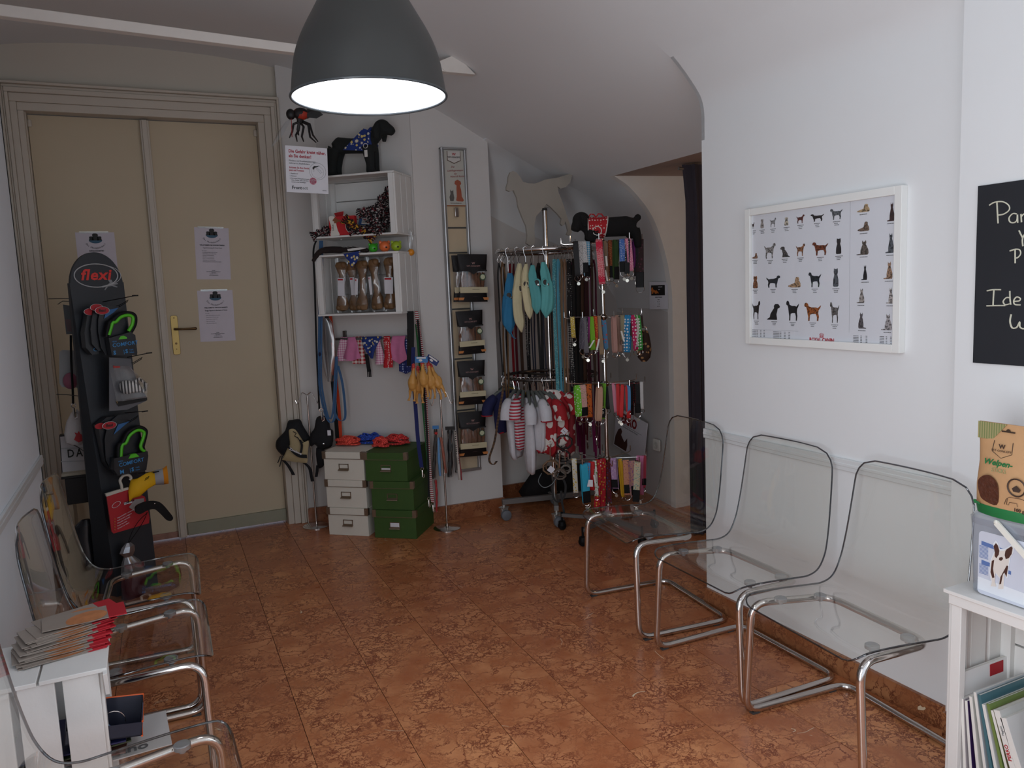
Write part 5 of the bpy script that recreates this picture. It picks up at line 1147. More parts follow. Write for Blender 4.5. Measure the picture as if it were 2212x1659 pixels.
# ------------------------------------------------------------------ round clothes rack on castors
RC0 = Vector((2.388, 4.50, 0)); R1, Z1 = 0.315, 1.735; R2, Z2 = 0.30, 0.935
rk = thing('round_rack', 'round two-tier chrome rack on castors hung with leashes and dog shirts', 'rack', RC0)
DCH = mat('dark_chrome', (120, 118, 116), .25, 1.0)
k = MB(); k.torus((0, 0, Z1), R1, .014, 48, 10, 'Z'); k.build('upper_ring', CHROME, rk)
k = MB(); k.torus((0, 0, Z2), R2, .011, 48, 10, 'Z'); k.build('lower_ring', DCH, rk)
k = MB(); k.tube([(0, 0, .10), (0, 0, 1.99)], .0165, 14); k.build('pole', CHROME, rk)
k = MB(); k.tube([(0, 0, 1.99), (0, 0, 2.005)], [.019, .016], 12); k.build('pole_cap', mat('cap_black', (30, 30, 30), .5), rk)
for z, R_, m in ((Z1 - .002, R1, CHROME), (Z2, R2, DCH)):
    for i in range(4):
        a = radians(20 + 90 * i); k = MB(); k.tube([(0, 0, z), (R_ * cos(a), R_ * sin(a), z)], .007, 8); k.build('spoke', m, rk)
GRL = mat('grey_bar', (120, 118, 116), .45, .6); RUBG = mat('castor_rubber', (104, 108, 114), .6)
for (x, y) in ((2.046 - .01, 4.575), (2.262, 4.245), (2.735, 4.43), (2.50, 4.74)):
    d = Vector((x, y, 0)) - RC0; L = d.length; a = atan2(d.y, d.x)
    k = MB(); k.box((d.x / 2, d.y / 2, .118), (L, .03, .034), a); k.build('base_bar', GRL, rk, bevel=.002)
    cs = k = MB(); k.lathe([(.012, .075), (.012, .105)], 10, (d.x * .97, d.y * .97, 0)); k.box((d.x * .97, d.y * .97, .082), (.055, .045, .008), .4); k.hexa([(d.x * .97 - .016, d.y * .97 - .02, .03), (d.x * .97 + .012, d.y * .97 - .02, .03), (d.x * .97 + .012, d.y * .97 + .02, .03), (d.x * .97 - .016, d.y * .97 + .02, .03)], [(d.x * .97 - .026, d.y * .97 - .02, .08), (d.x * .97 + .024, d.y * .97 - .02, .08), (d.x * .97 + .024, d.y * .97 + .02, .08), (d.x * .97 - .026, d.y * .97 + .02, .08)])
    cb = k.build('castor', mat('zinc', (190, 190, 186), .35, .8), rk, bevel=.002)
    k = MB(); k.lathe([(.024, -.016), (.0335, -.012), (.035, 0), (.0335, .012), (.024, .016)], 24, (d.x * .97, d.y * .97 - .030, .035), axis='Y'); k.build('wheel', RUBG, cb)

VA = 28.0
def ring_at(off, back=False, R_=R1):
    """ring point whose sideways offset, seen from the door, is off (-1..1)"""
    a = math.acos(max(-1, min(1, off))); th = (a if back else -a) - radians(VA - 3)
    return Vector((cos(th), sin(th), 0)), th
def leash(label, off, zend, w, m, back=False, loop=True, Rr=R1, z0=Z1, spread=.02, cat='leash', hookm=None, dbl=True, grp='leashes hanging around the upper ring of the round rack'):
    dv, th = ring_at(off, back); P0 = RC0 + dv * Rr
    t = thing('leash', label, cat, P0 + Vector((0, 0, z0)), th, grp)
    zt = -.060; L = z0 - zend
    k = MB(); k.tube([(.012, 0, .010), (.0, 0, .020), (-.014, 0, .012), (-.012, 0, -.014), (.004, 0, -.034), (.010, 0, -.05), (.0, 0, -.066), (-.010, 0, -.058)], .0022, 6); k.build('hanging_hook', CHROME, t)
    k = MB(); wd = Vector((-sin(radians(20)), cos(radians(20)), 0))
    A = [(0, 0, zt - .005), (.008, -.006, zt - .10), (.005, -spread * .5, zt - .35), (.012, -spread * .4, -L * .6), (.004, -spread * .2, -L)]
    k.ribbon(spline(A, 4), w, (0, 1, 0), .004)
    if dbl: k.ribbon(spline([(0, 0, zt - .005), (-.008, spread * .8, zt - .08), (-.010, spread, -L * .4), (-.004, spread * .7, -L * .75), (0, spread * .3, -L * .97)], 4), w * .85, (0, 1, 0), .004)
    k.build('webbing', m, t, ang=60)
    if loop: snap(t, (.004, -spread * .2, -L - .008), 1.0)
    return t
LB = mat('leash_black', (18, 17, 18), .6, bump=.2, bscale=300); LDR = mat('leash_maroon', (92, 14, 30), .65); LBR = mat('leash_brown', (66, 44, 32), .6); LTN = mat('leash_tan', (112, 84, 56), .65)
LTQ = pattern('leash_turquoise', 'floral', (60, 130, 140), (150, 196, 190), 160); LMG = mat('leash_magenta', (140, 34, 96), .65); LGY = mat('leash_grey', (80, 78, 80), .6); LNV = mat('leash_navy_thin', (30, 34, 56), .6); LST = pattern('leash_studded', 'dots', (20, 18, 20), (190, 186, 180), 90)
LRD = mat('leash_red', (150, 22, 34), .65)
LL = [('wide black leash at the far left of the round rack', -.97, .95, .026, LB, 0), ('tan leather leash beside the far left black one', -.90, .72, .018, LTN, 0), ('second black leash from the left on the round rack', -.86, .80, .022, LB, 1),
      ('dark red leash behind the blue dog vest', -.74, .78, .016, LRD, 1), ('narrow maroon leash right of the dark red one', -.66, .80, .012, LDR, 1), ('brown leash behind the blue dog vest', -.55, .85, .014, LBR, 1),
      ('black studded leash behind the cream vests', -.40, .74, .014, LST, 1), ('thin dark leash behind the cream vests', -.28, .80, .010, LNV, 1), ('wide black leash behind the turquoise vests', -.12, .82, .020, LB, 1), ('dark navy leash behind the turquoise vests', .0, .78, .014, LNV, 1),
      ('black leash ending low between turquoise vest and pole', .09, .80, .016, LB, 1),
      ('long turquoise patterned leash reaching down past the shirts', .10, .50, .020, LTQ, 0), ('teal leash doubled right of the turquoise vests', .17, .60, .014, mat('leash_teal', (70, 140, 160), .7), 0), ('pale tan leash right of the teal one', .24, .70, .012, LTN, 0),
      ('thin light brown leash hanging near the rack pole', .30, .62, .010, mat('leash_lightbrown', (128, 98, 76), .6), 0), ('black studded leash right of the pole', .38, .86, .026, LST, 0), ('plain black leash with chrome snap hook', .47, .82, .018, LB, 0),
      ('wide black leash nearest the collar stand', .56, .80, .026, LB, 0), ('dark brown leash beside the wide black one', .64, .9, .022, LBR, 0), ('wide dark maroon leash at the left of the collar stand', .72, .62, .026, mat('leash_oxblood', (50, 14, 24), .6), 0),
      ('narrow black leash behind the oxblood one', .60, .7, .014, LB, 1), ('magenta leash behind the collars, first from the left', .62, .36, .022, LMG, 1), ('magenta leash behind the collars, second from the left', .70, .32, .020, mat('leash_plum', (110, 24, 66), .65), 1),
      ('thin wine red leash behind the collars', .77, .45, .012, LDR, 1), ('wine red leash with crystals behind the collars', .82, .60, .012, pattern('leash_crystal', 'dots', (112, 20, 50), (190, 170, 180), 110), 1),
      ('wide magenta leash behind the collars', .92, .34, .026, LMG, 1), ('wide plum leash at the right edge of the round rack', .985, .38, .026, MC['leash_plum'], 1), ('brown leash low behind the collars', .86, .55, .014, LBR, 0)]
for lb, off, ze, w_, m, bk in LL: leash(lb, off, ze, w_, m, bool(bk))

# dog vests hanging at the front of the upper ring
def vest(label, off, z_top, h, w0, m, seed, open_=True, tail=False):
    dv, th = ring_at(off); P0 = RC0 + dv * (R1 + .012)
    t = thing('dog_vest', label, 'dog vest', P0 + Vector((0, 0, Z1)), radians(-25) + (.35 if seed % 2 else .0), 'dog vests at the front of the upper ring')
    zt = z_top - Z1
    k = MB(); k.tube([(.012, 0, .010), (.0, 0, .020), (-.014, 0, .010), (-.010, 0, -.02), (0, 0, -.045), (0, 0, zt + .01)], .002, 6); k.build('hanging_hook', CHROME, t)
    k = MB(); rings = []; n = 18; rr = random.Random(seed)
    for i in range(n + 1):
        v = i / n; z = zt - h * v
        w_ = w0 * (.35 + .65 * min(1, v * 4)) * (1 - .18 * sin(pi * min(1, max(0, (v - .18) / .2)))) * (1 if v < .82 else max(.12, 1 - ((v - .82) / .18) ** 1.5))
        rings.append([(w_ * .5 * cos(a) * (1 + .10 * sin(4 * a + v * 5 + seed)) + .012 * sin(v * 5 + seed), w_ * .32 * sin(a) * (1 + .16 * sin(6 * a + seed + v * 3)) - .004, z) for a in [2 * pi * j / 26 for j in range(26)]])
    k.loft(rings); k.build('cloth_body', m, t, ang=80)
    if open_:
        k = MB(); k.torus((-.012 if seed % 2 else .012, -w0 * .30, zt - h * .36), .020, .006, 14, 6); k.build('leg_hole_binding', m, t)
        k = MB(); k.ell((-.012 if seed % 2 else .012, -w0 * .31, zt - h * .36), (.015, .004, .019), 12, 8); k.build('leg_hole', mat('vest_hole_shade', (70, 66, 64), .9), t)  # dark oval paints the shade inside the leg hole
        k = MB(); k.ell((.004 if seed % 2 else .02, -w0 * .36, zt - h * .40), (.007, .005, .010), 8, 6); k.build('cord_lock', CHROME, t)
    if tail: k = MB(); k.ribbon(spline([(0, 0, zt - h + .01), (.012, 0, zt - h - .02), (.03, 0, zt - h - .03)], 3), .02, (0, 1, 0), .004); k.build('strap_end', m, t)
    return t
CT = lambda n, c: mat(n, c, .85, var=.1, scale=30, bump=.25, bscale=120)
vest('bright blue dog vest, leftmost of the hanging vests', -.76, 1.60, .375, .085, CT('vest_blue', (44, 118, 160)), 1, True, True)
vest('long cream dog vest beside the blue one', -.58, 1.655, .42, .062, CT('vest_cream', (206, 196, 158)), 2)
vest('shorter cream dog vest, second of the cream pair', -.43, 1.65, .335, .055, CT('vest_cream2', (212, 200, 160)), 3)
vest('turquoise dog vest beside the cream pair', -.28, 1.64, .295, .066, CT('vest_turquoise', (92, 168, 168)), 4)
vest('turquoise dog vest, rightmost and wider of the turquoise pair', -.08, 1.655, .335, .080, CT('vest_turquoise2', (98, 176, 174)), 5)

# dog shirts on grey hangers around the lower ring
HG = mat('hanger_grey', (92, 96, 92), .5)
def shirt(label, off, m, h, w_, trim=None, back=False, sleeves=True, seed=0, garment=True, lift=0.0, tw=0.0, cat='dog shirt'):
    dv, th = ring_at(off, back); P0 = RC0 + dv * R2
    if garment: t = thing('dog_shirt', label, cat, P0 + Vector((0, 0, Z2)), th + tw, 'dog shirts on the lower ring of the round rack')
    else: t = thing('clothes_hanger', label, 'hanger', P0 + Vector((0, 0, Z2)), th + tw, 'bare grey hangers on the lower ring')
    k = MB(); k.tube([(0, .014, .0), (0, .008, .017), (0, -.008, .017), (0, -.014, .004), (0, -.004, -.025), (0, 0, -.07)], .002, 6); k.build('hanger_hook', CHROME, t)
    k = MB(); k.tube([(-.13, 0, -.145), (-.06, 0, -.095), (0, 0, -.072), (.06, 0, -.095), (.13, 0, -.145)], [.008, .011, .012, .011, .008], 8); k.build('hanger', HG, t)
    if not garment: return t
    k = MB(); rings = []; n = 20
    for i in range(n + 1):
        v = i / n; z = -.088 - lift - h * v
        hw = w_ * (.45 + .55 * min(1, v * 6)) * (1 - .12 * v) * (1 if v < .85 else 1 - .35 * ((v - .85) / .15) ** 2)
        th_ = .022 + .012 * sin(pi * v)
        rings.append([(hw * cos(a), th_ * sin(a) * (1 + .25 * sin(5 * a + seed + v * 2)) + .006 * sin(8 * cos(a) + v * 4 + seed), z + .02 * abs(cos(a)) * (-1 if v > .8 else 0)) for a in [2 * pi * j / 30 for j in range(30)]])
    k.loft(rings); k.build('shirt_body', m, t, ang=80)
    if sleeves:
        for s_ in (-1, 1):
            k = MB(); k.tube(spline([(s_ * w_ * .8, 0, -.12 - lift), (s_ * (w_ + .03), 0, -.17 - lift), (s_ * (w_ + .045), 0, -.235 - lift)], 3), [.025, .032, .036, .038, .038, .037, .036], 10); k.build('sleeve', m, t, ang=80)
            if trim: k = MB(); k.torus((s_ * (w_ + .045), 0, -.235 - lift), .034, .004, 14, 5, 'Z'); k.build('cuff', trim, t)
    if trim:
        k = MB(); hw = w_ * (1 - .12) * .65; z = -.088 - lift - h
        k.tube([((hw + .004) * cos(a), .024 * sin(a), z - .02 * abs(cos(a)) + .006) for a in [2 * pi * j / 24 for j in range(24)]], .0045, 5, True); k.build('hem', trim, t)
    return t
WHC = CT('cotton_white', (206, 204, 208)); CRC = CT('cotton_cream', (206, 204, 190))
STR = pattern('shirt_stripes', 'stripes', (206, 202, 206), (178, 40, 60), 330); HAW = pattern('hawaiian_print', 'floral', (160, 22, 32), (216, 208, 200), 17, thr=.70); HAW2 = pattern('hawaiian_print_dark', 'floral', (120, 18, 28), (186, 176, 168), 20, thr=.66)
NVT = CT('trim_navy', (26, 30, 74)); RDT = CT('trim_red', (170, 30, 44)); YLC = CT('cotton_yellow', (196, 168, 40))
shirt('navy and red dog top at the left end of the lower ring', -.99, NVT, .26, .095, RDT, seed=1, tw=.3)
shirt('yellow dog top behind the striped shirt', -.9, YLC, .25, .08, NVT, back=True, seed=2)
shirt('white dog shirt with a pink striped side panel', -.80, WHC, .40, .105, seed=3, tw=.5)
shirt('pink and white striped dog shirt on the left of the lower ring', -.70, STR, .34, .085, seed=8, tw=.5)
shirt('long plain white dog shirt left of the flowered ones', -.52, WHC, .46, .105, seed=4, tw=.6, lift=.02)
shirt('white dog shirt with red cuffs and navy hem', -.36, WHC, .34, .10, RDT, seed=5, tw=.75)
shirt('red and white flowered dog shirt, left one of the three', -.20, HAW, .36, .105, seed=6, tw=.95)
shirt('red and white flowered dog shirt in the middle of the three', -.02, HAW, .33, .11, seed=7, tw=1.15, lift=-.03)
shirt('darker red flowered dog shirt, right one of the three', .12, HAW2, .38, .10, seed=9, tw=1.2)
for i, (o_, lb) in enumerate(((-.62, 'bare grey hanger left of the long white shirt'), (-.44, 'bare grey hanger right of the long white shirt'), (-.28, 'bare grey hanger left of the flowered shirts'), (-.10, 'bare grey hanger between the flowered shirts'))): shirt(lb, o_, None, 0, 0, garment=False, tw=.6)
# leather muzzles and harness rings right of the shirts
def Kp(px, py, d=.36): return onP(px, py, RC0 - Vector((.42, .9, 0)) * d, (.42, .9, 0))
LEA = mat('muzzle_leather', (116, 90, 66), .55); LEB = mat('leather_dark', (30, 26, 26), .5)
def muzzle(label, px, py, r, m, d=.36, tagp=True, ext=True):
    p = Kp(px, py, d); t = thing('muzzle', label, 'muzzle', p, radians(-25), 'muzzles and harness loops hanging on the round rack')
    k = MB(); k.tube([(r * cos(a), .0, r * .85 * sin(a)) for a in [2 * pi * j / 8 + .4 for j in range(8)]], .006, 6, True); k.build('front_strap', m, t)
    k = MB(); k.tube([(r * .8 * cos(a) + .01, .05, r * .75 * sin(a)) for a in [2 * pi * j / 8 + .4 for j in range(8)]], .005, 6, True); k.build('rear_strap', m, t)
    for j in range(5):
        a = 2 * pi * j / 5 + .4; k = MB(); k.tube([(r * cos(a), 0, r * .85 * sin(a)), (r * .8 * cos(a) + .01, .05, r * .75 * sin(a))], .004, 6); k.build('cross_strap', m, t)
    k = MB(); k.tube([(0, .02, r * .8), (0, .02, r * .8 + .06), (.004, .02, r * .8 + .10)], .004, 6); k.torus((.004, .02, r * .8 + .108), .009, .002, 12, 6); k.build('hanging_ring', CHROME, t)
    if tagp: k = MB(); k.box((0, -.012, -r * .2), (.036, .001, .036), 0, R=Matrix.Rotation(.7, 3, 'Y')); k.build('white_tag', PAPER, t, smooth=False)
    return t
muzzle('brown leather muzzle with a white tag below the flowered shirts', 1190, 1010, .050, LEA, .38)
muzzle('dark leather harness loop right of the turquoise leash', 1217, 985, .042, LEB, .34, False)
muzzle('tangle of black leather harness loops under the black leashes', 1219, 955, .050, LEB, .36, False)
muzzle('grey leather harness loop low right of the brown muzzle', 1210, 1025, .036, mat('muzzle_taupe', (96, 84, 74), .5), .40, False)
muzzle('small silver and leather loop hanging beside the collars', 1222, 1014, .030, mat('muzzle_grey', (130, 124, 116), .5), .36, False)
t = thing('price_tag', 'white diamond price tag on the black leash chain', 'tag', Kp(1219, 931, .36), rot=(0, pi / 4, radians(-25)))
k = MB(); k.box((0, 0, 0), (.034, .001, .034)); k.build('card', PAPER, t, smooth=False); k = MB(); k.span((-.012, -.001, -.003), (.012, -.0006, .0)); k.build('print', INKG, t, smooth=False)
k = MB(); k.torus((-.015, 0, .015), .003, .0008, 8, 4); k.build('ring', CHROME, t)
t = thing('cable_loop', 'thin grey cable loop hanging under the brown muzzle', 'cable'); k = MB(); k.tube(spline([Kp(1170, 1022), Kp(1163, 1040), Kp(1175, 1053), Kp(1192, 1046), Kp(1204, 1028), Kp(1207, 1020)], 5), .0025, 6); k.build('cable', mat('cable_grey', (110, 118, 120), .4), t)
k = MB(); k.ell(Kp(1207, 1018), (.006, .006, .010), 8, 6); k.build('clamp', CHROME, t)
for lb, P in (('black looped leash end hanging low under the round rack', [(1196, 1030), (1194, 1060), (1197, 1078), (1208, 1085), (1219, 1072), (1222, 1050), (1217, 1036)]), ('black strap curling down to the castor of the round rack', [(1212, 1060), (1214, 1085), (1218, 1105), (1217, 1112)]), ('short brown plaid lead loop left of the dog shirts', [(1091, 818), (1080, 880), (1069, 950), (1058, 985), (1058, 998), (1066, 1004), (1073, 996)])):
    k = MB(); k.ribbon(spline([Kp(a, b, .33) for a, b in P], 5), .014, rgt, .004); o = k.build('lead_loop', LB if 'black' in lb else pattern('plaid_brown', 'check', (96, 66, 40), (40, 28, 22), 300), None, ang=60); tag(o, lb, 'leash')

# ------------------------------------------------------------------ four-tier collar stand
SC = Vector((2.462, 3.95, 0)); PX = 369.0
def zpx(py, P=SC):
    a, b = -1.0, 4.0
    for _ in range(40):
        m_ = (a + b) / 2; c = RW.transposed() @ (Vector((P.x, P.y, m_)) - EYE); q = 829.5 + FPX * c.y / c.z
        if q > py: a = m_
        else: b = m_
    return m_
def pxx(z, P=SC):
    c = RW.transposed() @ (Vector((P.x, P.y, z)) - EYE); return 1106 + FPX * c.x / c.z
st = thing('collar_stand', 'tall chrome spinner stand with four tiers of dog collars in the alcove', 'stand', SC)
TZ = [zpx(q) for q in (524, 684, 828, 990)]
k = MB(); k.tube([(0, 0, .09), (0, 0, TZ[0] + .02)], .0125, 14); k.build('pole', CHROME, st)
for z in TZ: k = MB(); k.lathe([(.001, -.02), (.018, -.02), (.030, -.004), (.030, .004), (.018, .016), (.001, .016)], 20, (0, 0, z), caps=False); k.build('collar_ring', CHROME, st)
k = MB(); k.lathe([(.001, .0), (.024, .0), (.024, .01), (.014, .02), (.014, .05), (.001, .05)], 20, (0, 0, zpx(1090)), caps=False); k.build('clamp', CHROME, st)
for i in range(5):
    a = radians(205 + 72 * i); L = .30 if i else .28
    k = MB(); k.box((cos(a) * L / 2, sin(a) * L / 2, .095), (L, .022, .022), a); k.build('base_bar', GRL, st, bevel=.002)
    k = MB(); x, y = cos(a) * L, sin(a) * L; k.tube([(x, y, .05), (x, y, .115)], .007, 8); k.build('castor_stem', BPL, st)
    k = MB(); k.lathe([(.012, -.014), (.024, -.012), (.0265, 0), (.024, .012), (.012, .014)], 18, (x, y + .0, .0265), axis='Y'); k.lathe([(.014, .026), (.024, .03), (.022, .055), (.006, .06)], 14, (x, y, 0)); k.build('castor', BPL, st)
ARMS = []
for ti, z in enumerate(TZ):
    na = 8
    for i in range(na):
        a = radians(i * 45 + (10, 28, 4, 20)[ti]); L = .235
        k = MB(); k.tube([(0, 0, z), (cos(a) * L * .92, sin(a) * L * .92, z), (cos(a) * L, sin(a) * L, z + .006), (cos(a) * L, sin(a) * L, z + .038)], .003, 7); k.build('hook_arm', CHROME, st)
    ARMS.append([radians(i * 45 + (10, 28, 4, 20)[ti]) for i in range(na)])
TAGM = mat('tag_silver', (200, 198, 186), .3, .8)
def collar(label, tier, px, w, h, m, ring=True, tagd=True, buckle=0.0, hole=None, cnt=[0, 0, 0, 0], zoff=0.0, inner=None):
    z = TZ[tier]; off = (px - pxx(z)) / PX; cands = []
    for a in ARMS[tier]:
        c = cos(a + radians(25.4)); s_ = sin(a + radians(25.4))        # sideways / depth of the arm, seen from the door
        if c * off > 0 and abs(off) <= abs(c) * .235 + .03: cands.append((s_, a, min(.222, off / c)))
    cands.sort(key=lambda q: q[0] + .25 * ((int(px) * 7) % 5) / 5)
    s_, a, r = cands[0] if cands else (0, 0 if off > 0 else pi, abs(off)); cnt[tier] += 1
    p = SC + Vector((cos(a) * r, sin(a) * r, z))
    rz = radians(-25.4) + random.Random(int(px * 3) + tier).uniform(-.45, .45)
    ty = random.Random(int(px * 7) + tier).uniform(-.07, .07)
    t = thing('dog_collar', label, 'collar', p + Vector((0, 0, zoff)), group='dog collars on the chrome spinner stand', rot=(0, ty, rz))
    th = .011; pts = [(0, -th * .4, .004), (0, -th, -.02), (0, -th * 1.2, -h * .5), (0, -th, -h * .92), (0, 0, -h), (0, th, -h * .9), (0, th * 1.2, -h * .5), (0, th, -.02), (0, th * .4, .004)]
    k = MB(); k.ribbon(spline(pts, 3, True), w, (1, 0, 0), .0035, True); k.build('strap', m, t, ang=60)
    if buckle:
        k = MB(); k.span((-w * .55, -th * 1.7, -h * (.72 + buckle * .3)), (w * .55, -th * .9, -h * .68)); k.build('buckle', BPL, t, bevel=.002)
    if ring:
        k = MB(); k.torus((0, -.003, -h - .012), w * .5 + .003, .0018, 14, 5); k.build('d_ring', CHROME, t)
    if tagd:
        k = MB(); k.lathe([(.001, -.001), (.0095, -.001), (.0095, .001), (.001, .001)], 16, (.003, -.004, -h - .034 - w * .3), axis='Y', caps=False); k.build('name_tag', TAGM, t)
    return t
def F_(n, a, b, s=150, c=None): return pattern('c_' + n, 'floral', a, b, s, c3=c)
def S_(n, c): return mat('c_' + n, c, .7, var=.08, scale=60)
T1, T2, T3, T4 = 0, 1, 2, 3
sh = 'top'
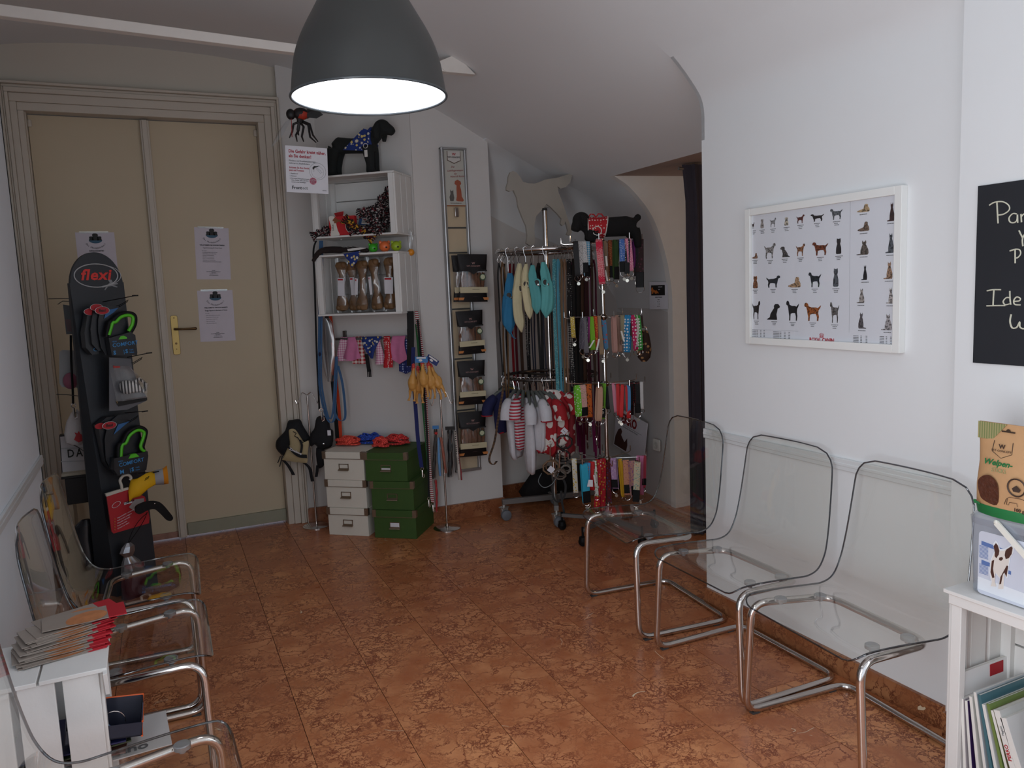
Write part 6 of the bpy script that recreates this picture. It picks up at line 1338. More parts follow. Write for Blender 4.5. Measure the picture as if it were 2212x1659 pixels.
CL = [
 (0, 1240, .024, .17, S_('blk', (26, 26, 28)), 'black dog collar, leftmost on the top tier', 0, 1), (0, 1248, .022, .16, F_('bw', (190, 188, 186), (40, 40, 44), 200), 'grey and white dog collar beside the leftmost black one', 0, 0), (0, 1257, .026, .15, F_('newsprint', (200, 198, 196), (60, 60, 60), 260), 'white collar with dark print on the top tier', 1, 1),
 (0, 1266, .024, .17, pattern('c_bluecheck', 'check', (60, 150, 190), (210, 220, 224), 500), 'turquoise gingham collar on the top tier', 1, 0), (0, 1277, .029, .215, pattern('c_reddots', 'dots', (196, 24, 60), (232, 222, 216), 190), 'long red collar with white dots on the top tier', 0, 1), (0, 1287, .020, .20, S_('charcoal', (40, 38, 38)), 'charcoal collar right of the red dotted one', 1, 0),
 (0, 1293, .022, .19, S_('silver', (120, 118, 116)), 'silver grey collar on the top tier', 1, 0), (0, 1301, .016, .16, S_('olive', (70, 90, 40)), 'olive green collar left of the stand pole', 0, 0), (0, 1306, .016, .20, S_('tanlea', (170, 140, 110)), 'pale leather collar with wooden toggles at the pole', 0, 0),
 (0, 1315, .020, .18, F_('autumn', (130, 60, 30), (190, 130, 60), 160), 'autumn coloured collar right of the pole', 1, 0), (0, 1324, .022, .19, S_('forest', (44, 70, 28)), 'forest green collar on the top tier', 1, 1), (0, 1337, .028, .155, F_('bluelace', (70, 110, 180), (190, 200, 216), 170), 'blue collar with white lace edge on the top tier', 1, 1),
 (0, 1348, .027, .155, F_('pinklace', (206, 120, 150), (230, 210, 214), 170), 'pink collar with lace edge on the top tier', 0, 1), (0, 1359, .022, .165, pattern('c_patches', 'dots', (28, 26, 44), (200, 190, 160), 80), 'dark collar with round patches on the top tier', 1, 1), (0, 1367, .018, .14, S_('purple', (120, 40, 130)), 'purple collar right of the patched one', 0, 0),
 (0, 1374, .020, .18, S_('blk2', (22, 20, 22)), 'black collar next to the brown one on the top tier', 0, 1), (0, 1383, .036, .235, F_('darkbrown', (44, 22, 22), (90, 40, 60), 60), 'wide dark brown collar, rightmost on the top tier', 1, 0),
 (1, 1235, .020, .10, F_('yellowwhite', (196, 170, 70), (214, 206, 190), 120), 'yellow and white collar, leftmost on the second tier', 0, 1), (1, 1243, .022, .17, S_('greyA', (96, 92, 96)), 'grey felt collar on the second tier', 0, 1), (1, 1251, .026, .15, F_('greyfloral', (84, 80, 90), (120, 112, 120), 140), 'wide dark grey collar on the second tier', 0, 1),
 (1, 1259, .022, .18, pattern('c_blkdots', 'dots', (24, 24, 34), (180, 176, 180), 130), 'black dotted collar on the second tier', 0, 0), (1, 1266, .016, .12, S_('magenta', (140, 26, 110)), 'magenta collar on the second tier', 0, 0), (1, 1271, .024, .16, S_('lime', (120, 180, 40)), 'plain lime green collar on the second tier', 0, 0),
 (1, 1282, .022, .15, F_('firered', (190, 60, 30), (220, 160, 40), 130), 'orange and yellow collar on the second tier', 0, 0), (1, 1291, .020, .19, S_('tanB', (158, 134, 104)), 'tan leather collar left of the pole on the second tier', 0, 1), (1, 1302, .024, .17, F_('patch', (90, 140, 180), (200, 90, 90), 60, (80, 150, 90)), 'patchwork collar in blue, pink and green at the pole', 0, 1),
 (1, 1321, .020, .17, S_('rose', (170, 130, 120)), 'dusty rose collar right of the pole on the second tier', 0, 0), (1, 1330, .018, .18, S_('rose2', (184, 148, 132)), 'pale rose collar on the second tier', 0, 0), (1, 1341, .020, .12, S_('sand', (150, 140, 110)), 'sand coloured collar with a white toggle on the second tier', 0, 0),
 (1, 1352, .030, .18, pattern('c_blueflower', 'dots', (40, 130, 180), (224, 226, 228), 55), 'blue collar with big white flowers on the second tier', 0, 1), (1, 1363, .028, .17, pattern('c_pinkflower', 'dots', (190, 30, 90), (232, 216, 216), 50), 'pink and white flowered collar on the second tier', 0, 0), (1, 1374, .024, .17, pattern('c_greenflower', 'dots', (50, 150, 60), (230, 232, 228), 60), 'green collar with white flowers on the second tier', 0, 0),
 (1, 1382, .014, .15, S_('whiteC', (206, 204, 200)), 'white collar beside the green flowered one', 0, 0),
 (2, 1242, .026, .15, F_('limewhite', (110, 190, 50), (210, 226, 200), 70), 'lime and white collar with studs, leftmost on the third tier', 0, 1), (2, 1254, .030, .155, F_('pinkfloral', (206, 160, 150), (190, 110, 130), 170, (120, 150, 90)), 'pink flowered collar on the third tier', .8, 0), (2, 1268, .030, .16, F_('orangepat', (190, 90, 20), (70, 26, 16), 90), 'orange patterned collar on the third tier', 0, 1),
 (2, 1286, .026, .16, S_('tanpink', (190, 150, 126)), 'tan pink collar on the third tier', 0, 0), (2, 1300, .026, .17, S_('lime2', (112, 176, 40)), 'lime collar with black buckle left of the pole on the third tier', .8, 0), (2, 1308, .018, .13, S_('blk3', (20, 20, 24)), 'black collar at the pole on the third tier', 0, 0),
 (2, 1322, .016, .14, S_('pinkround', (206, 130, 150)), 'pink round leather collar right of the pole', 0, 0), (2, 1330, .016, .15, S_('red1', (190, 34, 36)), 'bright red leather collar, left one of three', 0, 1), (2, 1338, .016, .155, S_('red2', (204, 40, 40)), 'bright red leather collar, middle one of three', 0, 1), (2, 1346, .016, .155, S_('red3', (186, 26, 30)), 'bright red leather collar, right one of three', 0, 0),
 (2, 1353, .014, .12, S_('skyblue', (80, 140, 190)), 'sky blue collar on the third tier', 0, 0), (2, 1362, .022, .16, pattern('c_blackred', 'dots', (22, 20, 24), (150, 40, 44), 100), 'black collar with red marks, left one of two', .9, 0), (2, 1374, .022, .15, pattern('c_blackred2', 'dots', (20, 20, 22), (160, 44, 46), 100), 'black collar with red marks, right one of two', .9, 1), (2, 1384, .014, .13, S_('white2', (200, 198, 196)), 'white scalloped collar, rightmost on the third tier', 0, 0),
 (3, 1238, .022, .15, F_('yellowwhite2', (214, 210, 196), (206, 176, 50), 80), 'white and yellow collar, leftmost on the bottom tier', 0, 0), (3, 1251, .032, .165, S_('turq', (40, 160, 190)), 'turquoise collar with lime edge on the bottom tier', .9, 1), (3, 1263, .026, .16, pattern('c_bluedots', 'dots', (60, 140, 190), (200, 110, 60), 60), 'blue collar with coloured dots on the bottom tier', 0, 1), (3, 1273, .026, .12, S_('red5', (196, 24, 32)), 'red collar with white lines on the bottom tier', 0, 0),
 (3, 1280, .018, .15, F_('whitegreen', (214, 214, 206), (90, 150, 60), 90), 'white and green collar on the bottom tier', 0, 0), (3, 1290, .026, .21, F_('redyellow', (180, 22, 34), (214, 170, 40), 70, (220, 210, 200)), 'red flowered collar with yellow blossoms on the bottom tier', 0, 0), (3, 1300, .026, .23, F_('redyellow2', (170, 20, 36), (200, 150, 60), 60, (120, 150, 70)), 'long red and yellow flowered collar on the bottom tier', 0, 0),
 (3, 1311, .024, .22, F_('darkfloral', (90, 20, 30), (190, 60, 40), 80, (60, 60, 110)), 'dark flowered collar at the pole on the bottom tier', 0, 0), (3, 1324, .026, .13, F_('lilac', (176, 140, 180), (206, 180, 200), 90), 'lilac collar right of the pole on the bottom tier', .8, 1), (3, 1337, .014, .165, S_('yellowcord', (206, 160, 30)), 'yellow and black cord collar on the bottom tier', 0, 0),
 (3, 1348, .026, .15, F_('peach', (200, 140, 110), (170, 100, 90), 110), 'peach flowered collar on the bottom tier', .7, 0), (3, 1359, .028, .15, F_('peachlilac', (190, 140, 130), (140, 80, 150), 90), 'peach and lilac collar on the bottom tier', .8, 0), (3, 1371, .028, .17, F_('creamfloral', (200, 190, 160), (90, 150, 150), 120, (200, 120, 100)), 'cream flowered collar on the bottom tier', .9, 1),
 (3, 1385, .034, .17, S_('pinkfelt', (214, 126, 168)), 'wide plain pink collar on the bottom tier', 0, 1), (3, 1394, .018, .14, S_('pinkred', (180, 60, 80)), 'pink red collar, rightmost on the bottom tier', .6, 0)]
for (ti, px, w_, h_, m, lb, bk, tg) in CL: collar(lb, ti, px, w_ * (1.18, 1.2, 1.25, 1.3)[ti], h_ * (1.12, 1.15, 1.18, 1.36)[ti], m, True, bool(tg), bk)
# second row behind, darker
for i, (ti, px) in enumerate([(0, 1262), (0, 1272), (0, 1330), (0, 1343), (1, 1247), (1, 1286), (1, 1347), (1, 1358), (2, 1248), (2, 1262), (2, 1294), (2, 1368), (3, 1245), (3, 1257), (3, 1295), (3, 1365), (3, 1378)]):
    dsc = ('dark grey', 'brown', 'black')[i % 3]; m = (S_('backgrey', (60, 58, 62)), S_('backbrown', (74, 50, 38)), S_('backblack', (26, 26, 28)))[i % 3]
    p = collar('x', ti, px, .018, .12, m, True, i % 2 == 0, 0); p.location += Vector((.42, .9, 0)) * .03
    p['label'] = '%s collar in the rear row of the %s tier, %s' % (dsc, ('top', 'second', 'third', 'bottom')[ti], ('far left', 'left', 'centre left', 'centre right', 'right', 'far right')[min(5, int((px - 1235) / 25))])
TOG = mat('toggle_white', (214, 212, 206), .5)
for lb, (x0, y0), (x1, y1), ti in (('white clip toggle hanging low at the pole on the top tier', (1307, 583), (1312, 607), 0), ('upper white clip toggle at the pole on the top tier', (1309, 553), (1311, 575), 0), ('white clip toggle left on the second tier', (1273, 752), (1283, 735), 1), ('white clip toggle nearest the pole on the second tier', (1289, 757), (1294, 732), 1), ('white clip toggle right of the pole on the second tier', (1342, 715), (1348, 737), 1), ('white clip toggle with card on the bottom tier', (1283, 1026), (1287, 1048), 3)):
    a = onP(x0, y0, SC - Vector((.42, .9, 0)) * .18, (.42, .9, 0)); b = onP(x1, y1, SC - Vector((.42, .9, 0)) * .18, (.42, .9, 0))
    k = MB(); k.ribbon([a, (a + b) / 2, b], .010, rgt, .004); o = k.build('clip_toggle', TOG, None); tag(o, lb, 'clip', 'white clip toggles among the collars')
p = onP(1276, 1040, SC - Vector((.42, .9, 0)) * .2, (.42, .9, 0)); o = MB().poly([(-.022, -.03), (.012, -.032), (.012, .008), (-.012, .01)], .001).build('swing_card', PAPER, None, smooth=False); o.location = p; o.rotation_euler = (0, 0, radians(-25)); tag(o, 'white swing card among the bottom tier collars', 'card')
# leopard snood
p = onP(1391, 745, SC - Vector((.42, .9, 0)) * .05, (.42, .9, 0)); t = thing('dog_snood', 'leopard patterned dog snood hanging at the right of the second tier', 'dog snood', p, radians(-25))
LEO = pattern('leopard_cloth', 'floral', (46, 26, 16), (168, 124, 76), 42)
k = MB(); k.loft([[(w_ * cos(a) * (1 + .05 * sin(5 * a)), w_ * .6 * sin(a), z) for a in [2 * pi * j / 22 for j in range(22)]] for w_, z in ((.022, .085), (.032, .06), (.042, .0), (.043, -.04), (.036, -.075), (.016, -.098))]); k.build('cloth_tube', LEO, t)
k = MB(); k.torus((.0, 0, .088), .020, .002, 16, 6); k.build('ring', CHROME, t); k = MB(); k.ribbon([(-.004, 0, .10), (-.008, 0, .14), (-.010, 0, TZ[1] - p.z)], .012, (1, 0, 0), .003); k.build('strap', LBR, t)
# black plush dog with red vest lying on the top tier
p = onP(1308, 500, SC - Vector((.42, .9, 0)) * .02, (.42, .9, 0)); t = thing('plush_dog', 'black plush dog in a red vest lying across the top of the collar stand', 'plush dog', (p.x, p.y, TZ[0] + .075), radians(-25.4))
k = MB()
k.tube([(.17, 0, .0), (.12, 0, .012), (.0, 0, .010), (-.07, 0, .006), (-.12, 0, .01)], [.052, .058, .056, .058, .045], 16)
k.tube([(-.10, 0, .02), (-.135, -.01, .045)], [.045, .042], 12); k.ell((-.14, -.01, .055), (.052, .042, .048), 16, 12); k.tube([(-.15, -.01, .045), (-.175, -.02, .01), (-.18, -.022, -.006)], [.04, .03, .024], 12)
k.tube([(.165, 0, .03), (.185, 0, .055)], [.018, .016], 8); k.ell((.188, 0, .058), (.021, .021, .021))
for y in (-.04, .04): k.tube([(-.09, y, -.01), (-.10, y * 1.2, -.045), (-.06, y * 1.3, -.056)], [.028, .024, .022], 10)
k.tube([(.165, -.02, -.01), (.178, -.03, -.06), (.182, -.035, -.115)], [.034, .026, .02], 10); k.tube([(.15, .03, -.01), (.15, .05, -.05)], [.034, .026], 10)
remesh(k.build('plush_body', mat('plush_black', (14, 13, 14), .95, bump=.4, bscale=500), t), .006, 5)
for s_ in (-1, 1): k = MB(); k.tube([(-.135, s_ * .035 - .01, .08), (-.125, s_ * .05 - .01, .05), (-.12, s_ * .05 - .01, .02)], [.012, .02, .012], 8); k.build('ear', MC['plush_black'], t)
VST = pattern('vest_red_print', 'dots', (176, 22, 34), (226, 206, 200), 62)
k = MB(); rings = []
for i in range(9):
    x = -.105 + .105 * i / 8; r = .0595 + .002 * sin(i); rings.append([(x + .012 * sin(a) * (i / 8), r * cos(a), .010 + r * sin(a) * (1.02)) for a in [2 * pi * j / 24 for j in range(24)]])
k.loft(rings, cap=False); k.build('red_vest', VST, t)
for x in (-.105, .002): k = MB(); k.tube([(x + (.012 * sin(a) if x > -.1 else 0), .061 * cos(a), .010 + .0625 * sin(a)) for a in [2 * pi * j / 24 for j in range(24)]], .003, 5, True); k.build('white_piping', TOG, t)
for x in (-.085, -.04): k = MB(); k.tube([(x - .012, 0, .07), (x, 0, .088), (x + .02, 0, .086), (x + .03, 0, .07)], .004, 6); k.build('vest_loop', VST, t)
k = MB(); k.torus((-.055, -.058, -.012), .025, .003, 18, 5); k.build('leg_hole_trim', TOG, t)
# ------------------------------------------------------------------ framed poster on the right wall
PX0, PZ0 = 2.266, 1.510
FRW = mat('frame_white', (232, 232, 228), .45, var=.02)
po = thing('framed_poster', 'white framed poster of dog and cat breeds on the right wall', 'poster', (2.403, PX0, PZ0), radians(-90))
W2, H2 = .384, .287
k = MB(); fw = .029
for a, b in (((-W2, -H2), (-W2 + fw, H2)), ((W2 - fw, -H2), (W2, H2)), ((-W2 + fw, H2 - fw), (W2 - fw, H2)), ((-W2 + fw, -H2), (W2 - fw, -H2 + fw))):
    k = MB(); k.span((a[0], -.030, a[1]), (b[0], 0, b[1])); k.build('frame_bar', FRW, po, bevel=.0015)
k = MB(); k.span((-W2 + fw - .002, -.016, -H2 + fw - .002), (W2 - fw + .002, -.006, H2 - fw + .002)); k.build('sheet', mat('poster_sheet', (238, 240, 246), .45, var=.01), po, smooth=False)
def PP(zx, zy):       # point of the photograph's poster -> poster sheet coordinates
    v = onX(1580 + zx / 3.5, 380 + zy / 3.5, 2.386); return (PX0 - v.y, v.z - PZ0)
YS = -.0164
SH = {
 'stand': [(0, .86), (.04, .97), (.12, 1.0), (.22, .95), (.27, .80), (.45, .74), (.70, .74), (.80, .70), (.90, .78), (1.0, .86), (.96, .72), (.86, .58), (.84, .42), (.88, .24), (.84, 0), (.76, 0), (.77, .20), (.70, .38), (.50, .38), (.36, .34), (.34, .20), (.33, 0), (.24, 0), (.25, .22), (.20, .40), (.17, .60), (.12, .76), (.03, .78)],
 'sit': [(.10, .86), (.22, 1.0), (.42, 1.0), (.52, .88), (.50, .74), (.62, .58), (.76, .36), (.80, .16), (1.0, .04), (.98, 0), (.30, 0), (.30, .10), (.34, .34), (.28, .55), (.26, .70), (.12, .76)],
 'cat': [(.42, 1.0), (.48, .90), (.58, .90), (.66, 1.0), (.70, .84), (.66, .72), (.74, .56), (.84, .34), (.86, .10), (.80, 0), (.05, 0), (0, .05), (.30, .08), (.30, .30), (.38, .56), (.44, .70), (.40, .84)],
 'lie': [(.0, .10), (.04, .22), (.30, .34), (.52, .44), (.56, .70), (.60, .92), (.66, 1.0), (.80, 1.0), (.88, .88), (.86, .70), (.98, .40), (1.0, .08), (.9, 0), (.3, 0)],
 'front': [(.15, .80), (.2, 1.0), (.5, .96), (.8, 1.0), (.85, .80), (.74, .66), (.92, .40), (.95, .05), (.8, 0), (.2, 0), (.05, .05), (.08, .40), (.26, .66)]}
def pc(n, c): return pattern('print_' + n, 'rope', c, tuple(int(x * .55) for x in c), 120, rough=.5)
AN = [('stand', 137, 350, 172, 405, 'umber', (70, 44, 40), 1, 'dog'), ('front', 218, 325, 245, 397, 'poodle', (170, 160, 156), 0, 'dog'), ('stand', 290, 315, 337, 390, 'whippet', (150, 150, 152), 1, 'dog'), ('front', 398, 310, 432, 377, 'fluff', (206, 196, 176), 0, 'dog'), ('stand', 490, 290, 552, 362, 'dachs', (104, 52, 44), 1, 'dog'), ('stand', 597, 278, 700, 350, 'black', (44, 38, 40), 0, 'dog'), ('stand', 744, 238, 840, 335, 'roan', (110, 116, 120), 0, 'dog'),
 ('lie', 140, 583, 197, 628, 'bull', (150, 110, 84), 0, 'dog'), ('stand', 247, 505, 333, 628, 'dalma', (168, 164, 162), 1, 'dog'), ('sit', 360, 530, 443, 618, 'husky', (96, 92, 92), 0, 'dog'), ('stand', 487, 510, 556, 608, 'collie', (160, 110, 76), 1, 'dog'), ('stand', 610, 492, 732, 605, 'setter', (130, 68, 40), 0, 'dog'), ('front', 787, 470, 833, 592, 'black', (44, 38, 40), 0, 'dog'),
 ('front', 160, 757, 200, 850, 'shepherd', (150, 96, 64), 0, 'dog'), ('stand', 262, 752, 368, 846, 'slate', (50, 56, 62), 1, 'dog'), ('lie', 427, 763, 523, 845, 'golden', (196, 160, 124), 0, 'dog'), ('stand', 581, 725, 678, 842, 'slate', (50, 56, 62), 0, 'dog'), ('front', 765, 698, 812, 838, 'greyd', (92, 98, 104), 0, 'dog'),
 ('stand', 140, 945, 217, 1083, 'black', (44, 38, 40), 1, 'dog'), ('sit', 268, 968, 377, 1087, 'ink', (34, 34, 38), 2, 'dog'), ('stand', 413, 943, 510, 1093, 'ink', (34, 34, 38), 0, 'dog'), ('stand', 549, 958, 677, 1095, 'bernard', (168, 96, 48), 0, 'dog'), ('stand', 743, 953, 815, 1110, 'wolf', (120, 116, 114), 0, 'dog'),
 ('lie', 947, 208, 1045, 280, 'creamc', (196, 168, 130), 0, 'cat'), ('lie', 952, 343, 1042, 423, 'abys', (130, 108, 92), 0, 'cat'), ('cat', 942, 482, 1053, 600, 'tabby', (110, 100, 92), 0, 'cat'), ('cat', 980, 673, 1033, 788, 'ink', (34, 34, 38), 0, 'cat'), ('cat', 945, 850, 1015, 962, 'birman', (180, 172, 166), 0, 'cat'), ('cat', 948, 1033, 1020, 1153, 'russian', (100, 94, 98), 2, 'cat'),
 ('cat', 1175, 195, 1243, 345, 'umber', (70, 44, 40), 0, 'cat'), ('cat', 1162, 428, 1240, 585, 'greyd', (60, 60, 66), 0, 'cat'), ('cat', 1148, 645, 1230, 780, 'siam', (170, 136, 110), 0, 'cat'), ('cat', 1168, 843, 1233, 965, 'rag', (196, 188, 184), 0, 'cat'), ('cat', 1130, 1043, 1228, 1165, 'persian', (176, 170, 172), 0, 'cat')]
cap = MB(); rr = random.Random(5)
for kind, x0, y0, x1, y1, n, c, fl, an in AN:
    a = PP(x0, y1); b = PP(x1, y0); xm = .3545
    a = (max(a[0], -xm), a[1]); b = (min(b[0], xm), b[1])
    sh = [((1 - p[0]) if fl else p[0], p[1]) for p in SH[kind]]
    k = MB(); k.poly([(a[0] + (b[0] - a[0]) * x, a[1] + (b[1] - a[1]) * z) for x, z in sh], .0003, y=YS - .0003); o = k.build(an + '_picture', pc(n, c), po, smooth=False)
    cx_m = (a[0] + b[0]) / 2
    for j, wq in enumerate((.030, .018, .016)[: 3 if an == 'dog' else 1]):
        z = a[1] - .008 - j * .0062; x = cx_m - wq / 2
        while x < cx_m + wq / 2:
            w_ = rr.uniform(.0025, .006)
            if -xm < x and x + w_ < xm: cap.span((x, YS - .0003, z - .0013), (x + w_, YS, z + .0013))
            x += w_ + .0014
for (X0, Y0, X1, n, m) in ((153, 1165, 255, 5, 3), (315, 1178, 447, 6, 3), (920, 1208, 1040, 6, 2), (1120, 1215, 1222, 6, 2)):
    for j in range(n):
        a = PP(X0, Y0 + j * 11.5); b = PP(X1, Y0 + j * 11.5)
        for q in range(m + 1):
            xs = a[0] + (b[0] - a[0]) * (q / (m + 1) + (0 if q == 0 else .12)); L_ = (b[0] - a[0]) * (.34 if q == 0 else .10)
            cap.span((xs, YS - .0003, a[1] - .001), (xs + L_, YS, a[1] + .001))
o = cap.build('printed_captions', INKG, po, smooth=False); o['kind'] = 'stuff'
k = MB(); a = PP(893, 190); b = PP(888, 1185); k.span((b[0], YS - .0002, b[1]), (b[0] + .0006, YS, a[1])); a = PP(145, 1160); b = PP(505, 1163); k.span((a[0], YS - .0002, a[1]), (b[0], YS, a[1] + .0006)); k.build('printed_rules', mat('ink_pale', (150, 152, 160), .6), po, smooth=False)
a = PP(602, 1240); b = PP(762, 1240)
t = text(po, 'ROYAL CANIN', .0245, mat('logo_red', (190, 24, 44), .5), (a[0] + b[0]) / 2, a[1], y=YS - .0004, al='CENTER', off=.0005, sx=.80, spacing=.93)
k = MB(); c_ = PP(681, 1210)
for j in range(5):
    an_ = pi * (.22 + .14 * j); k.poly([(c_[0] + .010 * cos(an_) - .0012, c_[1] - .004), (c_[0] + .010 * cos(an_) + .0012, c_[1] - .004), (c_[0] + .013 * cos(an_) + .0006, c_[1] + .009 * sin(an_)), (c_[0] + .013 * cos(an_) - .0006, c_[1] + .009 * sin(an_))], .0004, y=YS - .0006)
    k.poly(arc((c_[0] + .0135 * cos(an_), c_[1] + .010 * sin(an_)), .0014, 0, 2 * pi, 8)[:-1], .0004, y=YS - .0006)
k.span((c_[0] - .009, YS - .0006, c_[1] - .0065), (c_[0] + .009, YS, c_[1] - .0045)); k.build('crown_emblem', MC['logo_red'], po, smooth=False)
k = MB(); k.span((-W2 + fw - .002, -.0205, -H2 + fw - .002), (W2 - fw + .002, -.0195, H2 - fw + .002)); k.build('glazing', clear('poster_glazing', (.97, .97, .97), .8, .03), po, smooth=False); toward(po, 2.28 / 2.403)

# ------------------------------------------------------------------ chalkboard
cb = thing('chalkboard', 'black chalkboard with handwritten white chalk words on the right front panel', 'chalkboard', (2.36, 1.345, 1.483), radians(-90))
k = MB(); k.span((-.255, -.006, -.272), (.255, 0, .272)); k.build('board', mat('chalk_black', (26, 28, 34), .75, var=.35, scale=4), cb, smooth=False)
def CBp(zx, zy): v = onX(2060 + zx / 3.947, 380 + zy / 3.947, 2.354); return (1.345 - v.y, v.z - 1.483)
CHK = mat('chalk_white', (206, 204, 184), .95, var=.2, scale=200)
def chalk(strokes, nm='chalk_letter', w=.0042):
    for S in strokes:
        k = MB(); P = [CBp(x, y) for x, y in S]; k.ribbon(spline([(x, -.0066, z) for x, z in P], 4), w, (0, 0, 1), .0008) if False else k.tube([(p[0], -.0066, p[1]) for p in spline(P, 4)], w / 2, 5); k.build(nm, CHK, cb)
chalk([[(370, 225), (374, 300), (380, 405)], [(305, 250), (350, 225), (420, 220), (470, 250), (475, 290), (430, 325), (378, 335)]])
chalk([[(540, 325), (505, 322), (475, 355), (480, 390), (510, 400), (540, 380), (545, 330), (548, 400)], [(575, 325), (580, 395)], [(578, 350), (600, 325), (640, 322)]])
chalk([[(558, 465), (590, 530)], [(640, 450), (590, 530), (592, 600)], [(525, 630), (526, 745)], [(480, 640), (530, 625), (565, 632), (572, 665), (550, 695), (528, 700)]])
chalk([[(285, 980), (340, 970), (405, 970)], [(345, 972), (340, 1040), (337, 1105)], [(282, 1108), (350, 1106), (442, 1105)], [(480, 980), (482, 1050), (488, 1098)], [(482, 1040), (450, 1038), (424, 1070), (440, 1098), (480, 1090)], [(515, 1070), (560, 1065), (570, 1045), (540, 1032), (515, 1060), (522, 1095), (572, 1100)]])
chalk([[(492, 1180), (482, 1240), (500, 1295), (540, 1290), (565, 1245), (568, 1290), (610, 1300), (650, 1240)]], w=.0048)
toward(cb, 2.25 / 2.36)

# ------------------------------------------------------------------ right foreground crate and what stands on it
make_crate('white_crate', 'white slatted crate standing on end by the right wall, full of magazines', .367, .262, .612, (1.985, 1.223, 0.0), radians(-90), topover=.006)
k = MB(); k.box((1.991, 1.223, .588), (.012, .355, .034)); o = k.build('front_rail', WOOD, None, bevel=.002); o.parent = bpy.data.objects['white_crate']; o.matrix_parent_inverse = Matrix.Identity(4)
o.location = (0, 0, 0); o.data.transform(Matrix.Rotation(radians(90), 4, 'Z') @ Matrix.Translation((-1.985, -1.223, 0)))
mags = [((232, 230, 228), 'white magazine with a small red corner, tallest at the left of the crate', .40), ((214, 206, 206), 'pale magazine second from the left in the crate', .33), ((60, 40, 90), 'white magazine with a violet cover edge in the crate', .33), ((220, 218, 210), 'thin cream magazine fourth from the left in the crate', .35), ((186, 192, 196), 'pale grey magazine leaning left of the teal one', .37),
        ((70, 110, 120), 'teal covered magazine in the middle of the row', .37), ((226, 226, 226), 'thin white magazine right of the teal one', .35), ((110, 130, 70), 'green covered magazine in the leaning row', .36), ((120, 110, 80), 'olive and brown magazine right of the green one', .35), ((200, 200, 196), 'thick white magazine with red PERRO lettering on its spine', .36),
        ((216, 216, 214), 'thick white magazine with barcode, last before the chew bag', .35)]
tl = 0
for i, (c, lb, h) in enumerate(mags):
    th = .016 if i >= 9 else .0075; tilt = radians(2 + i * 1.9); y = 1.445 - i * .0135 - (0.006 if i > 9 else 0) - (h - .05) * sin(tilt)
    t = thing('magazine', lb, 'magazine', (2.105 * .953, y * .953, .0175), rot=(-tilt, 0, 0), group='magazines leaning in the right crate')
    k = MB(); k.span((0, -th / 2, .0), (.21, th / 2, h - .05)); k.build('pages', mat('pages_white', (222, 220, 214), .7), t, smooth=False)
    cm = mat('cover_%d' % i, c, .35)
    for sy in (-1, 1): k = MB(); k.span((-.001, sy * th / 2 - .0006, 0), (.211, sy * th / 2 + .0006, h - .049)); k.build('cover', cm, t, smooth=False)
    k = MB(); k.span((-.0016, -th / 2, 0), (0, th / 2, h - .049)); k.build('spine', MC['pages_white'] if i not in (5, 7) else cm, t, smooth=False)
    if i == 9: text(t, 'PERRO', .014, INKR, 0, 0, y=0, R=Matrix.Translation((-.0022, 0, .18)) @ Matrix.Rotation(radians(-90), 4, 'Z'), rot=pi / 2, off=.0003); text(t, 'Magazin', .008, INKG, 0, 0, y=0, R=Matrix.Translation((-.0022, 0, .245)) @ Matrix.Rotation(radians(-90), 4, 'Z'), rot=pi / 2)
    if i == 0: k = MB(); k.span((.13, -th / 2 - .0016, h - .09), (.19, -th / 2, h - .055)); k.build('red_corner', INKR, t, smooth=False)
t = thing('chew_sack', 'clear crinkled bag of dark furry chews at the right in the crate', 'chew bag', (2.085, 1.125, .013))
k = MB(); k.loft([[(w_ * 1.5 * cos(a) * (1 + .12 * sin(5 * a + z * 30)), w_ * .75 * sin(a) * (1 + .15 * cos(4 * a + z * 20)) + z * .10, z) for a in [2 * pi * j / 20 for j in range(20)]] for w_, z in ((.03, .0), (.05, .05), (.05, .15), (.046, .25), (.03, .31), (.012, .345))]); k.build('clear_bag', BAG, t, ang=20)
FUR = mat('fur_chew', (70, 56, 48), .95, var=.6, scale=60, bump=.8, bscale=120)
for i in range(5):
    k = MB(); x = -.03 + .016 * i; k.tube([(x, -.01 + .005 * (i % 2), .01), (x + .006, .005, .12), (x - .004, .02, .22), (x, .03, .28)], [.014, .018, .017, .008], 8); k.build('furry_chew', FUR, t)
k = MB(); k.box((-.055, .002, .21), (.001, .03, .03), 0, R=Matrix.Rotation(.5, 3, 'X')); k.build('dark_label', MC['window_dark'], t, smooth=False)
t = thing('chew_sack', 'yellow lidded chew pack low at the right edge of the crate', 'chew bag', (2.04, 1.085, .013)); k = MB(); k.loft([[(w_ * 1.2 * cos(a), w_ * sin(a), z) for a in [2 * pi * j / 16 for j in range(16)]] for w_, z in ((.02, 0), (.032, .03), (.032, .12), (.02, .16))]); k.build('pack', mat('pack_yellow', (214, 150, 30), .4), t)
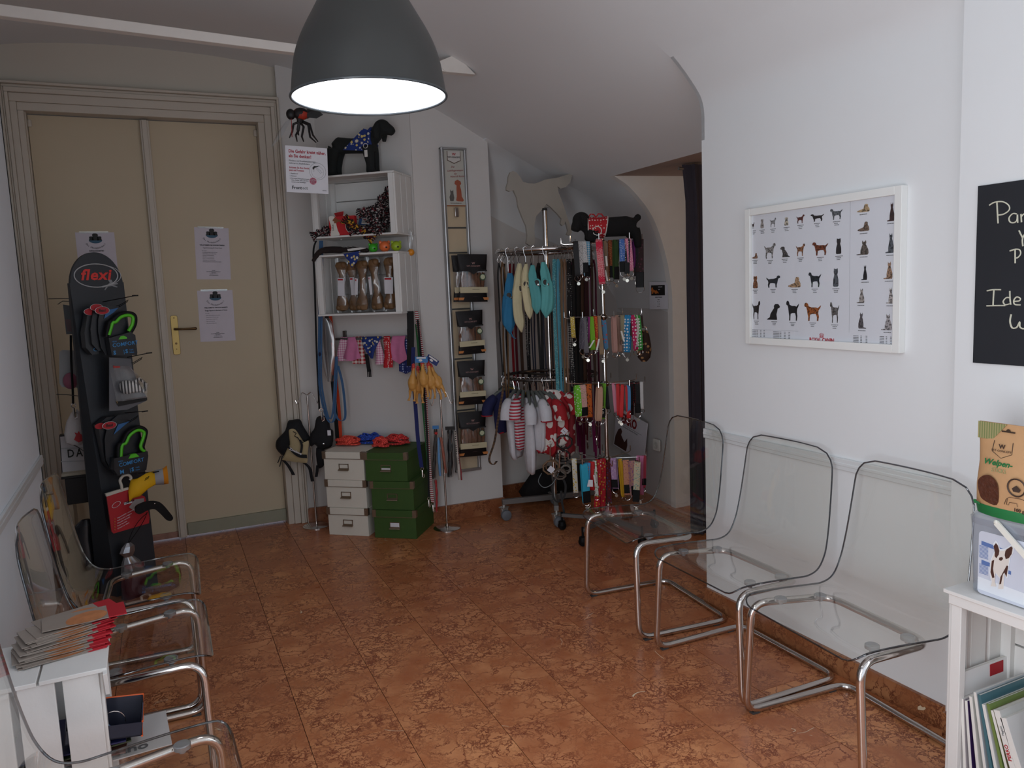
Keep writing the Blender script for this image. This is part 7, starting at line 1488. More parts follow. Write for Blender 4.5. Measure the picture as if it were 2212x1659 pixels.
# plastic tub
TBM = clear('tub_plastic', (.86, .88, .92), 1.6, .12, mixdiff=.22, diff=(196, 204, 216))
tb = thing('plastic_tub', 'translucent plastic tub with a dog sticker standing on the right crate', 'tub', (2.128, 1.285, .5690), radians(-90))
k = MB(); rings = []
for z, e in ((0, .006), (.004, 0), (.20, -.006), (.225, -.008)):
    R0 = rrect(-.155 + e, .0 + e, .155 - e, .21 - e, .03, 5); rings.append([(x, y, z) for x, y in R0])
k.loft(rings, cap=False); k.add([(x, y, .002) for x, y in rrect(-.15, .005, .15, .205, .028, 5)], [tuple(range(24))]); k.build('tub_body', TBM, tb)
k = MB(); rings = [[(x, y, z) for x, y in rrect(-.158 + e, -.004 + e, .158 - e, .214 - e, .03, 5)] for z, e in ((.205, 0), (.212, -.002), (.232, 0), (.238, .006), (.238, .02))]
k.loft(rings); k.build('lid', clear('lid_plastic', (.86, .88, .90), 1.4, .15, mixdiff=.45, diff=(206, 210, 214)), tb)
k = MB(); q0 = onX(2155, 1132, 2.112); a = (1.285 - q0.y, q0.z - .569); k.ribbon([(a[0] - .004, -.016, a[1] + .003), (a[0] + .03, -.018, a[1] - .025), (a[0] + .10, -.018, a[1] - .085), (a[0] + .15, -.016, a[1] - .12)], .016, (.6, 0, .8), .006); k.ell((a[0] - .004, -.016, a[1] + .003), (.008, .004, .008), 10, 6); k.build('handle', mat('handle_white', (232, 230, 220), .4), tb)
def TBp(zx, zy): v = onX(2060 + zx / 4.046, 890 + zy / 4.046, 2.122); return (1.285 - v.y, v.z - .569)
k = MB(); A_ = TBp(205, 1575); B_ = TBp(215, 1030); x1 = A_[0] + .26
k.poly(rrect(A_[0], A_[1], .145, B_[1], .012), .0008, y=-.0058); sc_ = k.build('sticker_card', mat('card_blueish', (204, 208, 220), .5), tb, smooth=False)
k = MB(); q = TBp(200, 1430); k.poly([(A_[0] + .002, A_[1] + .012), (.143, A_[1] + .004), (.143, q[1] - .012), (A_[0] + .002, q[1])], .0008, y=-.0068); k.build('card_white_foot', mat('card_white2', (226, 230, 236), .5), tb, smooth=False)
BLP = mat('card_blue_print', (92, 118, 172), .5)
for zy in (1125, 1290): q = TBp(245, zy); k = MB(); k.poly([(q[0], q[1] - .012), (q[0] + .085, q[1] - .018), (q[0] + .085, q[1] - .008), (q[0], q[1])], .0004, y=-.0068); k.build('blue_band', BLP, tb, smooth=False)
k = MB()
for zy in list(range(1165, 1270, 11)) + list(range(1325, 1410, 11)):
    q = TBp(225, zy); k.span((q[0], -.0066, q[1] - .0007), (q[0] + .026, -.006, q[1] + .0007))
o = k.build('fine_print', BLP, tb, smooth=False); o['kind'] = 'stuff'
DG = [(375, 1140), (392, 1160), (408, 1210), (440, 1210), (470, 1195), (510, 1170), (524, 1185), (515, 1240), (490, 1280), (485, 1320), (478, 1360), (470, 1440), (462, 1445), (445, 1400), (440, 1500), (440, 1545), (395, 1545), (400, 1500), (410, 1450), (370, 1400), (365, 1480), (378, 1525), (330, 1520), (340, 1480), (325, 1400), (330, 1310), (350, 1260), (365, 1225), (352, 1170)]
def dp(P, nm, m, y, grow=1.0):
    Q = [TBp(*p) for p in P]; c = (sum(p[0] for p in Q) / len(Q), sum(p[1] for p in Q) / len(Q)); Q = [(c[0] + (x - c[0]) * grow, c[1] + (z - c[1]) * grow) for x, z in Q]
    k = MB(); k.poly(Q, .0005, y=y); return k.build(nm, m, tb, smooth=False)
dp(DG, 'dog_sticker_edge', MC['card_white2'], -.0078, 1.10); dp(DG, 'dog_sticker', mat('sticker_white', (222, 214, 206), .5), -.0086)
DBR = mat('sticker_brown', (74, 44, 36), .5)
for P in ([(375, 1145), (392, 1165), (405, 1212), (400, 1245), (380, 1275), (365, 1260), (366, 1225), (355, 1172)], [(470, 1198), (510, 1173), (521, 1187), (512, 1240), (488, 1275), (462, 1285), (452, 1250), (458, 1215)], [(340, 1300), (360, 1290), (350, 1370), (362, 1445), (345, 1450), (328, 1398)], [(470, 1340), (482, 1345), (468, 1438), (448, 1400), (435, 1420), (420, 1500), (405, 1505), (415, 1440)], [(405, 1270), (430, 1265), (438, 1282), (420, 1300), (402, 1290)]): dp(P, 'sticker_brown_patch', DBR, -.0092)
toward(tb, .953)
# treat bag on the tub
KR = mat('kraft_paper', (196, 152, 108), .6, var=.08, scale=40); GRN = mat('bag_green', (30, 116, 62), .5); GST = pattern('bag_green_stripes', 'stripes', (118, 128, 78), (160, 150, 104), 900, axis='X')
tr = thing('treat_bag', 'kraft paper bag of puppy treats standing on the plastic tub', 'treat bag', (2.158, 1.335, .8075), radians(-90))
WBg, HBg = .105, .262
def bagring(z, d, w_, n=28): return [(w_ * (abs(cos(a)) ** .75) * (1 if cos(a) > 0 else -1), d * sin(a) * (1 + .06 * sin(3 * a + z * 40)), z) for a in [2 * pi * j / n for j in range(n)]]
k = MB(); k.loft([bagring(z, d, w_) for z, d, w_ in ((0, .034, WBg * .96), (.02, .04, WBg * .99), (.08, .038, WBg), (.15, .028, WBg * .95), (.20, .014, WBg * .98), (.225, .006, WBg), (HBg, .003, WBg))]); k.build('pouch', KR, tr, ang=50)
k = MB(); k.loft([bagring(z, d + .0012, w_ + .0008) for z, d, w_ in ((0, .034, WBg * .96), (.02, .04, WBg * .99), (.030, .0395, WBg))], cap=False); k.build('green_base_band', GRN, tr, ang=50)
k = MB(); k.poly([(-WBg, HBg), (-.022, HBg), (-.062, HBg - .048), (-WBg, HBg - .048)], .001, y=-.0075); k.build('green_top_print', GST, tr, smooth=False); k = MB(); k.poly([(.066, HBg), (WBg, HBg), (WBg, HBg - .052), (.03, HBg - .052)], .001, y=-.0075); k.build('green_top_print', GST, tr, smooth=False)
k = MB(); k.poly(rrect(-.036, HBg - .022, .002, HBg - .018, .0018), .0006, y=-.0088); k.poly(arc((-.017, HBg - .018), .006, 0, pi, 8), .0006, y=-.0088); k.build('hang_hole', mat('hole_dark', (60, 44, 30), .8), tr, smooth=False)
SHD = [(-.052, HBg - .048), (.000, HBg - .048), (.002, HBg - .080), (-.026, HBg - .094), (-.054, HBg - .078)]
k = MB(); k.tube([(x, -.0195 - (HBg - .05 - z) * .22 + .006, z) for x, z in SHD[:1] + [SHD[4], SHD[3], SHD[2], SHD[1]]], .0009, 4); k.build('shield_outline', mat('print_dark', (64, 46, 36), .6), tr)
text(tr, 'W', .017, MC['print_dark'], -.026, HBg - .062, y=-.020, al='CENTER', off=.0005); text(tr, 'VET-CONCEPT', .0085, MC['print_dark'], -.026, HBg - .074, y=-.023, al='CENTER')
text(tr, 'Welpen-', .023, GRN, -.072, HBg - .108, y=-.030, off=.0006, shear=.35); text(tr, 'STICKS', .0165, mat('pale_green_print', (150, 160, 110), .6), -.045, HBg - .128, y=-.0345, sx=.8)
k = MB(); P = [(-.062, .045), (-.022, .038), (-.020, .085), (-.030, .108), (-.048, .118), (-.066, .112), (-.078, .095), (-.074, .065)]
k.poly(spline([(x, z) for x, z in P], 4, True), .003, y=-.0415); k.build('oval_window', mat('treats_brown', (82, 46, 32), .35, var=.5, scale=70, bump=.5, bscale=120), tr, smooth=False)
k = MB(); k.torus((.030, -.040, .098), .024, .0022, 24, 5); k.build('printed_seal', MC['print_dark'], tr); k = MB(); k.poly([(.018, .094), (.030, .104), (.042, .094), (.038, .086), (.022, .086)], .0006, y=-.041); k.build('seal_star', MC['print_dark'], tr, smooth=False)
k = MB(); k.tube([(x, -.0425, z) for x, z in ((.0, .045), (.004, .060), (.012, .068), (.045, .070), (.060, .066), (.070, .060))], .0007, 4); k.tube([(x, -.0425, z) for x, z in ((.008, .064), (.006, .046), (.012, .046), (.014, .054), (.034, .055), (.036, .046))], .0007, 4); k.build('animal_outline', MC['print_dark'], tr)
text(tr, '100 g', .013, MC['print_dark'], .026, .036, y=-.0425, off=.0003)
k = MB(); k.poly([(-.088 + x * .018, .029 + z * .012) for x, z in DOGP], .0004, y=-.0412); k.build('dog_emblem', GRN, tr, smooth=False)

toward(tr, .953)
# ------------------------------------------------------------------ left foreground crate with brochures
LCX, LCY, LCZ = -.165, 2.312, .585
make_crate('white_crate', 'white slatted crate with fanned brochures on top by the left wall',   .262, .305, LCZ, (LCX, LCY, 0), radians(90), topover=.008)
k = MB(); k.poly([(0, 0), (.0, -.07), (-.006, -.07), (-.03, -.004)], .010, y=0); fl = k.build('corner_flap', WOOD, bpy.data.objects['white_crate.001'], bevel=.001); fl.location = (-.128, -.009, LCZ - .004); fl.rotation_euler = (0, 0, radians(0))
BG = mat('brochure_greige', (150, 138, 128), .45, var=.05); BR = mat('brochure_red', (176, 28, 42), .45); BO = mat('brochure_dog_fur', (186, 120, 76), .5, var=.4, scale=30)
def brochure(label, x, y, z, rz, open_=False):
    t = thing('brochure', label, 'brochure', (x, y, z), rz, 'brochures fanned on the left crate')
    L_, W_ = .205, .10
    k = MB(); k.span((-L_ / 2, -W_ / 2, 0), (L_ / 2, W_ / 2, .0022)); k.build('sheet', BG, t, smooth=False)
    k = MB(); k.span((L_ / 2 - .045, -W_ / 2 - .0002, -.0001), (L_ / 2 + .0002, W_ / 2 + .0002, .0026)); k.build('red_end', BR, t, smooth=False)
    k = MB(); k.add([(x_, y_, .0028) for x_, y_ in [tuple(p) for p in spline([(-.035, -.048), (.03, -.049), (.055, -.02), (.05, .01), (.02, .03), (-.02, .02), (-.045, -.01)], 3, True)]], [tuple(range(21))]); k.build('dog_photo', BO, t, smooth=False)
    return t
ORD = 'first second third fourth fifth sixth seventh eighth ninth tenth eleventh twelfth thirteenth fourteenth fifteenth sixteenth seventeenth eighteenth nineteenth twentieth'.split()
b0 = brochure('brochure lying lowest in the fanned stack on the left crate', -.27, 2.335, LCZ + .001, radians(10))
for i in range(1, 20):
    f = i / 19.; dup(b0, 'grey and red brochure in the fanned stack, %s from the bottom' % ORD[i], loc=(-.275 + .012 * sin(i * 1.7) + .02 * f, 2.335 + .075 * f + .006 * cos(i * 2.3), LCZ + .001 + i * .0026), rz=radians(9 + 14 * f + 4 * sin(i * 1.3)))
dup(b0, 'second brochure from the top, its red end pointing at the chair', loc=(-.235, 2.455, LCZ + .001 + 20 * .0026), rz=radians(22))
dup(b0, 'topmost brochure with the dog head photo and red end', loc=(-.215, 2.415, LCZ + .001 + 21 * .0026 + .002), rz=radians(6))
for o in bpy.data.objects:
    if o.name.startswith('brochure') and o.parent is None and 'lowest' in o['label']: o['label'] = 'lowest brochure of the fanned stack, touching the crate top'
for nm, P_b, z in (('white_print', None, 0),):
    pass
# things inside the left crate
NB = mat('navy_card', (12, 16, 40), .5); OB = mat('orange_rim', (222, 96, 40), .5)
k = MB(); t = thing('gift_box', 'navy blue open box with an orange rim sticking out of the left crate', 'box', (-.185, 2.24, .372), rot=(radians(-12), radians(8), radians(0)))
k = MB()
for a, b in (((-.09, -.045, 0), (.09, .045, .003)), ((-.09, -.045, 0), (-.087, .045, .085)), ((.087, -.045, 0), (.09, .045, .085)), ((-.09, .042, 0), (.09, .045, .085)), ((-.09, -.045, 0), (.09, -.042, .035))): k.span(a, b)
k.build('box_body', NB, t, smooth=False)
k = MB(); k.tube([(-.09, .045, .086), (.09, .045, .086), (.0905, .044, .0), (.0905, -.046, .0)], .003, 4); k.tube([(.09, .045, .086), (.09, -.046, .036)], .003, 4); k.build('rim', OB, t, smooth=False)
k = MB(); k.tube([(.02 + .03 * cos(a), 0, .03 + .03 * sin(a)) for a in [pi * j / 10 for j in range(11)]], .001, 4); k.build('wire', CHROME, t)
k = MB(); k.tube([(-.05, -.01, .01), (-.01, -.012, .03), (.01, -.014, .012)], [.018, .02, .014], 10); k.build('blue_ribbed_tube', mat('tube_blue', (86, 124, 170), .6), t)
for i, (c, lb, z, r) in enumerate((((196, 192, 190), 'white leaflet with dark lettering in the left crate below the navy box', .31, 3), ((96, 60, 50), 'red-brown magazine lying in the left crate', .33, -4), ((70, 82, 60), 'green magazine lying in the left crate', .345, 5), ((40, 44, 90), 'navy folder lying under the gift box in the left crate', .358, -2))):
    t = thing('leaflet', lb, 'leaflet', (-.28 + (.10 if i == 0 else 0), 2.312, z), radians(r), rot=None); k = MB(); k.span((-.12, -.10, 0), (.15, .10, .004 if i else .003)); k.build('sheet', mat('leaf_%d' % i, c, .5), t, smooth=False)
    if i == 0: text(t, 'ano', .05, INKG, 0, 0, y=0, R=Matrix.Translation((.02, -.07, .0046)) @ Matrix.Rotation(radians(-90), 4, 'X'), off=.001)
k = MB(); k.span((-.455, 2.20, .295), (-.185, 2.425, .307)); o = k.build('shelf_board', WOOD, None, bevel=.001); pr_ = bpy.data.objects['white_crate.001']; o.parent = pr_; o.data.transform(Matrix.Rotation(radians(-90), 4, 'Z') @ Matrix.Translation((-LCX, -LCY, 0)))

# ------------------------------------------------------------------ sheets of paper on the door
def door_sheet(label, x0, x1, z0, z1, rot, head, sub, lines, tail, n):
    t = thing('paper_sheet', label, 'notice', ((x0 + x1) / 2, 5.3445, (z0 + z1) / 2), rot=(0, rot, 0), group='notices taped to the double door')
    w_, h_ = (x1 - x0) / 2, (z1 - z0) / 2
    k = MB(); k.span((-w_, -.0008, -h_), (w_, 0, h_)); k.build('paper', mat('sheet_lilac', (206, 198, 206), .6), t, smooth=False)
    zt = h_ - .045; k = MB(); k.poly(arc((0, zt), .036, pi, 2 * pi, 14, .020), .0004, y=-.0014); k.build('blue_basket_emblem', mat('print_blue', (52, 92, 116), .6), t, smooth=False)
    k = MB()
    for x, s_, hh_ in ((-.022, .012, .012), (0, .017, .022), (.022, .012, .012)):
        k.poly([(x - s_, zt - .003), (x + s_, zt - .003), (x + s_ * .8, zt + hh_), (x + s_ * .95, zt + hh_ * 1.4), (x + s_ * .5, zt + hh_ * 1.75), (x - s_ * .5, zt + hh_ * 1.75), (x - s_ * .95, zt + hh_ * 1.4), (x - s_ * .8, zt + hh_)], .0005, y=-.002)
    k.build('three_dogs_emblem', INK, t, smooth=False)
    s = 'Das Hundekörberl'; R_ = .060
    for i, c in enumerate(s):
        a = -pi / 2 + (i - (len(s) - 1) / 2) * .125
        text(t, c, .0145, INK, R_ * cos(a), zt + .012 + R_ * sin(a), y=-.0016, al='CENTER', rot=a + pi / 2)
    text(t, head, .0108, INK, 0, zt - .065, y=-.0016, al='CENTER', off=.0004, sx=.85); text(t, sub, .0105, INK, 0, zt - .082, y=-.0016, al='CENTER', sx=.85, off=.0002 if n else 0)
    for i, q in enumerate(lines): text(t, q, .0062, INK, -w_ * .62, zt - .100 - i * (.0098 if n == 0 else .0125), y=-.0016)
    for i, q in enumerate(tail): text(t, q, .0058, INK, 0, -h_ + .056 - i * .0075, y=-.0016, al='CENTER', off=.0002)
    k = MB(); k.span((-w_ * .8, -.0014, h_ - .006), (w_ * .7, -.0008, h_ + .006)); k.build('tape', clear('sticky_tape', (.9, .9, .88), 3, .15), t, smooth=False)
    return t
door_sheet('upper white notice with dog logo on the right door leaf', .347, .551, 1.641, 1.965, radians(2), 'WILLKOMMEN IM HUNDEKÖRBERL!', 'Tagesbetreuung für Ihren Hund', ['Wir bieten:', '- Stundenweise Betreuung und mehr', '- Gassirunden in den nahen Parks', '- Spielzeit und Beschäftigung', '- Ruheplätze für jeden Hund', '- Futter- und Pflegeberatung', '- Abholung nach Vereinbarung', '- Probetag jederzeit nach Absprache möglich'], ['Kontakt', 'Das Hundekörberl Tagesbetreuung', '1010 Wien', 'Tel. 0699 1111 1111', 'www.hundekoerberl.at'], 0)
door_sheet('lower white notice with dog logo on the right door leaf, by the brass handle', .334, .546, 1.248, 1.572, radians(1), 'WELCOME TO THE DOG BASKET!', 'Doggy daycare in the heart of Vienna', ['We offer:', '- Daily walks, playtime and cuddles', '- Small groups of friendly dogs', '- Food and grooming advice', '- Short and long stays', '- Pick up by arrangement'], ['Contact', 'Das Hundekörberl Doggy Daycare', '1010 Vienna', 'Tel. 0699 1111 1111', 'www.hundekoerberl.at'], 1)
door_sheet('white notice with dog logo on the left door leaf behind the leash display', -.305, -.098, 1.62, 1.94, radians(0), 'ÖFFNUNGSZEITEN', 'Unsere Zeiten', ['Montag   7 - 19', 'Dienstag   7 - 19', 'Mittwoch   7 - 19'], ['Kontakt', 'www.hundekoerberl.at'], 0)

# ------------------------------------------------------------------ black leash display stand
FN = Vector((.423, -.906, 0)); FP0 = Vector((-.242, 4.43, 0)); FU = Vector((.906, .423, 0))
DISP = mat('display_navy', (26, 31, 38), .45, var=.05)
fs_ = thing('display_stand', 'tall black leash display stand with rounded top and red logo', 'display stand', (-.2, 4.5, 0))
O_ = Vector((-.2, 4.5, 0))
def L3(v): return tuple(Vector(v) - O_)
tFL = Vector((-.300, 4.435, 1.62)); tFR = tFL + FU * .262; tBR = tFR + Vector((-.012, .03, 0)); tBL = tFL + Vector((-.012, .03, 0))
bFL = Vector((-.236, 4.43, 0)); bFR = bFL + FU * .215; bBL = Vector((-.335, 4.55, 0)); bBR = bBL + FU * .215
k = MB(); k.hexa([L3(bFL), L3(bFR), L3(bBR), L3(bBL)], [L3(tFL), L3(tFR), L3(tBR), L3(tBL)]); k.build('body', DISP, fs_, smooth=False)
def hb(x, z): p = tFL + FU * (.131 + x); return Vector((p.x, p.y, z))
P = arc((0, 1.60), .128, 0, pi, 20, .172); F_a = [L3(hb(x, z)) for x, z in P]; F_b = [tuple(Vector(q) - FN * .022) for q in F_a]
k = MB(); n = len(P); k.add(F_a + F_b, [tuple(range(n)), tuple(reversed(range(n, 2 * n)))] + [(i, i + n, (i + 1) % n + n, (i + 1) % n) for i in range(n)]); k.build('head_board', DISP, fs_, smooth=False)
Mh = Matrix.Translation(Vector(L3(hb(0, 1.655))) + FN * .002) @ Matrix.Rotation(atan2(FU.y, FU.x), 4, 'Z')
SIL = mat('logo_silver', (190, 192, 194), .4, .3); LRED = mat('logo_bright_red', (214, 40, 30), .45)
def onboard(o, y=0): o.matrix_local = Mh @ Matrix.Translation((0, y, 0)); return o
k = MB(); k.tube([(.105 * cos(a) - .002, -.001, .058 * sin(a)) for a in [2 * pi * j / 40 for j in range(40)]], .0028, 5, True); k.tube([(.105 * cos(a) + .014 * max(0, cos(a)), -.001, .056 * sin(a)) for a in [-pi * .35 + pi * .85 * j / 20 for j in range(21)]], .0014, 5); onboard(k.build('logo_ellipse', SIL, fs_))
text(fs_, 'flexi', .074, LRED, -.006, .002, y=-.001, al='CENTER', off=.002, shear=.22, sx=1.08, R=Mh, spacing=1.08)
k = MB(); k.poly([(.022, -.052), (.05, -.045), (.06, -.036), (.052, -.022), (.07, -.022), (.076, -.036), (.10, -.040), (.10, -.045), (.078, -.048), (.098, -.058), (.094, -.062), (.07, -.054), (.05, -.056), (.034, -.074), (.03, -.072), (.04, -.056), (.022, -.062)], .0008, y=-.001); onboard(k.build('running_dog_emblem', mat('logo_grey', (130, 132, 134), .5), fs_, smooth=False))
def Fp(px, py, d=0.0):
    # front face of the wedge leans slightly; treat as the vertical plane through its lower front edge
    return onP(px, py, FP0 + FN * d, FN)
BWIRE = mat('black_wire', (16, 16, 18), .35, .3)
def wire(P, r=.0022):
    k = MB(); k.tube([L3(p) for p in P], r, 6); return k.build('hook', BWIRE, fs_)
for (x0, y0, x1, y1) in ((222, 652, 295, 638), (275, 772, 325, 762), (270, 892, 316, 888), (300, 1022, 340, 1019)):
    wire([Fp(x0, y0, .0), Fp((x0 + x1) / 2, (y0 + y1) / 2, .12), Fp(x1, y1, .25)]); wire([Fp(x0 + 8, y0 + 12, .0), Fp(x1 - 38, y1 + 22, .10), Fp(x1 - 18, y1 + 10, .2), Fp(x1 - 20, y1 + 14, .2), Fp(x1 - 38, y1 + 25, .1)], .0018)
    k = MB(); k.box(L3(Fp(x1 - 3, y1 + .5, .245)), (.03, .004, .006), radians(30)); k.build('price_clip', BPL, fs_, smooth=False)
wire([Vector((-.30, 4.52, 1.545)), Vector((-.36, 4.62, 1.548)), Vector((-.42, 4.70, 1.55))]); wire([Vector((-.30, 4.52, 1.53)), Vector((-.35, 4.60, 1.535)), Vector((-.375, 4.62, 1.52))], .0018)
wire([Vector((-.30, 4.52, .745)), Vector((-.36, 4.62, .78)), Vector((-.40, 4.70, .785))]); wire([Vector((-.31, 4.52, 1.05)), Vector((-.38, 4.62, 1.055)), Vector((-.43, 4.68, 1.055))])
def slab(P, d, th, nm, m, parent, smooth=False, f=Fp):
    A = [f(px, py, d) for px, py in P]; B_ = [p - FN * th for p in A]; n = len(A); k = MB(); k.add(A + B_, [tuple(range(n)), tuple(reversed(range(n, 2 * n)))] + [(i, i + n, (i + 1) % n + n, (i + 1) % n) for i in range(n)]); return k.build(nm, m, parent, smooth=smooth)
PKB = mat('pack_night', (20, 22, 28), .35); LIM = mat('lime_plastic', (84, 190, 30), .4); CYB = mat('print_cyan', (60, 140, 200), .5); BLUEF = mat('flash_blue', (40, 96, 150), .5)
ZR = lambda f: (lambda L: [f(x, y) for x, y in L])
def z5(x, y): return (100 + x / 5.923, 540 + y / 5.925)
def z6(x, y): return (100 + x / 3.607, 860 + y / 3.607)
def flexi_pack(label, zf, back, box, arch, logo, flash, txt, size1, disc, dist, grp='leash packs on the black display stand'):
    t = thing('leash_pack', label, 'leash pack', group=grp)
    slab([zf(*p) for p in back], dist - .03, .004, 'backing_card', PKB, t)
    slab([zf(*p) for p in flash], dist - .024, .001, 'blue_flash', BLUEF, t)
    q = [zf(*p) for p in box]; slab(q, dist + .02, .045, 'box_front', PKB, t)
    c = zf(*logo); lo = Fp(c[0], c[1], dist - .02); M_ = Matrix.Translation(lo + FN * .003) @ Matrix.Rotation(atan2(FU.y, FU.x), 4, 'Z')
    k = MB(); k.poly([(.032 * cos(a), .018 * sin(a)) for a in [2 * pi * j / 20 for j in range(20)]], .001); o = k.build('logo_plate', INKR, t, smooth=False); o.matrix_local = M_
    k = MB(); k.torus((0, -.001, 0), .034, .0014, 24, 4); o = k.build('logo_ring', SIL, t); o.matrix_local = M_ @ Matrix.Diagonal((1, 1, .56, 1))
    text(t, 'flexi', .020, mat('logo_dark', (60, 10, 14), .5), 0, 0, y=-.0016, al='CENTER', R=M_, off=.0008)
    k = MB(); pts = [Fp(*zf(*p), dist + .005) for p in arch]; k.tube(spline(pts, 4), .0085, 8); k.build('lime_grip', LIM, t, ang=60)
    k = MB(); cp_ = sum(pts, Vector()) / len(pts); k.tube(spline([p + (p - cp_).normalized() * .014 - FN * .006 for p in pts], 4), .011, 8); k.build('handle_shell', BPL, t, ang=60)
    cc = [zf(*p) for p in disc]; slab(cc, dist + .022, .02, 'lime_disc', LIM, t)
    tx = zf(*txt); p0 = Fp(tx[0], tx[1], dist + .022); Mt = Matrix.Translation(p0) @ Matrix.Rotation(atan2(FU.y, FU.x), 4, 'Z')
    text(t, 'COMFORT', .0265, CYB, 0, 0, y=-.0006, off=.0002, R=Mt, rot=.05); text(t, 'NEW', .010, CYB, 0, .019, y=-.0006, R=Mt)
    text(t, size1, .026, CYB, .002, -.036, y=-.0006, off=.001, R=Mt); text(t, '|', .024, CYB, .05, -.034, y=-.0006, R=Mt); text(t, 'S', .026, CYB, .06, -.034, y=-.0006, off=.001, R=Mt); text(t, 'TAPE', .009, CYB, .080, -.028, y=-.0006, R=Mt); text(t, 'Ruban', .009, CYB, .080, -.040, y=-.0006, R=Mt)
    return t, Mt
A1, M1 = flexi_pack('black leash pack with lime handle on the top hook of the display stand', z5, [(690, 760), (800, 700), (940, 720), (1000, 800), (1040, 950), (1050, 1100), (1100, 1330), (760, 1345), (700, 1250), (665, 1050), (665, 900)], [(800, 1130), (1080, 1050), (1140, 1090), (1165, 1310), (1160, 1345), (840, 1350)],
   [(800, 1090), (830, 990), (850, 930), (890, 920), (950, 860), (1040, 835), (1105, 860), (1100, 950), (1050, 1040)], (712, 775), [(770, 770), (925, 740), (860, 800), (740, 880)], (845, 1225), 'S', [(925, 1145), (950, 1105), (990, 1095), (1030, 1115), (1035, 1135)], .115)
for dd, lgo, lb in (((-95, -38), (640, 735), 'black leash pack behind the top lime one'), ((-170, 12), (560, 790), 'black leash pack farthest back on the top hook')):
    t = thing('leash_pack', lb, 'leash pack', group='leash packs on the black display stand')
    slab([z5(x + dd[0], y + dd[1]) for x, y in [(700, 790), (770, 740), (840, 740), (800, 1000), (850, 1320), (760, 1330), (680, 1240), (660, 1050)]], .05 if dd[0] < -100 else .07, .05, 'backing_card', PKB, t)
    c = z5(*lgo); lo = Fp(c[0], c[1], .055 if dd[0] < -100 else .075); M_ = Matrix.Translation(lo + FN * .003) @ Matrix.Rotation(atan2(FU.y, FU.x), 4, 'Z'); k = MB(); k.poly([(.028 * cos(a), .016 * sin(a)) for a in [2 * pi * j / 20 for j in range(20)]], .001); o = k.build('logo_plate', INKR, t, smooth=False); o.matrix_local = M_
    k = MB(); k.torus((0, -.001, 0), .030, .0012, 20, 4); o = k.build('logo_ring', SIL, t); o.matrix_local = M_ @ Matrix.Diagonal((1, 1, .56, 1))
    if dd[0] < -100: c = z5(600, 1280); text(t, 'CO', .024, CYB, 0, 0, y=0, R=Matrix.Translation(Fp(c[0], c[1], .056)) @ Matrix.Rotation(atan2(FU.y, FU.x), 4, 'Z'))
A2, M2 = flexi_pack('black leash pack with lime handle on the third hook of the display stand', z6, [(480, 200), (560, 130), (660, 120), (700, 200), (720, 240), (780, 420), (700, 600), (520, 595), (465, 480), (455, 320)], [(530, 470), (790, 415), (795, 450), (780, 560), (560, 605), (530, 560)],
   [(580, 470), (590, 370), (620, 350), (650, 290), (710, 250), (760, 265), (755, 310), (735, 370), (745, 400), (765, 415)], (490, 212), [(560, 205), (650, 180), (600, 220), (525, 285)], (565, 525), 'M', [(640, 472), (660, 440), (700, 432), (725, 455)], .10)
t = thing('leash_pack', 'black leash pack behind the third-hook lime one', 'leash pack', group='leash packs on the black display stand')
slab([z6(*p) for p in [(400, 210), (470, 150), (540, 140), (480, 300), (500, 560), (460, 500), (420, 300)]], .05, .05, 'backing_card', PKB, t)
c = z6(420, 218); M_ = Matrix.Translation(Fp(c[0], c[1], .055)) @ Matrix.Rotation(atan2(FU.y, FU.x), 4, 'Z'); k = MB(); k.poly([(.026 * cos(a), .015 * sin(a)) for a in [2 * pi * j / 20 for j in range(20)]], .001); o = k.build('logo_plate', INKR, t, smooth=False); o.matrix_local = M_
# blister pack with zebra leash
t = thing('blister_pack', 'clear blister pack with zebra striped leash on the second hook', 'leash pack')
slab([(236, 772), (283, 775), (286, 800), (318, 860), (316, 866), (275, 885), (236, 888)], .09, .003, 'grey_card', mat('card_grey', (96, 96, 100), .45), t)
slab([(250, 868), (318, 858), (318, 865), (256, 878)], .096, .001, 'dark_strip', INK, t)
k = MB(); cz = [Fp(x, y, .12) for x, y in ((262, 830), (275, 822), (290, 826), (302, 836), (300, 846), (285, 848), (268, 850))]; cen = sum(cz, Vector()) / 7
ZEB = pattern('zebra_print', 'stripes', (222, 220, 216), (20, 20, 20), 420, axis='X')
rings = [[cen + (p - cen) * s_ + FN * q for p in spline(cz, 3, True)] for s_, q in ((.6, -.03), (1.0, -.02), (1.0, .02), (.75, .035), (.2, .038))]; k.loft(rings); k.build('zebra_case', ZEB, t)
k = MB(); k.tube(spline([Fp(x, y, .12) for x, y in ((292, 826), (300, 819), (311, 826), (314, 838), (308, 846), (300, 842))], 4), .007, 8); k.build('zebra_handle', ZEB, t)
k = MB(); pq = [Fp(x, y, .14) for x, y in ((246, 790), (275, 790), (292, 808), (318, 830), (314, 858), (262, 866))]; rings = [[cen + (p - cen) * s_ + FN * q for p in pq] for s_, q in ((1.05, -.05), (1.0, .02), (.85, .035), (.3, .04))]; k.loft(rings); k.build('clear_blister', BAG, t, ang=20)
c = (252, 792); M_ = Matrix.Translation(Fp(c[0], c[1], .094)) @ Matrix.Rotation(atan2(FU.y, FU.x), 4, 'Z'); text(t, 'flexi', .020, LRED, 0, 0, y=0, al='CENTER', R=M_, off=.0008)
c = (253, 869); M_ = Matrix.Translation(Fp(c[0], c[1], .098)) @ Matrix.Rotation(atan2(FU.y, FU.x), 4, 'Z'); text(t, 'S', .016, mat('print_gold', (170, 140, 80), .5), 0, 0, y=0, al='CENTER', R=M_)
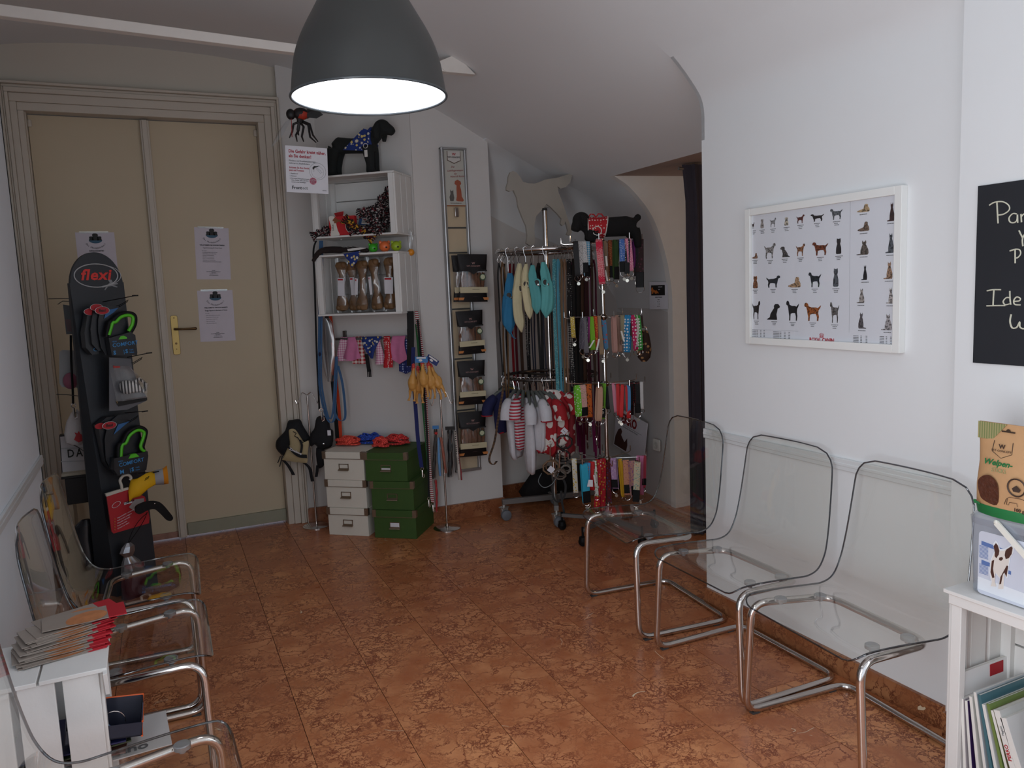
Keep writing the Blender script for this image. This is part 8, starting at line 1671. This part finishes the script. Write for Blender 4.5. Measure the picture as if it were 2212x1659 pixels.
# red pack on white hanger
t = thing('hanger_pack', 'red pack with white plastic hanger hook on the lower display hook', 'pet product pack')
slab([z6(*p) for p in [(470, 760), (640, 700), (770, 770), (805, 930), (800, 975), (525, 1055), (510, 1040), (490, 900)]], .09, .008, 'red_card', mat('pack_crimson', (172, 28, 38), .45, var=.15, scale=14), t)
slab([z6(*p) for p in [(462, 745), (560, 715), (640, 695), (640, 712), (470, 768)]], .094, .012, 'hanger_bar', mat('hanger_white', (196, 190, 178), .5), t)
k = MB(); k.tube(spline([Fp(*z6(*p), .095) for p in [(590, 715), (585, 680), (575, 640), (600, 605), (640, 600), (660, 620), (652, 640)]], 4), .007, 8); k.build('hanger_hook', MC['hanger_white'], t)
slab([z6(*p) for p in [(605, 815), (670, 800), (670, 815), (608, 832)]], .096, .002, 'white_strip', PAPER, t); M_ = Matrix.Translation(Fp(*z6(608, 822), .099)) @ Matrix.Rotation(atan2(FU.y, FU.x), 4, 'Z'); text(t, 'CAMON', .0135, INK, 0, 0, y=0, R=M_, off=.0004, rot=.15)
k = MB(); k.torus((0, 0, 0), .022, .0015, 20, 4); o = k.build('oval_logo', PAPER, t); o.matrix_local = Matrix.Translation(Fp(*z6(545, 830), .096)) @ Matrix.Rotation(atan2(FU.y, FU.x), 4, 'Z') @ Matrix.Rotation(-.4, 4, 'Y') @ Matrix.Diagonal((1, 1, .55, 1))
slab([z6(*p) for p in [(645, 850), (690, 790), (760, 780), (770, 860), (700, 890)]], .094, .002, 'cat_picture', mat('print_cat_grey', (150, 146, 144), .5, var=.4), t)
for i in range(5): M_ = Matrix.Translation(Fp(*z6(535, 940 + i * 21), .0975)) @ Matrix.Rotation(atan2(FU.y, FU.x), 4, 'Z'); text(t, ('Impermeabile e traspirante', 'Rinfrescante e leggero', 'Materiale resistente', 'Facile da pulire', 'Chiusura in velcro')[i], .0085, MC['sign_white'], .012, 0, y=0, R=M_, rot=.28); k = MB(); k.ell(Fp(*z6(534, 942 + i * 21), .0975), .003, 8, 5); k.build('bullet', MC['pack_orange'], t)
# yellow folded garment
YEL = mat('signal_yellow', (232, 176, 16), .6, var=.1, scale=20); YEO = mat('signal_orange_lining', (226, 140, 24), .7)
t = thing('safety_vest', 'rolled yellow pet vest with a silver band sticking out of the display stand', 'pet vest')
k = MB(); ax = [(278, 1074, .09), (285, 1058, .10), (300, 1052, .12), (318, 1040, .15), (335, 1033, .18), (352, 1028, .21), (362, 1026, .23)]; rad = [.030, .050, .046, .040, .036, .040, .046]
rings = []
for (x, y, d), r in zip(ax, rad):
    c = Fp(x, y, d); rings.append([c + Vector((0, 0, 1)) * (r * sin(a) * (1 + .12 * sin(3 * a + x))) + (FN * .8 - FU * .3) * (r * .7 * cos(a)) for a in [2 * pi * j / 20 for j in range(20)]])
k.loft(rings[:6], cap=False); k.build('yellow_cloth', YEL, t, ang=70)
k = MB(); k.loft(rings[4:6], cap=False); o = k.build('silver_band', mat('reflective', (176, 176, 180), .35, .3), t)
for v in o.data.vertices: v.co += (v.co - Fp(344, 1030, .195)).normalized() * .0015
k = MB(); k.loft([rings[5], rings[6]], cap=False); k.loft([rings[6], [Fp(350, 1030, .18) + (p - Fp(350, 1030, .18)) * .35 for p in rings[3]]], cap=False); k.build('orange_lining', YEO, t, ang=70)
t = thing('boomerang_toy', 'black boomerang shaped toy on a low hook of the display stand', 'dog toy')
P = [(293, 1098), (300, 1090), (320, 1083), (340, 1083), (352, 1090), (365, 1105), (374, 1118), (370, 1125), (362, 1124), (350, 1112), (335, 1100), (318, 1103), (305, 1110), (296, 1109)]
o = slab(spline(P, 3, True), .20, .012, 'toy_body', BPL, t); k = MB(); k.ell(Fp(334, 1088, .202), .004, 8, 6); k.build('rivet', CHROME, t)
t = thing('foil_bag', 'silver foil topped bag with a dark red base hanging lowest on the display', 'product bag')
k = MB(); rings = []
for (x, y, r) in ((277, 1172, .012), (277, 1180, .030), (275, 1192, .036), (277, 1202, .022), (283, 1215, .044), (288, 1235, .058), (290, 1262, .062), (288, 1290, .055)):
    c = Fp(x, y, .07); rings.append([c + FU * (r * cos(a) * (1 + .10 * sin(7 * a + y))) + FN * (r * .6 * sin(a) * (1 + .12 * cos(5 * a + y))) for a in [2 * pi * j / 24 for j in range(24)]])
k.loft(rings[:6], cap=False); k.build('foil_top', mat('silver_foil', (150, 150, 154), .25, .8), t, ang=15); k = MB(); k.loft(rings[5:]); k.build('dark_red_base', mat('foil_bag_red', (84, 30, 38), .35, .2), t, ang=20)
k = MB(); k.tube(spline([Fp(277, 1172, .07), Fp(285, 1150, .09), Fp(300, 1125, .12), Fp(318, 1108, .15)], 4), .0018, 5); k.tube(spline([Fp(277, 1174, .07), Fp(295, 1150, .09), Fp(312, 1122, .12), Fp(318, 1106, .15)], 4), .0018, 5); k.build('cord', BPL, t)
# goods on the far side of the display
def Gp(px, py, d=0.0): return onY(px, py, 4.66)
def gslab(P, th, nm, m, parent, y=4.66):
    A = [onY(px, py, y) for px, py in P]; B_ = [p + Vector((0, th, 0)) for p in A]; n = len(A); k = MB(); k.add(A + B_, [tuple(range(n)), tuple(reversed(range(n, 2 * n)))] + [(i, i + n, (i + 1) % n + n, (i + 1) % n) for i in range(n)]); return k.build(nm, m, parent, smooth=False)
t = thing('leash_pack', 'black boxed leash pack on the far side hook of the display', 'leash pack'); gslab([(136, 658), (150, 660), (158, 722), (143, 722)], .05, 'box_body', PKB, t); gslab([(141, 690), (154, 690), (156, 716), (145, 716)], .001, 'dark_red_print', mat('print_oxblood', (70, 20, 28), .4), t, 4.658)
t = thing('toy_card', 'pale grey card with a pink toy on the far side of the display', 'card'); gslab([(128, 760), (134, 756), (160, 757), (172, 838), (134, 836), (128, 828)], .002, 'card', mat('card_pale', (150, 150, 150), .5), t, 4.70)
k = MB(); k.ell(onY(152, 823, 4.68), (.034, .018, .044), 12, 8); k.build('pink_toy', mat('toy_pink', (150, 84, 104), .5), t)
t = thing('cord_leash', 'thin black braided cord hanging at the left edge of the display', 'leash'); k = MB(); k.tube(spline([onY(153, 724, 4.62), onY(154, 780, 4.62), onY(157, 840, 4.62), onY(158, 872, 4.62)], 5), .006, 6); k.build('cord', BPL, t); snap(t, onY(159, 876, 4.62), 1.2)
t = thing('gift_sack', 'small white sack with a red leaf motif hanging at the left of the display', 'product bag')
k = MB(); rings = []
for (x, y, r) in ((164, 884, .006), (163, 892, .022), (161, 910, .038), (160, 935, .046), (162, 955, .043), (166, 962, .02)):
    c = onY(x, y, 4.66); rings.append([c + Vector((r * cos(a), r * .55 * sin(a), 0)) for a in [2 * pi * j / 18 for j in range(18)]])
k.loft(rings); k.build('sack', mat('sack_white', (196, 188, 186), .7), t); gslab([(160, 950), (164, 940), (161, 934), (167, 936), (170, 931), (174, 938), (182, 940), (178, 952), (170, 956)], .001, 'red_leaf', mat('leaf_red', (176, 28, 34), .6), t, 4.628)
lb = thing('light_box', 'white letter light box reading DAY on the small black table', 'light box', (0, 0, 0))
gslab([(130, 937), (200, 930), (210, 1027), (136, 1028)], .05, 'box_body', mat('lightbox_black', (26, 22, 24), .5), lb, 4.90); gslab([(132, 940), (200, 934), (209, 1020), (138, 1025)], .002, 'white_face', mat('lightbox_face', (206, 202, 204), .5), lb, 4.896)
for (a, b) in ((964, 962), (992, 990)): gslab([(134, a), (203, b), (203, b + 2), (134, a + 2)], .003, 'letter_rail', mat('rail_clear', (180, 178, 180), .4), lb, 4.892)
c0 = onY(147, 977, 4.89); text(lb, 'DAY', .062, INK, 0, 0, y=0, off=.001, spacing=1.35, sx=.75, R=Matrix.Translation(c0), rot=-.02)
t = thing('side_table', 'small black topped side table by the left door casing', 'side table', (0, 0, 0)); a = onY(146, 1050, 4.84)
k = MB(); k.span((a.x - .005, 4.78, .44), (-.215, 5.0, .585)); k.build('drawer_box', mat('table_black', (18, 15, 15), .45), t, bevel=.003)
k = MB(); k.span((a.x - .02, 4.77, .585), (-.205, 5.01, .598)); k.build('table_top', MC['table_black'], t, bevel=.002)
k = MB(); k.span((a.x - .018, 4.775, .598), (-.21, 4.90, .612)); k.build('pale_runner', mat('runner_cream', (190, 180, 160), .8, bump=.2), t, bevel=.002)
for x in (a.x + .01, -.235):
    for y in (4.80, 4.98): k = MB(); k.span((x - .01, y - .01, 0), (x + .01, y + .01, .44)); k.build('leg', mat('pale_wood', (176, 156, 130), .6), t, smooth=False)
lb.location = (0, -.06, 0)
t = thing('plush_bag', 'dark glossy wrapped bag on the floor behind the farthest left chair', 'product bag')
k = MB(); rings = []
for (x, y, r) in ((185, 1122, .02), (184, 1135, .05), (180, 1165, .065), (182, 1200, .075), (188, 1235, .085), (190, 1262, .08), (190, 1275, .05)):
    c = onY(x, y, 4.62); c.z = max(c.z, .012); rings.append([c + Vector((r * cos(a) * (1 + .12 * sin(4 * a + y)), r * .6 * sin(a), 0)) for a in [2 * pi * j / 18 for j in range(18)]])
k.loft(rings); k.build('wrapped_body', mat('wrap_dark', (34, 34, 38), .22), t, ang=20)
flush_fonts()
